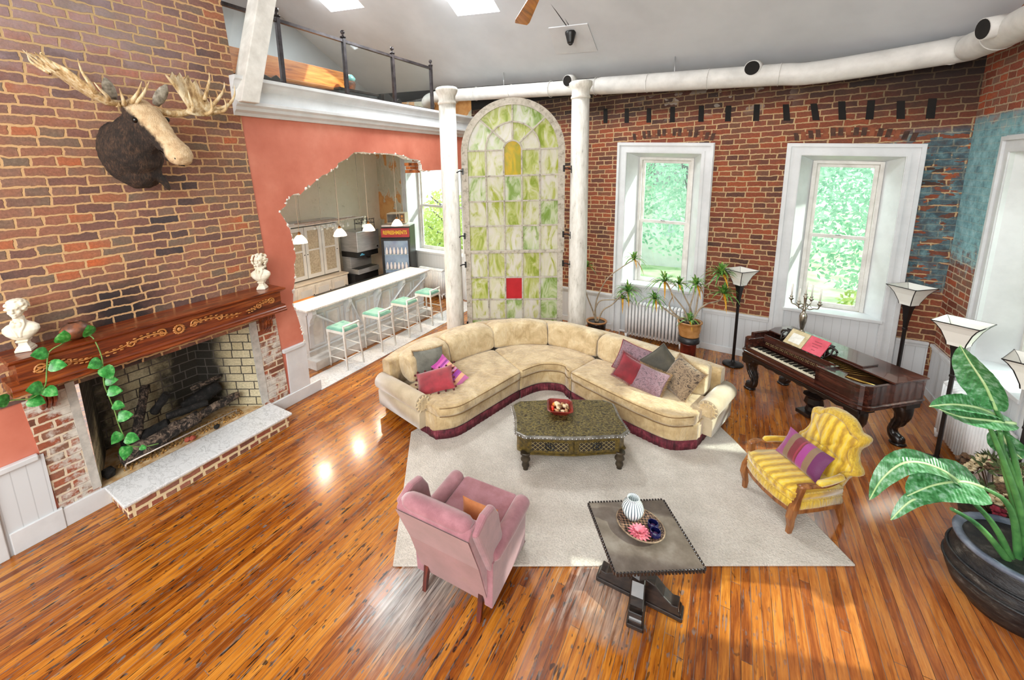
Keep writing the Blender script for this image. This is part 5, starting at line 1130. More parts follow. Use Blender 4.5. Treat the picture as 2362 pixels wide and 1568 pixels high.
for rows in (rowsL, rowsU):
    for j in range(len(rows) - 1):
        for i in range(5):
            a, b, c, d = cols[i], cols[i + 1], rows[j], rows[j + 1]
            if rows is rowsL and j == 2 and i == 2: pane([(a, c), (b, c), (b, d), (a, d)], RED, 'plain red pane'); continue
            if rows is rowsU and j == 3 and i == 2: pane([(a, c), (b, c), (b, zc)] + [(r1 * cos(pi * k / 10), zc + r1 * sin(pi * k / 10)) for k in range(1, 10)] + [(a, zc)], SLY, 'amber yellow round-topped pane'); continue
            pane([(a, c), (b, c), (b, d), (a, d)], rr.choice(SL))
def sector(Ri, zi, Ro, zo, a0, a1, n=8): return [(Ri * cos(a0 + (a1 - a0) * k / n), zi + Ri * sin(a0 + (a1 - a0) * k / n)) for k in range(n + 1)] + [(Ro * cos(a1 + (a0 - a1) * k / n), zo + Ro * sin(a1 + (a0 - a1) * k / n)) for k in range(n + 1)]
for k in range(4):
    a0, a1 = rad(45 * k), rad(45 * k + 45)
    pane(sector(r1, zc, r2, zc, a0, a1), SL[k % 4] if k != 1 else SL[1]); pane(sector(r2, zc, I, SP_ + .02, a0, a1), SL[(k * 2 + 1) % 4])
for x in (-W2_ - .035, W2_ + .035):
    for z in (.52, 1.78, 2.36, 3.62):
        q = M(); sg = 1 if x > 0 else -1; q.box((x - sg * .055, -.045, z), (.035, .02, .12)); q.box((x + sg * .09, -.05, z - .02), (.035, .03, .14)); q.tube([(x - sg * .05, -.05, z), (x, -.085, z + .012), (x + sg * .045, -.085, z - .012), (x + sg * .09, -.055, z - .02)], .013, 6); q.build('iron_bracket', BLACK, aw)

# ------------------------------------------------------------------ bar and stools
bar_ = thing('bar_counter', 'long white panelled bar with a marble top seen through the broken wall', 'bar counter', (-6.85, 6.25, 0))
L0, L1 = -1.72, 1.90; BT = 1.18; xf = .34      # local x: + towards the room
M().bx(-.30, L0 - .05, BT - .045, xf + .02, L1 + .02, BT).build('counter_top', MARBLE2, bar_, bevel=.012)
M().bx(-.26, L0 + .06, .0, .16, L1 - .06, BT - .045).build('carcass', WHITE2, bar_)
q = M(); n = 9
for k in range(n):
    a = L0 + .10 + (L1 - L0 - .2) * k / n; b = L0 + .10 + (L1 - L0 - .2) * (k + 1) / n
    for (y0, y1, z0, z1) in ((a + .03, b - .03, .34, .38), (a + .03, b - .03, .94, .98), (a + .03, a + .07, .38, .94), (b - .07, b - .03, .38, .94)): q.bx(.155, y0, z0, .178, y1, z1)
q.bx(.155, L0 + .06, 1.03, .20, L1 - .06, 1.135).bx(.155, L0 + .06, .28, .19, L1 - .06, .31)
q.build('panelling', WHITE, bar_, bevel=.004)
for y in (L0 + .12, L0 + 1.0, L0 + 1.85, L0 + 2.65, L1 - .12):
    q = M(); pr = [(.16, 1.13), (.34, 1.13), (.345, 1.06), (.32, 1.0), (.27, .95), (.235, .88), (.25, .84), (.21, .80), (.20, .72), (.19, .36), (.16, .36)]
    q.prism(pr, y - .045, y + .045, 'xz'); q.lathe([(.001, -.05), (.03, -.05), (.03, .05), (.001, .05)], 12); k0 = len(q.v) - 48
    for i in range(k0, len(q.v)): p = q.v[i]; q.v[i] = Vector((.305 + p.x, y + p.z, 1.03 + p.y))
    q.build('bracket', WHITE, bar_, bevel=.004)
M().bx(.16, L0 - .02, .0, .44, L1 - .05, .16).bx(.16, L0 - .02, .16, .455, L1 - .05, .185).build('foot_step', WHITE2, bar_, bevel=.006)
STW = plain('stool_white_paint', '#d3d0c8', '#e6e3dc', 8, .5); TEAL = fabric('teal_green_velvet', '#4f8f82', '#6fae9c', 6, .7, .5, .1, '#8cc2b2')
def make_stool():
    r = thing('bar_stool', 'x', 'stool', (0, 0, 0), group='white bar stools along the bar')
    # local: front (towards the bar) is -x, low back rail at +x
    for x, y, xt, yt in ((.24, -.2, .19, -.18), (.24, .2, .19, .18)): M().tube([(x, y, 0), (xt, yt, .72), (xt + .005, yt, .86)], [.018, .021, .018], 8).build('leg', STW, r)
    for y in (-.19, .19): M().lathe([(.012, 0), (.018, .02), (.014, .05), (.022, .09), (.016, .13), (.02, .3), (.022, .5), (.03, .56), (.018, .6), (.028, .66), (.026, .74)], 12, (-.24, y, 0)).build('leg', STW, r)
    for a, b in (((.225, -.195, .24), (.225, .195, .24)), ((-.24, -.19, .30), (-.24, .19, .30)), ((-.24, -.19, .20), (.23, -.2, .22)), ((-.24, .19, .20), (.23, .2, .22)), ((-.24, -.19, .40), (.21, -.19, .40)), ((-.24, .19, .40), (.21, .19, .40))): M().tube([a, b], .011, 8).build('stretcher', STW, r)
    M().prism([(-.27, -.215), (.21, -.195), (.21, .195), (-.27, .215)], .70, .755).build('seat_frame', STW, r, bevel=.006)
    q = M(); o = [(-.27, -.215), (.205, -.19), (.205, .19), (-.27, .215)]
    def pt(u, v): x = -.27 + .475 * u; w = .215 - .025 * u; return x, (v * 2 - 1) * w
    def f(u, v):
        x, y = pt(u, v); e = min(u, 1 - u, v, 1 - v); z = .758 + .048 * min(1, e / .08) ** .5
        for bu, bv in ((.3, .3), (.3, .7), (.7, .3), (.7, .7)): z -= .02 * math.exp(-((u - bu) ** 2 + (v - bv) ** 2) / .004)
        return (x, y, z)
    q.grid(f, 20, 20).build('seat_cushion', TEAL, r)
    M().tube([(.196, -.19, .865), (.215, 0, .87), (.196, .19, .865)], .03, 8, True, .5).build('back_rail', STW, r)
    return r
st0 = make_stool()
for k, (y, lab) in enumerate(((5.0, 'white bar stool with teal cushion nearest the fireplace'), (5.92, 'white bar stool with teal cushion, second from the fireplace'), (6.78, 'white bar stool with teal cushion, third from the fireplace'), (7.62, 'white bar stool with teal cushion farthest from the fireplace, by the column'))):
    o = st0 if k == 0 else copy_tree(st0); o.location = (-6.13, y, .0); o['label'] = lab
# pendants
SHD = N('lit_white_glass_shade'); SHD = SHD.done('#fff3e4', .3, emit=('#ffdcb0', 2.6))
BRASS = plain('brass_cap', '#a8703c', '#c98f52', 8, .3, .8)
def make_pend():
    r = thing('pendant_lamp', 'x', 'pendant lamp', group='white glass pendant lamps over the bar')
    M().tube([(0, 0, .17), (0, 0, 2.35)], .005, 6).build('cord', plain('pale_cord', '#c9b8a4', '#d6c8b6', 5, .6), r)
    M().lathe([(.02, .21), (.03, .17), (.034, .15)], 14).build('cap', BRASS, r)
    M().lathe([(.135, 0), (.132, .02), (.11, .07), (.07, .125), (.034, .155), (.030, .15), (.066, .12), (.105, .066), (.128, .018)], 28, cap=False).build('glass_shade', SHD, r)
    return r
p0 = make_pend()
for k, (y, lab) in enumerate(((4.70, 'lit white pendant lamp nearest the broken wall edge, at the left end of the bar'), (5.64, 'lit white pendant lamp second from the left over the bar'), (6.44, 'lit white pendant lamp in front of the ice machine'), (7.36, 'lit white pendant lamp in front of the drinks refrigerator'))):
    o = p0 if k == 0 else copy_tree(p0); o.location = (-6.78, y, 2.40); o['label'] = lab
    lamp('pendant_bulb', 'POINT', 26, (1, .82, .6), (-6.78, y, 2.43), shadow_soft_size=.05, specular_factor=.25)
# hutch
KX = -9.8; HX = -9.3
hu = thing('kitchen_hutch', 'built-in white kitchen hutch with glazed upper doors', 'cabinet', (HX, 6.95, 0)); HY0, HY1 = -.95, .74
M().bx(-.5, HY0, 0, .22, HY1, .90).build('lower_case', WHITE2, hu); M().bx(-.5, HY0 - .02, .90, .26, HY1 + .02, .94).build('counter_shelf', plain('pale_counter', '#d9cdbd', '#e6dccd', 6, .4), hu, bevel=.006)
q = M(); q.bx(-.5, HY0, .94, -.04, HY0 + .06, 2.42).bx(-.5, HY1 - .06, .94, -.04, HY1, 2.42).bx(-.5, HY0, 2.36, -.04, HY1, 2.42).bx(-.5, HY0, .94, -.46, HY1, 2.42).bx(-.46, HY0, 1.66, -.08, HY1, 1.69).bx(-.46, HY0, 1.1, -.08, HY1, 1.13)
q.build('upper_case', WHITE2, hu); M().bx(-.5, HY0 - .05, 2.42, .02, HY1 + .05, 2.47).bx(-.5, HY0 - .03, 2.36, -.01, HY1 + .03, 2.42).build('crown_moulding', WHITE, hu, bevel=.01)
DIM = plain('patterned_door_glass', '#a09684', '#c2b9a6', 26, .2, bump=.4)
for k in range(3):
    a = HY0 + .065 + k * .525; b = a + .51
    d = M(); d.bx(-.04, a, .98, .0, a + .085, 2.34).bx(-.04, b - .085, .98, 0, b, 2.34).bx(-.04, a + .085, .98, 0, b - .085, 1.08).bx(-.04, a + .085, 2.24, 0, b - .085, 2.34).bx(-.035, a + .085, 1.70, -.002, b - .085, 1.74); dr = d.build('glazed_door', WHITE, hu)
    M().bx(-.025, a + .08, 1.06, -.02, b - .08, 2.26).build('door_glass', DIM, dr)
    M().ball((.012, b - .04 if k != 1 else a + .04, 1.62), .014).build('knob', BLACK, dr)
    d = M().bx(.22, a, .08, .24, b, .84); dr = d.build('lower_door', WHITE2, hu, bevel=.004); M().bx(.238, a + .09, .16, .244, b - .09, .76).build('raised_panel', WHITE, dr, bevel=.004); M().ball((.255, b - .05, .6), .014).build('knob', BLACK, dr)
# ice machine on its dark stand
im = thing('ice_machine', 'stainless countertop ice and water dispenser with black front panel', 'ice dispenser', (-8.98, 8.22, 0))
BLK = plain('black_plastic', '#0c0c0e', '#18181a', 6, .35)
M().bx(-.5, -.46, 0, .12, .46, .86).build('stand', BLK, im, bevel=.01)
M().bx(-.42, -.40, .86, .22, .40, 1.0).build('drip_base', STEEL, im, bevel=.008); M().bx(-.1, -.36, 1.0, .20, .36, 1.01).build('drip_tray', BLK, im)
M().bx(-.42, -.40, 1.0, -.08, .40, 1.36).build('splash_back', STEEL, im, bevel=.008); M().bx(-.42, -.41, 1.34, .22, .41, 1.50).build('control_panel', BLK, im, bevel=.012)
M().bx(-.42, -.42, 1.50, .28, .42, 2.08).build('ice_bin', STEEL, im, bevel=.015); q = M()
for k in range(3): q.bx(.221, -.30 + .035 * k, 1.39 + .03 * (k % 2), .228, -.24 + .05 * k, 1.415 + .03 * (k % 2))
q.build('blue_logo', plain('cyan_light', '#3aa9e0', '#6fc6ee', 5, .3), im)
M().tube([(.10, .12, 1.36), (.10, .12, 1.26)], [.10, .05], 12).build('chute', BLK, im); M().lathe([(.03, 0), (.03, .006)], 14, (0, 0, 0)).tf((.286, .32, 1.58), (0, pi / 2, 0)).build('badge', CHROME, im)
q = M()
wb_ = thing('wire_basket', 'small black scrolled wire stand on top of the ice machine', 'wire stand', (-8.95, 8.35, 2.08))
for x in (-.14, .14):
    for y in (-.24, .24): q.tube([(x, y, 0), (x, y, .30)], .008, 5)
for x in (-.14, .14): q.tube([(x, -.26, .30), (x, .26, .30)], .008, 5); q.tube([(x, -.26, .18), (x, .26, .18)], .007, 5); [q.tube([(x, -.18 + .12 * k + .05 * cos(t * .6), .24 + .05 * sin(t * .6)) for t in range(11)], .005, 4) for k in range(4)]
for y in (-.24, .24): q.tube([(-.14, y, .18), (.14, y, .18)], .007, 5)
q.build('wire_frame', BLACK, wb_)
# drinks refrigerator
fr = thing('drinks_refrigerator', 'glass-door drinks refrigerator with a red sign reading REFRESHMENTS', 'refrigerator', (-8.28, 9.02, 0), rad(27))
# local: front is -y
W_, D_, H_ = .42, .34, 2.14
M().bx(-W_, -D_ + .04, 0, W_, D_, H_).build('cabinet', BLK, fr, bevel=.01)
m = N('fridge_interior'); p = m.sep(m.coord('Object')); INT = plain('pale_violet_interior', '#8f96c9', '#b9c0e6', 3, .5)
M().bx(-W_ + .06, -D_ + .02, .22, W_ - .06, -D_ + .038, 1.74).build('lit_interior', INT, fr)
q = M(); q.bx(-W_, -D_ - .03, .12, -W_ + .06, -D_ + .02, 1.80).bx(W_ - .06, -D_ - .03, .12, W_, -D_ + .02, 1.80).bx(-W_ + .06, -D_ - .03, .12, W_ - .06, -D_ + .02, .22).bx(-W_ + .06, -D_ - .03, 1.74, W_ - .06, -D_ + .02, 1.80)
dr = q.build('door', BLK, fr); M().bx(-W_ + .06, -D_ - .012, .22, W_ - .06, -D_ - .008, 1.74).build('door_glass', GLASS, dr)
M().bx(W_ - .05, -D_ - .05, .8, W_ - .03, -D_ - .03, 1.3).build('handle', BLACK, dr)
RS = plain('red_sign', '#8d1a1f', '#a8262b', 3, .35)
sg = M().bx(-W_ + .01, -D_ - .03, 1.84, W_ - .01, -D_ + .05, 2.10).build('sign_board', RS, fr, bevel=.006)
fc = bpy.data.curves.new('sign_text', 'FONT'); fc.body = 'REFRESHMENTS'; fc.size = .13; fc.extrude = .004; fc.align_x = 'CENTER'; fc.align_y = 'CENTER'; fc.offset = .004
fo = bpy.data.objects.new('tmp_text', fc); COL.objects.link(fo); dg = bpy.context.evaluated_depsgraph_get(); tm = bpy.data.meshes.new_from_object(fo.evaluated_get(dg)); bpy.data.objects.remove(fo)
to = bpy.data.objects.new('sign_lettering', tm); COL.objects.link(to); to.parent = sg; to.location = (0, -D_ - .034, 1.975); to.rotation_euler = (pi / 2, 0, 0)
wx = max(v_.co.x for v_ in tm.vertices) - min(v_.co.x for v_ in tm.vertices); to.scale = (.70 / wx, 1.15, 1); YT = plain('yellow_letters', '#d9b21c', '#e6c534', 3, .4); tm.materials.clear(); tm.materials.append(YT)
BOT = plain('pale_bottle', '#d3d2d8', '#e8e6ea', 9, .3)
for j, z in enumerate((.52, .92, 1.36)):
    M().bx(-W_ + .06, -D_ + .0, z - .04, W_ - .06, -D_ + .02, z - .02).build('shelf', plain('shelf_label', '#c9cbe0', '#dfe0ee', 20, .4), fr)
    for k in range(6):
        b_ = M().lathe([(.030, 0), (.040, .03), (.040, .12), (.018, .18), (.018, .205)], 10).build('bottle', BOT, loc=(0, 0, 0))
        x = -.28 + .112 * k; c_, s_ = cos(rad(27)), sin(rad(27)); y = -D_ - .0 + .045 - .05
        b_.location = (-8.28 + x * c_ - (y + .0) * s_ , 9.02 + x * s_ + (y) * c_, z - .02)
        tag(b_, 'pale bottle in a row on a shelf of the drinks refrigerator', 'bottle', 'bottles in the drinks refrigerator')
M().bx(-W_ + .02, -D_ + .03, H_, W_ - .02, D_ - .02, H_ + .05).build('top_board', WHITE2, fr)
mw = thing('microwave', 'small old tan microwave on top of the drinks refrigerator', 'microwave', (-8.28, 9.02, H_ + .052), rad(27))
M().bx(-.27, -.18, .02, .27, .2, .32).build('housing', plain('tan_housing', '#b8a68c', '#cbbba2', 5, .5), mw, bevel=.01); M().bx(-.25, -.195, .05, .10, -.18, .29).build('door_window', plain('dark_screen', '#3a362c', '#57523f', 5, .15), mw, bevel=.005)
M().bx(.12, -.195, .04, .26, -.18, .30).build('control_face', plain('brown_face', '#5d432c', '#7a5a3c', 5, .4), mw)
for z in (.23, .13): M().lathe([(.035, 0), (.032, .02)], 16).tf((.19, -.195, z), (pi / 2, 0, 0)).build('dial', BRASS, mw)
# back counter with dark tops
bc = thing('back_counter', 'low dark-topped work counter behind the bar', 'counter', (-7.65, 6.6, 0))
M().bx(-.25, -1.9, 0, .25, 1.5, .92).build('carcass', WHITE2, bc); M().bx(-.27, -1.9, .92, .27, -.95, .96).build('wood_top', OAK, bc); M().bx(-.27, -.95, .92, .27, 1.5, .96).build('dark_top', plain('dark_steel_top', '#2b2c2e', '#45474a', 6, .3, .5), bc)
# hanging glass rack
gr_ = thing('hanging_glass_rack', 'thin metal glass rack hung from the kitchen ceiling over the hutch', 'glass rack', (-7.6, 5.55, 2.64))
q = M()
for x in (-.18, .18): q.tube([(x, -.25, 0), (x, 1.35, 0)], .012, 6)
for k in range(17): q.tube([(-.18, -.2 + .095 * k, 0), (.18, -.2 + .095 * k, 0)], .006, 5)
q.build('rack_bars', IRONW, gr_)
for x, y in ((-.18, -.1), (.18, .15), (-.18, .9), (.18, 1.25)): M().tube([(x, y, 0), (x, y, 2.14)], .005, 5).build('hanger_rod', plain('thin_rod', '#8a847a', '#a09a90', 5, .5), gr_)
WG = glass('wine_glass', '#eef2f2', .22)
for k in range(12):
    g = M().lathe([(.032, 0), (.030, -.004), (.004, -.008), (.004, -.07), (.022, -.085), (.036, -.12), (.032, -.17)], 12, cap=False).build('wine_glass', WG, loc=(-7.72 + .24 * (k % 2), 5.75 + .09 * (k // 2) * 1.6, 2.633))
    tag(g, 'clear stemmed glass hanging upside down from the metal rack', 'wine glass', 'stemmed glasses hanging from the rack')
# ------------------------------------------------------------------ radiators
RADW = plain('radiator_white', '#e0e2e3', '#eff0f1', 5, .35)
def radiator(label, loc, rz, n, h, pitch=.062, depth=.14):
    r = thing('radiator', label, 'radiator', loc, rz)
    for k in range(n):
        x = (k - (n - 1) / 2) * pitch; q = M()
        for y in (-depth / 2, 0, depth / 2): q.tube([(x, y, .10), (x, y, h - .05)], .025, 8)
        q.tube([(x, -depth / 2 - .01, h - .05), (x, -depth / 4, h - .015), (x, depth / 4, h - .015), (x, depth / 2 + .01, h - .05)], .028, 8); q.tube([(x, -depth / 2 - .01, .12), (x, depth / 2 + .01, .12)], .030, 8)
        if k in (0, n - 1):
            for y in (-depth / 2, depth / 2): q.tube([(x, y, 0), (x, y, .12)], [.018, .03], 6)
        q.build('section', RADW, r)
    M().tube([((-(n - 1) / 2) * pitch - .03, 0, .12), ((n - 1) / 2 * pitch + .03, 0, .12)], .018, 8).build('lower_pipe', RADW, r); M().tube([((-(n - 1) / 2) * pitch - .16, 0, .0), ((-(n - 1) / 2) * pitch - .16, 0, .13), ((-(n - 1) / 2) * pitch - .02, 0, .13)], .018, 8).build('valve_pipe', RADW, r)
    return r
p = WB(-.20, .26, 0); radiator('white cast-iron radiator under the left back window behind the sofa', p, rad(-5), 17, .82, .066)
p = WB(-6.40, .25, 0); radiator('white cast-iron radiator under the kitchen window', p, rad(-5), 15, .86)
radiator('white cast-iron radiator under the right-hand wall window, behind the lamps', (2.53, 6.78, 0), rad(90), 20, .80)
# ------------------------------------------------------------------ torchiere floor lamps
LSH = N('opal_glass_shade'); LSH = LSH.done('#e9e9e2', .3); 
LAMPB = plain('black_lamp_metal', '#0e0d0e', '#1c191a', 8, .35)
def make_torch():
    r = thing('floor_lamp', 'x', 'floor lamp', group='black torchiere floor lamps with square white shades')
    M().lathe([(.165, 0), (.165, .02), (.12, .035), (.05, .05), (.025, .07), (.03, .10)], 24).build('base', LAMPB, r)
    M().lathe([(.024, .08), (.024, 1.12), (.032, 1.12), (.032, 1.145), (.026, 1.15), (.034, 1.25), (.055, 1.42), (.075, 1.50), (.075, 1.52)], 4, rz=0, smooth=False).build('pole', LAMPB, r, bevel=.003)
    pr = [(.072, 1.51), (.078, 1.55), (.098, 1.61), (.122, 1.68), (.158, 1.745), (.190, 1.785)]; s2 = sqrt(2)
    q = M(); rings = []
    for w_, z in pr: rings.append([(a * w_ * .98, b * w_ * .98, z) for a, b in ((-1, -1), (1, -1), (1, 1), (-1, 1))])
    sh = q.loft(rings, False, False).build('lamp_shade', LSH, r); so = sh.modifiers.new('thick', 'SOLIDIFY'); so.thickness = .006
    q = M()
    for a, b in ((-1, -1), (1, -1), (1, 1), (-1, 1)): q.tube([(a * w_, b * w_, z) for w_, z in pr], .006, 6)
    w_, z = .188, 1.78
    q.build('shade_rib', LAMPB, sh); M().tube([(-w_, -w_, z), (w_, -w_, z), (w_, w_, z), (-w_, w_, z), (-w_, -w_, z)], .006, 6).build('shade_rim', LAMPB, sh)
    return r
t0 = make_torch()
for k, (x, y, rz, sc, lab) in enumerate(((.19, 8.48, 48, 1, 'black torchiere floor lamp at the left end of the piano, before the bare brick'), (2.26, 8.30, 40, 1, 'black torchiere floor lamp behind the piano in the corner of the room'), (2.26, 6.66, 55, 1, 'black torchiere floor lamp by the radiator, between piano and big-leaved plant'), (2.42, 5.62, 60, 1, 'black torchiere floor lamp at the right edge of the picture, cut by the frame'))):
    o = t0 if k == 0 else copy_tree(t0); o.location = (x, y, 0); o.rotation_euler = (0, 0, rad(rz)); o['label'] = lab

# ------------------------------------------------------------------ square piano
PL = Vector((.680, -.733, 0)).normalized(); AL = math.atan2(PL.y, PL.x)
pn = thing('square_piano', 'antique rosewood square piano with carved black legs, keyboard side facing the room', 'piano', (.26, 7.62, 0), AL)
# local: x 0..1.78 along the keyboard side, y 0 (front) .. .92 (back)
PLN, PD = 1.80, .92; zb, zt = .60, .935
def plan(e=0, r=.16, n=6):
    o = []
    for cx, cy, a0 in ((PLN - r, r, -90), (PLN - .03, PD - .03, 0), (.03, PD - .03, 90), (r * .6, r * .6, 180)):
        rr_ = {-90: r, 0: .03, 90: .03, 180: r * .6}[a0] + e
        for i in range(n + 1): a = rad(a0 + 90 * i / n); o.append((cx + rr_ * cos(a), cy + rr_ * sin(a)))
    return o
pl_ = plan(); 
M().loft([[(x, y, zb) for x, y in plan(-.02)], [(x, y, zb + .02) for x, y in plan(.0)], [(x, y, zb + .10) for x, y in plan(0)]], False).build('case_bottom', ROSE, pn)
M().loft([[(x, y, z) for x, y in plan(e)] for e, z in ((.0, .655), (.015, .66), (.018, .672), (.004, .68))], False).build('moulding', ROSE, pn)
# case walls: outline minus the keyboard recess (x .10-1.24, front) and the open top
q = M(); k0, k1, kd = .13, 1.20, .30
q.bx(.012, .16, .69, .05, PD - .01, zt).bx(.03, PD - .045, .69, PLN - .01, PD - .005, zt)
q.prism([(.005, .10), (.035, .03), (.09, .003), (k0, 0), (k0, kd), (.02, kd)], .69, zt - .06)
ro = [p for p in plan() if p[0] > k1 + .05 and p[1] < PD - .04]
right = [(k1, 0)] + [p for p in plan()[0:7]] + [(PLN, PD - .02), (PLN - .04, PD - .02), (PLN - .04, .20), (PLN - .10, .08), (PLN - .2, .045), (k1, .045)]
q.prism(right, .69, zt); q.bx(k1, .0, .69, k1 + .05, kd + .02, zt - .02)
q.build('case_side', ROSE, pn, bevel=.004)
M().prism([(k1, .05), (1.5, .05), (1.44, .16), (1.38, .30), (k1, kd)], zt - .07, zt - .05).build('side_deck', ROSE, pn)
M().prism([(.05, kd), (k1 + .1, kd), (1.5, .14), (1.74, .14), (1.74, PD - .05), (.05, PD - .05)], .80, .81).build('soundboard', plain('dark_soundboard', '#1a1412', '#5a3a1c', 6, .5), pn)
q = M()
for k in range(12): q.tube([(.15 + .1 * k, kd + .02, .83), (.95 + .06 * k, PD - .1, .83)], .003, 4)
q.tube([(1.28, .16, .87), (1.70, .30, .87)], .014, 6); q.build('string_frame', plain('gilt_iron', '#8a6a2c', '#b8924a', 10, .35, .7), pn)
q = M(); q.bx(k0, .035, .83, k1, .055 + .0, .83); 
M().bx(k0, kd - .02, .73, k1, kd, .93).build('fallboard', ROSE, pn, bevel=.004)
q = M()
for k in range(13):
    x = k0 + .08 + .08 * k; q.tube([(x + .03 * cos(t), kd - .024, .80 + .02 * sin(2 * t)) for t in (i * .5 for i in range(13))], .003, 4)
q.build('gilt_scrollwork', plain('gilt_paint', '#7d6a44', '#b59e70', 8, .4, .4), pn)
M().bx(k0, .0, .69, k1, kd, .715).build('key_bed', ROSE, pn); M().bx(k0, -.004, .69, k1, .03, .735).build('key_slip', ROSE, pn, bevel=.004)
IV = plain('ivory_key', '#d9cdb2', '#e8dfc9', 20, .3); EB = plain('ebony_key', '#0a0a0a', '#151515', 10, .3)
nW = 50; kw = (k1 - k0 - .02) / nW
w0 = M().bx(0, .03, .717, kw * .92, .21, .737).build('white_key', IV, pn); w0.location = (k0 + .01, 0, 0)
b0 = M().bx(-.0055, .09, .737, .0055, .21, .750).build('black_key', EB, pn); b0.location = (k0 + .01 + kw, 0, 0)
for k in range(1, nW):
    c_ = w0.copy(); COL.objects.link(c_); c_.location = (k0 + .01 + kw * k, 0, 0)
    if k % 7 not in (2, 6) and k < nW - 1: c_ = b0.copy(); COL.objects.link(c_); c_.location = (k0 + .01 + kw * (k + 1), 0, 0)
# lid: back half lies flat, a narrow leaf folded back onto it; curl at left front
M().prism([(.06, .44), (.90, .44), (PLN + .012, .40), (PLN + .012, PD + .012), (.0, PD + .012), (-.012, .62)], zt + .002, zt + .024).build('lid', ROSE, pn, bevel=.006)
M().prism([(.62, .45), (1.42, .45), (1.42, .70), (.62, .70)], zt + .025, zt + .045).build('folded_lid_leaf', ROSE, pn, bevel=.004)
md_ = M(); md_.bx(.36, .325, zt - .02, 1.02, .345, zt + .0)
for k in range(7):
    x = .36 + .11 * k
    for sg in (-1, 1): md_.tube([Vector((x, .34, zt - .01)), Vector((x + sg * .04, .40, zt + .07)), Vector((x + sg * .02, .46, zt + .13)), Vector((x, .47, zt + .15))], .012, 6)
md_.tube([(.34, .47, zt + .15), (1.04, .47, zt + .15)], .012, 6)
for x in (.34, 1.04): md_.tube([(x + .05 * cos(t) , .44 + .02 * cos(t), zt + .08 + .05 * sin(t)) for t in (i * .6 for i in range(11))], .014, 6)
md_.build('music_desk', DARKWOOD, pn)
def cab(x, y, nm='leg'):
    q = M(); ox = 1 if x > .9 else -1
    pts = [(.0, .0, .585), (.02, 0, .50), (.035, 0, .42), (.02, 0, .33), (-.02, 0, .25), (-.045, 0, .18), (-.03, 0, .11), (.03, 0, .06), (.035, 0, .03)]
    C_ = curve([(x + ox * a, y, c) for a, b, c in pts], 24); R_ = [.085, .098, .105, .104, .098, .09, .082, .075, .068, .06, .054, .05, .047, .045, .045, .047, .05, .055, .06, .065, .068, .068, .066, .06, .05]
    q.tube(C_, R_, 10); q.box((x, y, .575), (.24, .22, .05))
    for k in range(6): q.tube([p + Vector((.05 * cos(k * 1.05 + i * .12) * (1 if i < 10 else .6), .05 * sin(k * 1.05 + i * .12), 0)) for i, p in enumerate(C_[2:20])], [.03] * 6 + [.022] * 6 + [.014] * 6, 6)
    q.ball((x + ox * .05, y, .09), (.05, .04, .04)); q.lathe([(.075, 0), (.085, .015), (.07, .03), (.05, .045)], 14, (x + ox * .03, y, 0)); q.build(nm, DARKWOOD, pn)
for x, y in ((.13, .14), (1.62, .16), (.13, .78), (1.66, .80)): cab(x, y)
q = M()      # carved apron under the front edge, pierced brackets
n = 40; top_ = [(x, zb + .01) for x in (.05, PLN - .05)]; low = [(PLN - .05 - (PLN - .1) * i / n, zb - .03 - .022 * abs(sin(i * .8)) - (.10 if i < 4 or i > 36 else 0) * (1 - abs(i - (1 if i < 20 else 39)) * .2)) for i in range(n + 1)]
q.prism([(.05, zb + .01), (PLN - .05, zb + .01)] + low, -.005, .02, 'xz'); q.build('carved_apron', DARKWOOD, pn, bevel=.004)
q = M(); cx = .92
for sg in (-1, 1): q.tube(curve([(cx + sg * .02, .40, .56), (cx + sg * .10, .40, .53), (cx + sg * .13, .40, .44), (cx + sg * .08, .40, .36), (cx + sg * .04, .40, .31)], 14), .03, 8)
q.tube([(cx - .1, .40, .57), (cx + .1, .40, .57)], .03, 8); q.lathe([(.09, 0), (.10, .04), (.08, .1), (.12, .16), (.10, .24), (.14, .28), (.06, .32)], 10, (cx, .40, .03), False)
q.box((cx, .34, .05), (.20, .26, .05)); q.build('pedal_lyre', DARKWOOD, pn, bevel=.004)
def pp(x, y, z): return (.26 + PL.x * x - PL.y * y, 7.62 + PL.y * x + PL.x * y, z)
def page(name, label, x, y, w_, h_, mat, pmat=None, tilt=50):
    r = thing(name, label, 'book', pp(x, y, zt + .105), rot=(rad(tilt), 0, AL))
    M().box((0, 0, 0), (w_, h_, .012)).build('cover', mat, r)
    if pmat: M().box((0, -.01, .008), (w_ * .62, h_ * .6, .002)).build('printed_page', pmat, r)
    return r
page('music_book', 'open tan music book with a white page on the piano music desk', .60, .355, .28, .25, plain('tan_paper', '#b3a47c', '#d3c69f', 9, .7), plain('white_page', '#d8d8ce', '#ececE4', 20, .7))
rb = page('music_book', 'pinkish red songbook leaning on the piano music desk', .885, .355, .27, .25, plain('pink_red_cover', '#c23a4c', '#d9566a', 5, .5))
q = M()
for k, (w_, y) in enumerate(((.10, .06), (.13, .02), (.08, -.02), (.05, -.07))): q.box((.0, y, .0065), (w_, .010, .002))
q.build('faint_title_lines', plain('dark_red_print', '#8c1f30', '#a02a3c', 8, .5), rb)
SIL = plain('tarnished_silver', '#8f8778', '#c6c0b2', 14, .22, .9)
cdl = thing('candelabra', 'tall tarnished silver five-arm candelabra on the piano lid', 'candelabra', pp(.35, .72, zt + .026), rad(15))
M().lathe([(.115, 0), (.11, .012), (.07, .03), (.045, .05), (.028, .08), (.022, .10), (.03, .13), (.045, .22), (.05, .30), (.042, .345), (.025, .36), (.02, .40), (.032, .42), (.018, .44), (.016, .52), (.022, .60), (.03, .615)], 24).build('stem', SIL, cdl)
WAX = plain('white_wax', '#e6e3da', '#f2f0ea', 6, .4)
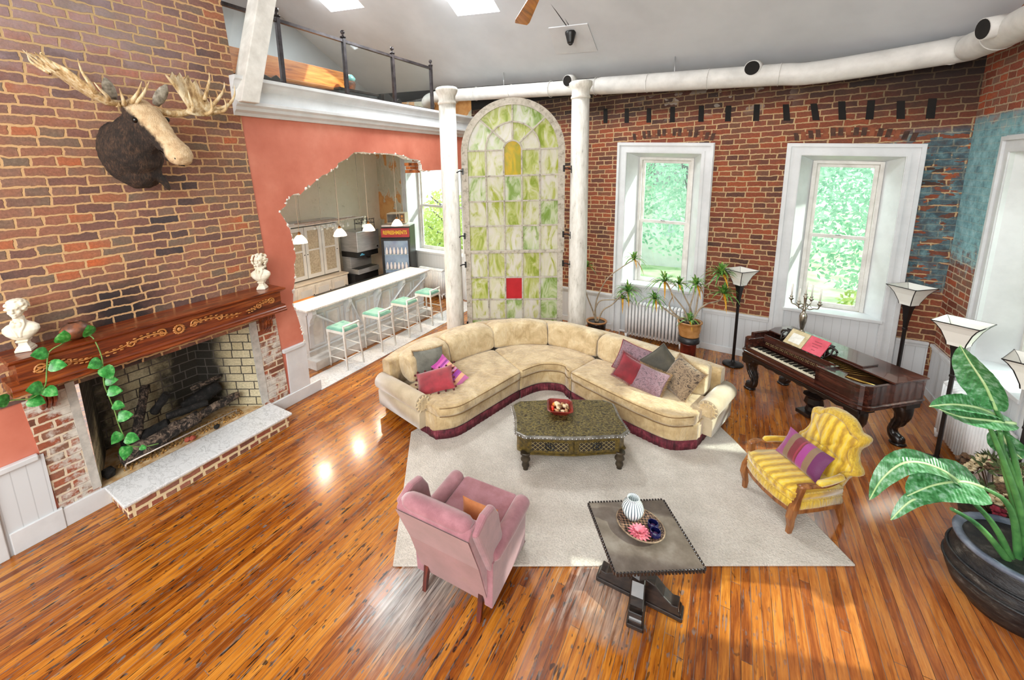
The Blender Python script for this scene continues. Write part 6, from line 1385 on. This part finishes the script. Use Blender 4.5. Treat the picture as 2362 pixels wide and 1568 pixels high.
tips = [(0, 0, .635)]
for k in range(4):
    a = pi / 4 + k * pi / 2; d = Vector((cos(a), sin(a), 0)); z = .56
    am = M().tube(curve([(0, 0, .47), d * .06 + Vector((0, 0, .43)), d * .12 + Vector((0, 0, .46)), d * .17 + Vector((0, 0, .47)), d * .185 + Vector((0, 0, z - .04))], 14), .009, 6)
    am.tube(curve([(0, 0, .47), d * .05 + Vector((0, 0, .50)), d * .09 + Vector((0, 0, .47))], 8), .006, 5); am.build('arm', SIL, cdl); tips.append((d.x * .185, d.y * .185, z))
cl = pp(.35, .72, zt + .026)
for k, (x, y, z) in enumerate(tips):
    M().lathe([(.012, -.045), (.03, -.02), (.034, -.012), (.014, -.006), (.02, .02), (.022, .03)], 14, (x, y, z)).build('candle_cup', SIL, cdl)
    c15, s15 = cos(rad(15)), sin(rad(15))
    o = M().lathe([(.011, 0), (.0105, .19), (.003, .20)], 10).build('taper_candle', WAX, loc=(cl[0] + x * c15 - y * s15, cl[1] + x * s15 + y * c15, cl[2] + z + .02))
    tag(o, 'white taper candle in the middle, highest cup of the candelabra' if k == 0 else 'white taper candle in an outer cup of the silver candelabra', 'candle', None if k == 0 else 'candles on the candelabra arms')

# ------------------------------------------------------------------ house plants
DRAC = N('dracaena_leaf'); p_ = DRAC.coord('Object'); a = DRAC.noise(p_, 16, 3, .6); DRAC = DRAC.done(DRAC.ramp(a, [(.3, '#24521f'), (.48, '#4f8632'), (.62, '#8fae52'), (.78, '#c9d08a')]), .4, 0, .1)
DRACY = plain('yellowed_leaf', '#b5761a', '#d9a92c', 14, .5); STEMD = plain('pale_dracaena_stem', '#8a7a66', '#b8a88f', 14, .75, bump=.3)
def tuft(c_, R_, n, seed, mat, up=.4, hang=1.0):
    q = M(); rr = random.Random(seed); c_ = Vector(c_)
    for k in range(n):
        a = k * 2.4 + rr.random() * .4; u0 = rr.random(); el = up + 1.0 * u0; L = R_ * (1.05 + .55 * rr.random()); d = Vector((cos(a) * cos(el), sin(a) * cos(el), sin(el))); sd = Vector((-sin(a), cos(a), 0)); pts = []
        for i in range(6):
            u = i / 5; p = c_ + d * L * u + Vector((0, 0, -hang * L * u * u * (.9 - .45 * u0))); w_ = .027 * (1 - u) ** .6 * (.6 + 1.2 * u * (1 - u)) + .0008; pts += [p - sd * w_, p + Vector((0, 0, -.004 + .002)), p + sd * w_]
        q.add(pts, [(3 * i + j, 3 * i + j + 1, 3 * i + j + 4, 3 * i + j + 3) for i in range(5) for j in range(2)], True)
    return q
def dracaena(label, loc, pot, stems, seed):
    r = thing('potted_dracaena', label, 'potted plant', loc); pot(r)
    for k, (pts, R_, n) in enumerate(stems):
        M().tube(curve([Vector(p) for p in pts], 18), [.017 - .008 * i / 18 for i in range(19)], 8).build('stem', STEMD, r)
        if n:
            e = pts[-1]; lf = tuft(e, R_, n, seed + k, DRAC).build('leaf_tuft', DRAC, r); tuft(e, R_ * .8, 4, seed + k + 50, DRACY, -.5, 1.2).build('yellowed_leaves', DRACY, lf)
    return r
def pot1(r):
    M().lathe([(.12, .0), (.16, .05), (.19, .2), (.195, .31), (.19, .34)], 30).build('pot', plain('dark_glazed_pot', '#120f10', '#262022', 8, .2), r)
    M().lathe([(.19, .33), (.215, .34), (.22, .365), (.20, .375), (.178, .36), (.175, .33)], 30, cap=False).build('pot_rim', plain('tan_rim', '#a9784a', '#c9986a', 8, .4), r); M().lathe([(.178, .33), (.001, .34)], 20, cap=False).build('soil', EARTH, r)
dracaena('spindly dracaena in a dark pot with tan rim beside the right column', (-2.33, 8.62, 0), pot1,
   [([(0, 0, .33), (-.04, .02, .6), (.0, .05, .9), (.18, .08, 1.3), (.45, .14, 1.56), (.68, .18, 1.74)], .24, 22), ([(.02, 0, .33), (.12, .04, .6), (.3, .07, .75), (.5, .10, 1.0), (.60, .12, 1.05)], .34, 44), ([(-.02, .02, .33), (-.1, .0, .6), (-.22, -.05, .95), (-.28, -.1, 1.35), (-.22, -.08, 1.55)], .24, 22), ([(-.01, 0, .33), (-.05, 0, .55), (.05, .02, .8), (.3, .08, .85), (.5, .1, .9)], .22, 14)], 3)
TANP = plain('tan_glazed_pot', '#9a6a38', '#c4925c', 5, .25)
ps = thing('plant_pedestal', 'barrel-shaped dark red pedestal under the tan plant pot', 'plant stand', (-.52, 8.10, 0))
M().lathe([(.15, 0), (.155, .03), (.13, .06), (.13, .40), (.145, .43)], 24).build('barrel', plain('oxblood_lacquer', '#3d0f0c', '#7d2a20', 7, .3), ps); M().lathe([(.14, .43), (.175, .445), (.18, .48), (.17, .50), (.165, .545), (.15, .55)], 24).build('pedestal_cap', plain('dark_slate', '#17171a', '#303034', 6, .4), ps)
def pot2(r):
    M().lathe([(.14, 0), (.165, .012), (.17, .03), (.165, .05), (.185, .12), (.19, .20), (.185, .25), (.205, .262), (.205, .285), (.175, .285), (.172, .25)], 30, cap=False).build('pot', TANP, r); M().lathe([(.175, .25), (.001, .26)], 20, cap=False).build('soil', EARTH, r)
dracaena('bushy dracaena with several pale bent stems in the tan pot on its pedestal', (-.52, 8.10, .552), pot2,
   [([(0, 0, .24), (-.02, .05, .5), (.02, .02, .75), (.05, .08, .95)], .26, 30), ([(-.02, 0, .24), (-.1, -.06, .5), (-.28, -.1, .75), (-.45, -.02, .98)], .28, 30), ([(.03, 0, .24), (.08, .02, .5), (.12, .08, .85), (.3, .22, 1.02), (.42, .32, 1.13)], .30, 44),
    ([(.03, -.02, .24), (.12, .0, .5), (.25, .1, .62), (.42, .25, .66), (.48, .32, .78)], .27, 34), ([(-.04, 0, .24), (-.24, -.08, .4), (-.34, -.12, .55), (-.30, -.12, .72)], .12, 0), ([(-.05, .02, .24), (-.3, .06, .34), (-.52, .0, .52), (-.60, -.02, .62)], .25, 28), ([(.01, .03, .24), (.0, .1, .45), (-.12, .1, .7), (-.22, .08, .93)], .22, 24), ([(0, -.03, .24), (0, -.04, .3)], .22, 20)], 20)
# bird of paradise in the big pot
BP = (2.13, 4.60, 0)
bpx = thing('bird_of_paradise_plant', 'big-leaved bird of paradise plant in a dark weathered urn at the right', 'potted plant', BP)
m = N('weathered_urn'); v = m.coord('Object', (1, 1, 2.2)); a = m.noise(v, 5, 6, .7); m.bump(a, .8, .02); URN = m.done(m.ramp(a, [(.32, '#08090b'), (.46, '#17191d'), (.58, '#2f2d2a'), (.70, '#66635e')]), .5)
M().lathe([(.26, 0), (.29, .04), (.36, .13), (.405, .25), (.41, .34), (.385, .44), (.36, .50), (.36, .54)], 40).build('urn', URN, bpx)
M().lathe([(.36, .52), (.385, .535), (.39, .56), (.37, .575), (.335, .565), (.325, .50)], 40, cap=False).build('urn_rim', plain('blue_grey_rim', '#4a5566', '#77808e', 8, .45), bpx)
q = M()
for z, r_ in ((.30, .41), (.40, .40)): q.tube([(r_ * cos(2 * pi * k / 48), r_ * sin(2 * pi * k / 48), z) for k in range(49)], .012, 6)
q.build('moulded_band', URN, bpx); M().lathe([(.33, .49), (.001, .50)], 24, cap=False).build('soil', EARTH, bpx)
m = N('banana_leaf'); u = m.coord('UV'); s_ = m.sep(m.coord('Object')); nz = m.noise(m.coord('Object', (8, 8, 8)), 3, 3); wv = m.n('TexWave'); m.l(m.coord('Object', (1, 1, 1)), wv.inputs[0]); wv.inputs['Scale'].default_value = 14; wv.inputs['Distortion'].default_value = .6
m.bump(wv.outputs['Fac'], .3, .01); BLEAF = m.done(m.ramp(nz, [(.32, '#28602f'), (.5, '#4a8a54'), (.7, '#93b99f')]), .32, 0, .25)
BSTEM = plain('plant_stalk', '#24582e', '#5a9450', 5, .4); RIB = plain('pale_leaf_rib', '#a9c98a', '#c6dca8', 6, .4)
def bleaf(stalk, ctrl, wmax, nrm, fold=.25, seed=0, droop=0):
    st = [Vector(p) - Vector(BP) for p in stalk]; C_ = curve(st, 16); lf_ = None
    o = M().tube(C_, [.026 - .013 * i / 16 for i in range(17)], 8).build('stalk', BSTEM, bpx)
    P_ = curve([Vector(p) - Vector(BP) for p in ctrl], 22); nrm = Vector(nrm).normalized(); q = M(); vs = []; K = 5
    for i, p in enumerate(P_):
        t = (P_[min(i + 1, 22)] - P_[max(i - 1, 0)]).normalized(); sd = t.cross(nrm).normalized(); nn = sd.cross(t); u = i / 22; w_ = wmax * (sin(pi * min(1, u * 1.02) ** .75)) ** .7 if 0 < u < 1 else 0
        for j in range(-K, K + 1):
            e = j / K; ww = w_ * (1 + .06 * noise.noise(Vector((u * 6, e, seed)))); vs.append(p + sd * e * ww + nn * (abs(e) ** 1.2 * fold * ww + .003 * sin(u * 60) * abs(e)))
    n = 2 * K + 1
    q.add(vs, [(i * n + j, i * n + j + 1, (i + 1) * n + j + 1, (i + 1) * n + j) for i in range(22) for j in range(2 * K)], True)
    lf_ = q.build('leaf', BLEAF, bpx); M().tube([p + Vector((0, 0, .003)) for p in P_], [.013 - .009 * i / 22 for i in range(23)], 6).build('midrib', RIB, lf_)
b0_ = (2.12, 4.58, .5)
bleaf([b0_, (2.02, 4.55, 1.0), (1.86, 4.45, 1.5), (1.68, 4.33, 1.86)], [(1.72, 4.35, 1.78), (1.62, 4.29, 1.98), (1.50, 4.21, 2.16), (1.42, 4.16, 2.29)], .105, (-.5, -.7, .15), .5, 1)
bleaf([b0_, (2.0, 4.50, .95), (1.84, 4.42, 1.35), (1.70, 4.35, 1.66)], [(1.86, 4.45, 1.66), (1.68, 4.32, 1.70), (1.50, 4.20, 1.74), (1.37, 4.12, 1.80)], .085, (.1, -.55, .9), .3, 2)
bleaf([(2.08, 4.56, .5), (1.98, 4.52, .95), (1.86, 4.46, 1.3), (1.78, 4.40, 1.60)], [(1.74, 4.40, 1.72), (1.60, 4.28, 1.80), (1.44, 4.16, 1.84), (1.30, 4.07, 1.83)], .085, (.2, -.4, .9), .35, 3)
bleaf([(2.12, 4.60, .5), (2.04, 4.56, .95), (1.92, 4.50, 1.25), (1.78, 4.42, 1.55)], [(1.78, 4.42, 1.60), (1.84, 4.46, 1.50), (1.90, 4.50, 1.42), (1.96, 4.52, 1.36)], .09, (-.5, -.8, .3), .3, 4)
bleaf([(2.06, 4.52, .5), (1.98, 4.48, .85), (1.88, 4.42, 1.05), (1.74, 4.36, 1.14)], [(1.74, 4.36, 1.14), (1.60, 4.26, 1.20), (1.42, 4.14, 1.18), (1.26, 4.03, 1.10)], .17, (-.25, -.55, .75), .12, 5)
bleaf([(2.02, 4.5, .5), (1.90, 4.44, .75), (1.76, 4.36, .95), (1.56, 4.24, 1.15)], [(1.62, 4.28, 1.16), (1.46, 4.17, 1.30), (1.30, 4.06, 1.38), (1.18, 3.98, 1.37), (1.08, 3.92, 1.24), (1.03, 3.90, 1.06)], .095, (-.2, -.5, .85), .2, 6)
bleaf([(2.0, 4.47, .5), (1.86, 4.40, .70), (1.72, 4.32, .86), (1.56, 4.22, .98)], [(1.58, 4.24, 1.06), (1.42, 4.12, 1.12), (1.28, 4.03, 1.06), (1.18, 3.97, .90)], .06, (-.1, -.5, .85), .2, 7)
for a in ((2.30, 4.70, 1.4), (2.34, 4.55, .9), (2.40, 4.45, .72)): bleaf([(2.16, 4.60, .5), ((2.16 + a[0]) / 2 + .03, (4.6 + a[1]) / 2, (.5 + a[2]) / 2 + .1), a], [a, (a[0] + .12, a[1] - .02, a[2] + .2), (a[0] + .22, a[1] - .05, a[2] + .25)], .08, (-.4, -.6, .7), .25, a[2])
# dried flowers
df = thing('dried_flower_basket', 'large basket of dried cream and burgundy flowers beside the radiator', 'flower arrangement', (2.24, 5.62 - .28, 0))
M().lathe([(.16, 0), (.20, .12), (.22, .30), (.23, .34)], 20).build('basket', plain('dark_basket', '#221710', '#4a3522', 24, .8, bump=.5), df)
rr = random.Random(21); FC = [plain('cream_bloom', '#b59f78', '#e0d2b0', 40, .9), plain('burgundy_bloom', '#5c1222', '#96283c', 40, .9), plain('dry_brown', '#3d2c20', '#6b4f38', 40, .9), plain('olive_leaf', '#2e3a1e', '#5c6a3c', 30, .8)]
KD = ['cream_bloom', 'burgundy_bloom', 'brown_seed_head', 'leaf_spray']
for k in range(72):
    a = rr.uniform(0, 2 * pi); ph = rr.uniform(.15, 1.45); R_ = .33 + .06 * rr.random(); c_ = Vector((R_ * sin(ph) * cos(a), R_ * sin(ph) * sin(a), .42 + .42 * cos(ph))); kd = rr.choice((0, 0, 1, 2, 2, 3, 3)); q = M(); s_ = .035 + .035 * rr.random()
    if kd == 3:
        for i in range(9): d = Vector((rr.uniform(-1, 1), rr.uniform(-1, 1), rr.uniform(-.4, 1))).normalized(); sd = d.orthogonal().normalized(); q.add([c_, c_ + d * .05 + sd * .016, c_ + d * .11, c_ + d * .05 - sd * .016], [(0, 1, 2, 3)])
    else:
        for i in range(14): d = Vector((rr.gauss(0, 1), rr.gauss(0, 1), rr.gauss(0, 1))).normalized(); q.ball(c_ + d * s_ * .7, (s_ * .45, s_ * .45, s_ * .3), 6, 4, .5, i)
    q.build(KD[kd], FC[kd], df)
q = M()
for k in range(26): a = rr.uniform(0, 2 * pi); d = Vector((cos(a), sin(a), rr.uniform(.5, 2))).normalized(); q.tube([Vector((0, 0, .3)), d * .3 + Vector((0, 0, .3)), d * .52 + Vector((0, 0, .28))], .004, 4)
q.build('dry_twigs', FC[2], df)

# ------------------------------------------------------------------ duct, fan, spot, loft
DUC = plain('white_duct_paint', '#c9c8c4', '#dddcd8', 4, .5)
du = thing('ventilation_duct', 'long white round duct hung under the ceiling along the back wall', 'duct')
pts = [WB(-6.3, .05, 5.42, False), WB(-6.25, .30, 5.50, False), WB(-6.0, .38, 5.58, False), WB(-5.4, .38, 5.56, False)] + [WB(-5.0 + .5 * k, .38, 5.56 - (k + .8) * .042, False) for k in range(15)]
e_ = pts[-1]; pts += [Vector((2.28, 8.36, 4.98)), Vector((2.40, 8.05, 4.97)), Vector((2.44, 7.6, 4.97)), Vector((2.45, 6.5, 4.97)), Vector((2.45, 5.0, 4.97)), Vector((2.45, 3.5, 4.97))]
dk = M().tube(curve(pts, 120), [.13] * 12 + [.15] * 44 + [.165] * 65, 20).build('duct_pipe', DUC, du)
q = M()
for i in range(3, len(pts) - 1, 2):
    q = M(); c_, t = pts[i], (pts[i + 1] - pts[i]).normalized(); a = t.cross(Vector((0, 0, 1))).normalized(); b = t.cross(a); r_ = .155 if i < 9 else .168; q.tube([c_ + a * r_ * cos(2 * pi * k / 24) + b * r_ * sin(2 * pi * k / 24) for k in range(25)], .007, 5); q.build('seam_ring', DUC, du)
for c_, d in ((WB(-2.02, .50, 5.40, False), (-.3, -.9, -.15)), (WB(1.15, .50, 5.12, False), (-.25, -.9, -.15)), (Vector((2.26, 7.30, 5.0)), (-.9, -.2, -.1))):
    c_ = Vector(c_); d = Vector(d).normalized(); M().tube([c_ - d * .12, c_ + d * .07], .115, 20).build('outlet_collar', DUC, du); M().tube([c_ + d * .06, c_ + d * .075], .105, 20).build('dark_outlet', HOLE_SHADE, du)  # black disc painted in for the shaded opening
for s in (-3.7, -.05): p = WB(s, .38, 0, False); z0_ = 5.56 - (s + 5.4) * .084; M().tube([(p.x, p.y, z0_), (p.x, p.y, ceil_z(p.x, p.y) + .02)], .008, 6).build('hanger_rod', STEEL, du)
cf = thing('ceiling_fan', 'ceiling fan of which one long wooden blade reaches into the picture', 'ceiling fan', (-1.42, 3.48, 5.15))
BLD = wood('fan_blade_wood', '#7a3c12', '#b0641f', '#c98035', 1, 1, .35)
def blade(a, nm='blade'):
    q = M().prism([(-.035, .16), (.035, .16), (.078, 1.02), (.066, 1.10), (-.066, 1.10), (-.078, 1.02)], -.006, .006); q.tf(rot=(0, rad(10), a)); return q.build(nm, BLD, cf, bevel=.003)
for k in range(4): blade(rad(36 + 90 * k))
M().lathe([(.05, -.10), (.11, -.06), (.12, .06), (.06, .10), (.02, .12), (.02, 3.02)], 20).build('motor_housing', plain('bronze_fan', '#3a2a1c', '#5c452c', 6, .35, .6), cf)
hp_ = thing('ceiling_panel', 'square flush white panel in the sloping ceiling behind the hanging spot', 'access panel', (0, 0, 0))
c4 = [(-3.16, 7.87), (-2.42, 7.84), (-2.41, 8.47), (-3.26, 8.51)]
M().add([(x, y, ceil_z(x, y) - .004 - d) for d in (0, .018) for x, y in c4], [(0, 1, 2, 3), (7, 6, 5, 4), (0, 4, 5, 1), (1, 5, 6, 2), (2, 6, 7, 3), (3, 7, 4, 0)]).build('panel', plain('panel_white', '#bfc2c5', '#c9ccce', 2, .6), hp_)
sp_ = thing('hanging_spotlight', 'small black spotlight where two ceiling cables meet, below the square panel', 'spotlight', (-2.78, 8.0, 6.02))
M().lathe([(.02, -.13), (.055, -.12), (.06, -.10), (.085, .0), (.10, .05), (.10, .08), (.04, .10)], 18).build('lamp_head', BLACK, sp_); M().ball((0, 0, -.13), (.04, .04, .03), 12, 8).build('lamp_face', DARKMETAL, sp_)
for dx in (0, .03): M().tube([(dx, 0, .08), (dx * 3 - .35 + .1 * (dx > 0), -1.4, .86), (dx * 5 - .55, -3.0, 1.66)], .010, 5).build('cable', BLACK, sp_)
M().tube([(0, 0, .09), (0, 0, ceil_z(-2.78, 8.0) - 6.02)], .02, 8).build('mount_stem', BLACK, sp_)
# loft railing
rl = thing('loft_railing', 'dark metal loft railing with glass panels above the cornice', 'railing', (XL - .10, 5.9, 4.965)); YB = 5.9
RM = plain('railing_metal', '#2a2526', '#4a4446', 8, .35, .5)
ys_ = [1.62, 2.86, 4.10, 5.34, 6.57, 7.80]
for k, y in enumerate(ys_):
    if k in (0,): continue
    M().box((0, y - YB, .49), (.06, .06, .98)).build('post', RM, rl, bevel=.004)
    M().lathe([(.05, 0), (.05, .02), (.018, .03), (.016, .06), (.034, .075), (.038, .095), (.03, .12), (.001, .13)], 14, (0, y - YB, .98)).build('finial', RM, rl)
    if k < len(ys_) - 1:
        y2 = ys_[k + 1]; M().box((0, (y + y2) / 2 - YB, .93), (.05, y2 - y - .06, .045)).build('top_rail', RM, rl); M().box((0, (y + y2) / 2 - YB, .05), (.03, y2 - y - .06, .03)).build('bottom_rail', RM, rl)
        M().box((0, (y + y2) / 2 - YB, .49), (.012, y2 - y - .10, .84)).build('glass_panel', RAILGLASS, rl)
tf_ = M(); rr = random.Random(2)
for k in range(900):
    x = XL - .30 + rr.uniform(0, .16); y = rr.uniform(3.6, 8.2); z = 4.966; a = rr.uniform(0, 6.28); h = rr.uniform(.02, .05); tf_.add([(x + .006 * cos(a), y + .006 * sin(a), z), (x - .006 * cos(a), y - .006 * sin(a), z), (x + rr.uniform(-.02, .02), y + rr.uniform(-.02, .02), z + h)], [(0, 1, 2)])
tag(tf_.build('artificial_grass', plain('grass_green', '#2f5a1e', '#5f8a3a', 20, .8)), 'strip of green artificial grass along the foot of the loft railing', 'grass', kind='stuff')
hb = thing('wooden_bench', 'long honey-coloured wooden bench back standing behind the loft railing', 'bench', (-7.0, 5.05, 4.962))
M().bx(-.03, -1.25, .30, .03, 1.25, .74).build('back_board', OAK, hb, bevel=.01); M().bx(-.03, -1.25, .26, .42, 1.25, .31).build('seat', OAK, hb, bevel=.01)
for y in (-1.15, 1.15): M().bx(-.03, y - .05, 0, .38, y + .05, .27).build('leg', OAK, hb)
for y, lab in ((4.05, 'black scrolled iron ornament at the left end of the loft, by the white post'), (6.95, 'dark carved ornament on the loft floor by the third glass panel')):
    o = M(); o.prism([(-.25, 0), (.28, 0), (.26, .12), (.30, .20), (.22, .26), (.12, .20), (.0, .24), (-.12, .32), (-.25, .30)], -.05, .05, 'yz'); o = o.build('carved_ornament', DARKWOOD, loc=(-6.35, y, 4.962), bevel=.01); tag(o, lab, 'ornament')
gt = thing('dark_side_cabinet', 'low dark grey cabinet on the loft behind the second glass panel', 'cabinet', (-6.65, 6.1, 4.962))
M().bx(-.2, -.45, 0, .2, .55, .26).build('body', DARKMETAL, gt, bevel=.01); M().bx(-.22, -.47, .26, .22, .57, .30).build('top', DARKWOOD, gt, bevel=.005)
pv = thing('teal_vase', 'small teal and brown vase on the dark loft cabinet', 'vase', (-6.7, 6.15, 5.263))
M().lathe([(.05, 0), (.09, .06), (.12, .15), (.10, .2)], 18).build('body', CLAY, pv); M().lathe([(.10, .2), (.12, .26), (.07, .32), (.06, .33)], 18).build('neck', plain('teal_glaze', '#4a7f80', '#79a9a6', 6, .3), pv)

# ------------------------------------------------------------------ outside the windows
GRS = plain('sunlit_lawn', '#86a874', '#b9cca4', 1.2, .9)
M_ = M().bx(-40, 9.9, -1.6, 40, 60, -1.5).bx(3.3, -20, -1.6, 40, 9.9, -1.5); o = M_.build('ground_outside', GRS); o['kind'] = 'structure'
def leafmat(n, a, b, c):
    m = N(n); v = m.coord('Object'); x = m.noise(v, 1.6, 4, .7); col = m.ramp(x, [(.35, a), (.52, b), (.68, c)]); t = m.n('BsdfTranslucent'); m.l(col, t.inputs[0]); mx = m.n('MixShader'); mx.inputs[0].default_value = .5
    m.l(col, m.b.inputs['Base Color']); m.b.inputs['Roughness'].default_value = .5; m.l(m.b.outputs[0], mx.inputs[1]); m.l(t.outputs[0], mx.inputs[2]); m.l(mx.outputs[0], m.t.nodes['Material Output'].inputs[0]); return m.m
LV = [leafmat('pale_green_leaf', '#7cb99f', '#b0dcc6', '#e2f4ea'), leafmat('sunny_leaf', '#9cb85c', '#ccd886', '#ecf0bc')]
TRK = plain('grey_tree_bark', '#4a4650', '#6f6a74', 6, .9)
def tree(label, loc, h, R_, n, mat, seed, low=.25, trunks=2):
    r = thing('tree', label, 'tree', loc); rr = random.Random(seed); q = M()
    for k in range(trunks):
        a = rr.uniform(0, 6.28); d = Vector((cos(a), sin(a), 0)) * R_ * .4; q.tube(curve([(k * .3, 0, 0), Vector((k * .3, 0, h * .35)), d * .6 + Vector((k * .2, 0, h * .65)), d + Vector((0, 0, h * .92))], 10), [.16 - .013 * i for i in range(11)], 7)
        for j in range(5): u = .3 + .12 * j; b = Vector((k * .25, 0, h * u)) + d * u * .7; e = Vector((rr.uniform(-1, 1), rr.uniform(-1, 1), .6)) * R_ * .7; q.tube([b, b + e * .5, b + e], [.06, .04, .015], 5)
    q.build('trunk', TRK, r); f = M()
    for k in range(n):
        a, b, c_ = rr.uniform(0, 6.28), rr.uniform(-1, 1), rr.random() ** .45; s_ = sqrt(1 - b * b); p = Vector((R_ * c_ * s_ * cos(a), R_ * c_ * s_ * sin(a), h * (low + (1 - low) * (.5 + .5 * b * c_)))); e = Vector((rr.gauss(0, 1), rr.gauss(0, 1), rr.gauss(0, 1))).normalized(); g = e.orthogonal().normalized() * .045; e = e * .08
        f.add([p - e, p + g, p + e, p - g], [(0, 1, 2, 3)])
    f.build('foliage', mat, r)
tree('tree with a forked grey trunk outside the left back window', (-.9, 14.5, -1.5), 8.5, 3.0, 8500, LV[0], 5)
tree('dense pale green tree outside the right back window', (3.4, 14.0, -1.5), 8.0, 2.7, 8500, LV[0], 6, .2)
tree('yellow-green bush outside the kitchen window', (-9.3, 13.0, -1.5), 4.6, 1.6, 4500, LV[1], 7, .05, 1)
tree('sunny low shrub below the right back window', (3.2, 12.2, -1.5), 2.4, 1.3, 2600, LV[1], 8, .05, 1)
tree('tall thin tree outside between the two back windows', (1.2, 18.5, -1.5), 9.5, 3.2, 6000, LV[0], 9)
wh = thing('white_house', 'white house glimpsed through the trees outside the left back window', 'house', (-3.4, 25, -1.5)); M().bx(-3, -2, 0, 3, 2, 4.2).build('house_walls', WHITE, wh); M().prism([(-3.3, 4.2), (3.3, 4.2), (0, 6.0)], -2.2, 2.2, 'xz').build('roof', plain('grey_roof', '#77797c', '#8d9093', 4, .8), wh)
M().bx(.5, -2.05, 1.6, 1.0, -1.98, 2.5).build('house_window', plain('house_glass', '#9fb0b8', '#b5c4ca', 4, .2), wh)
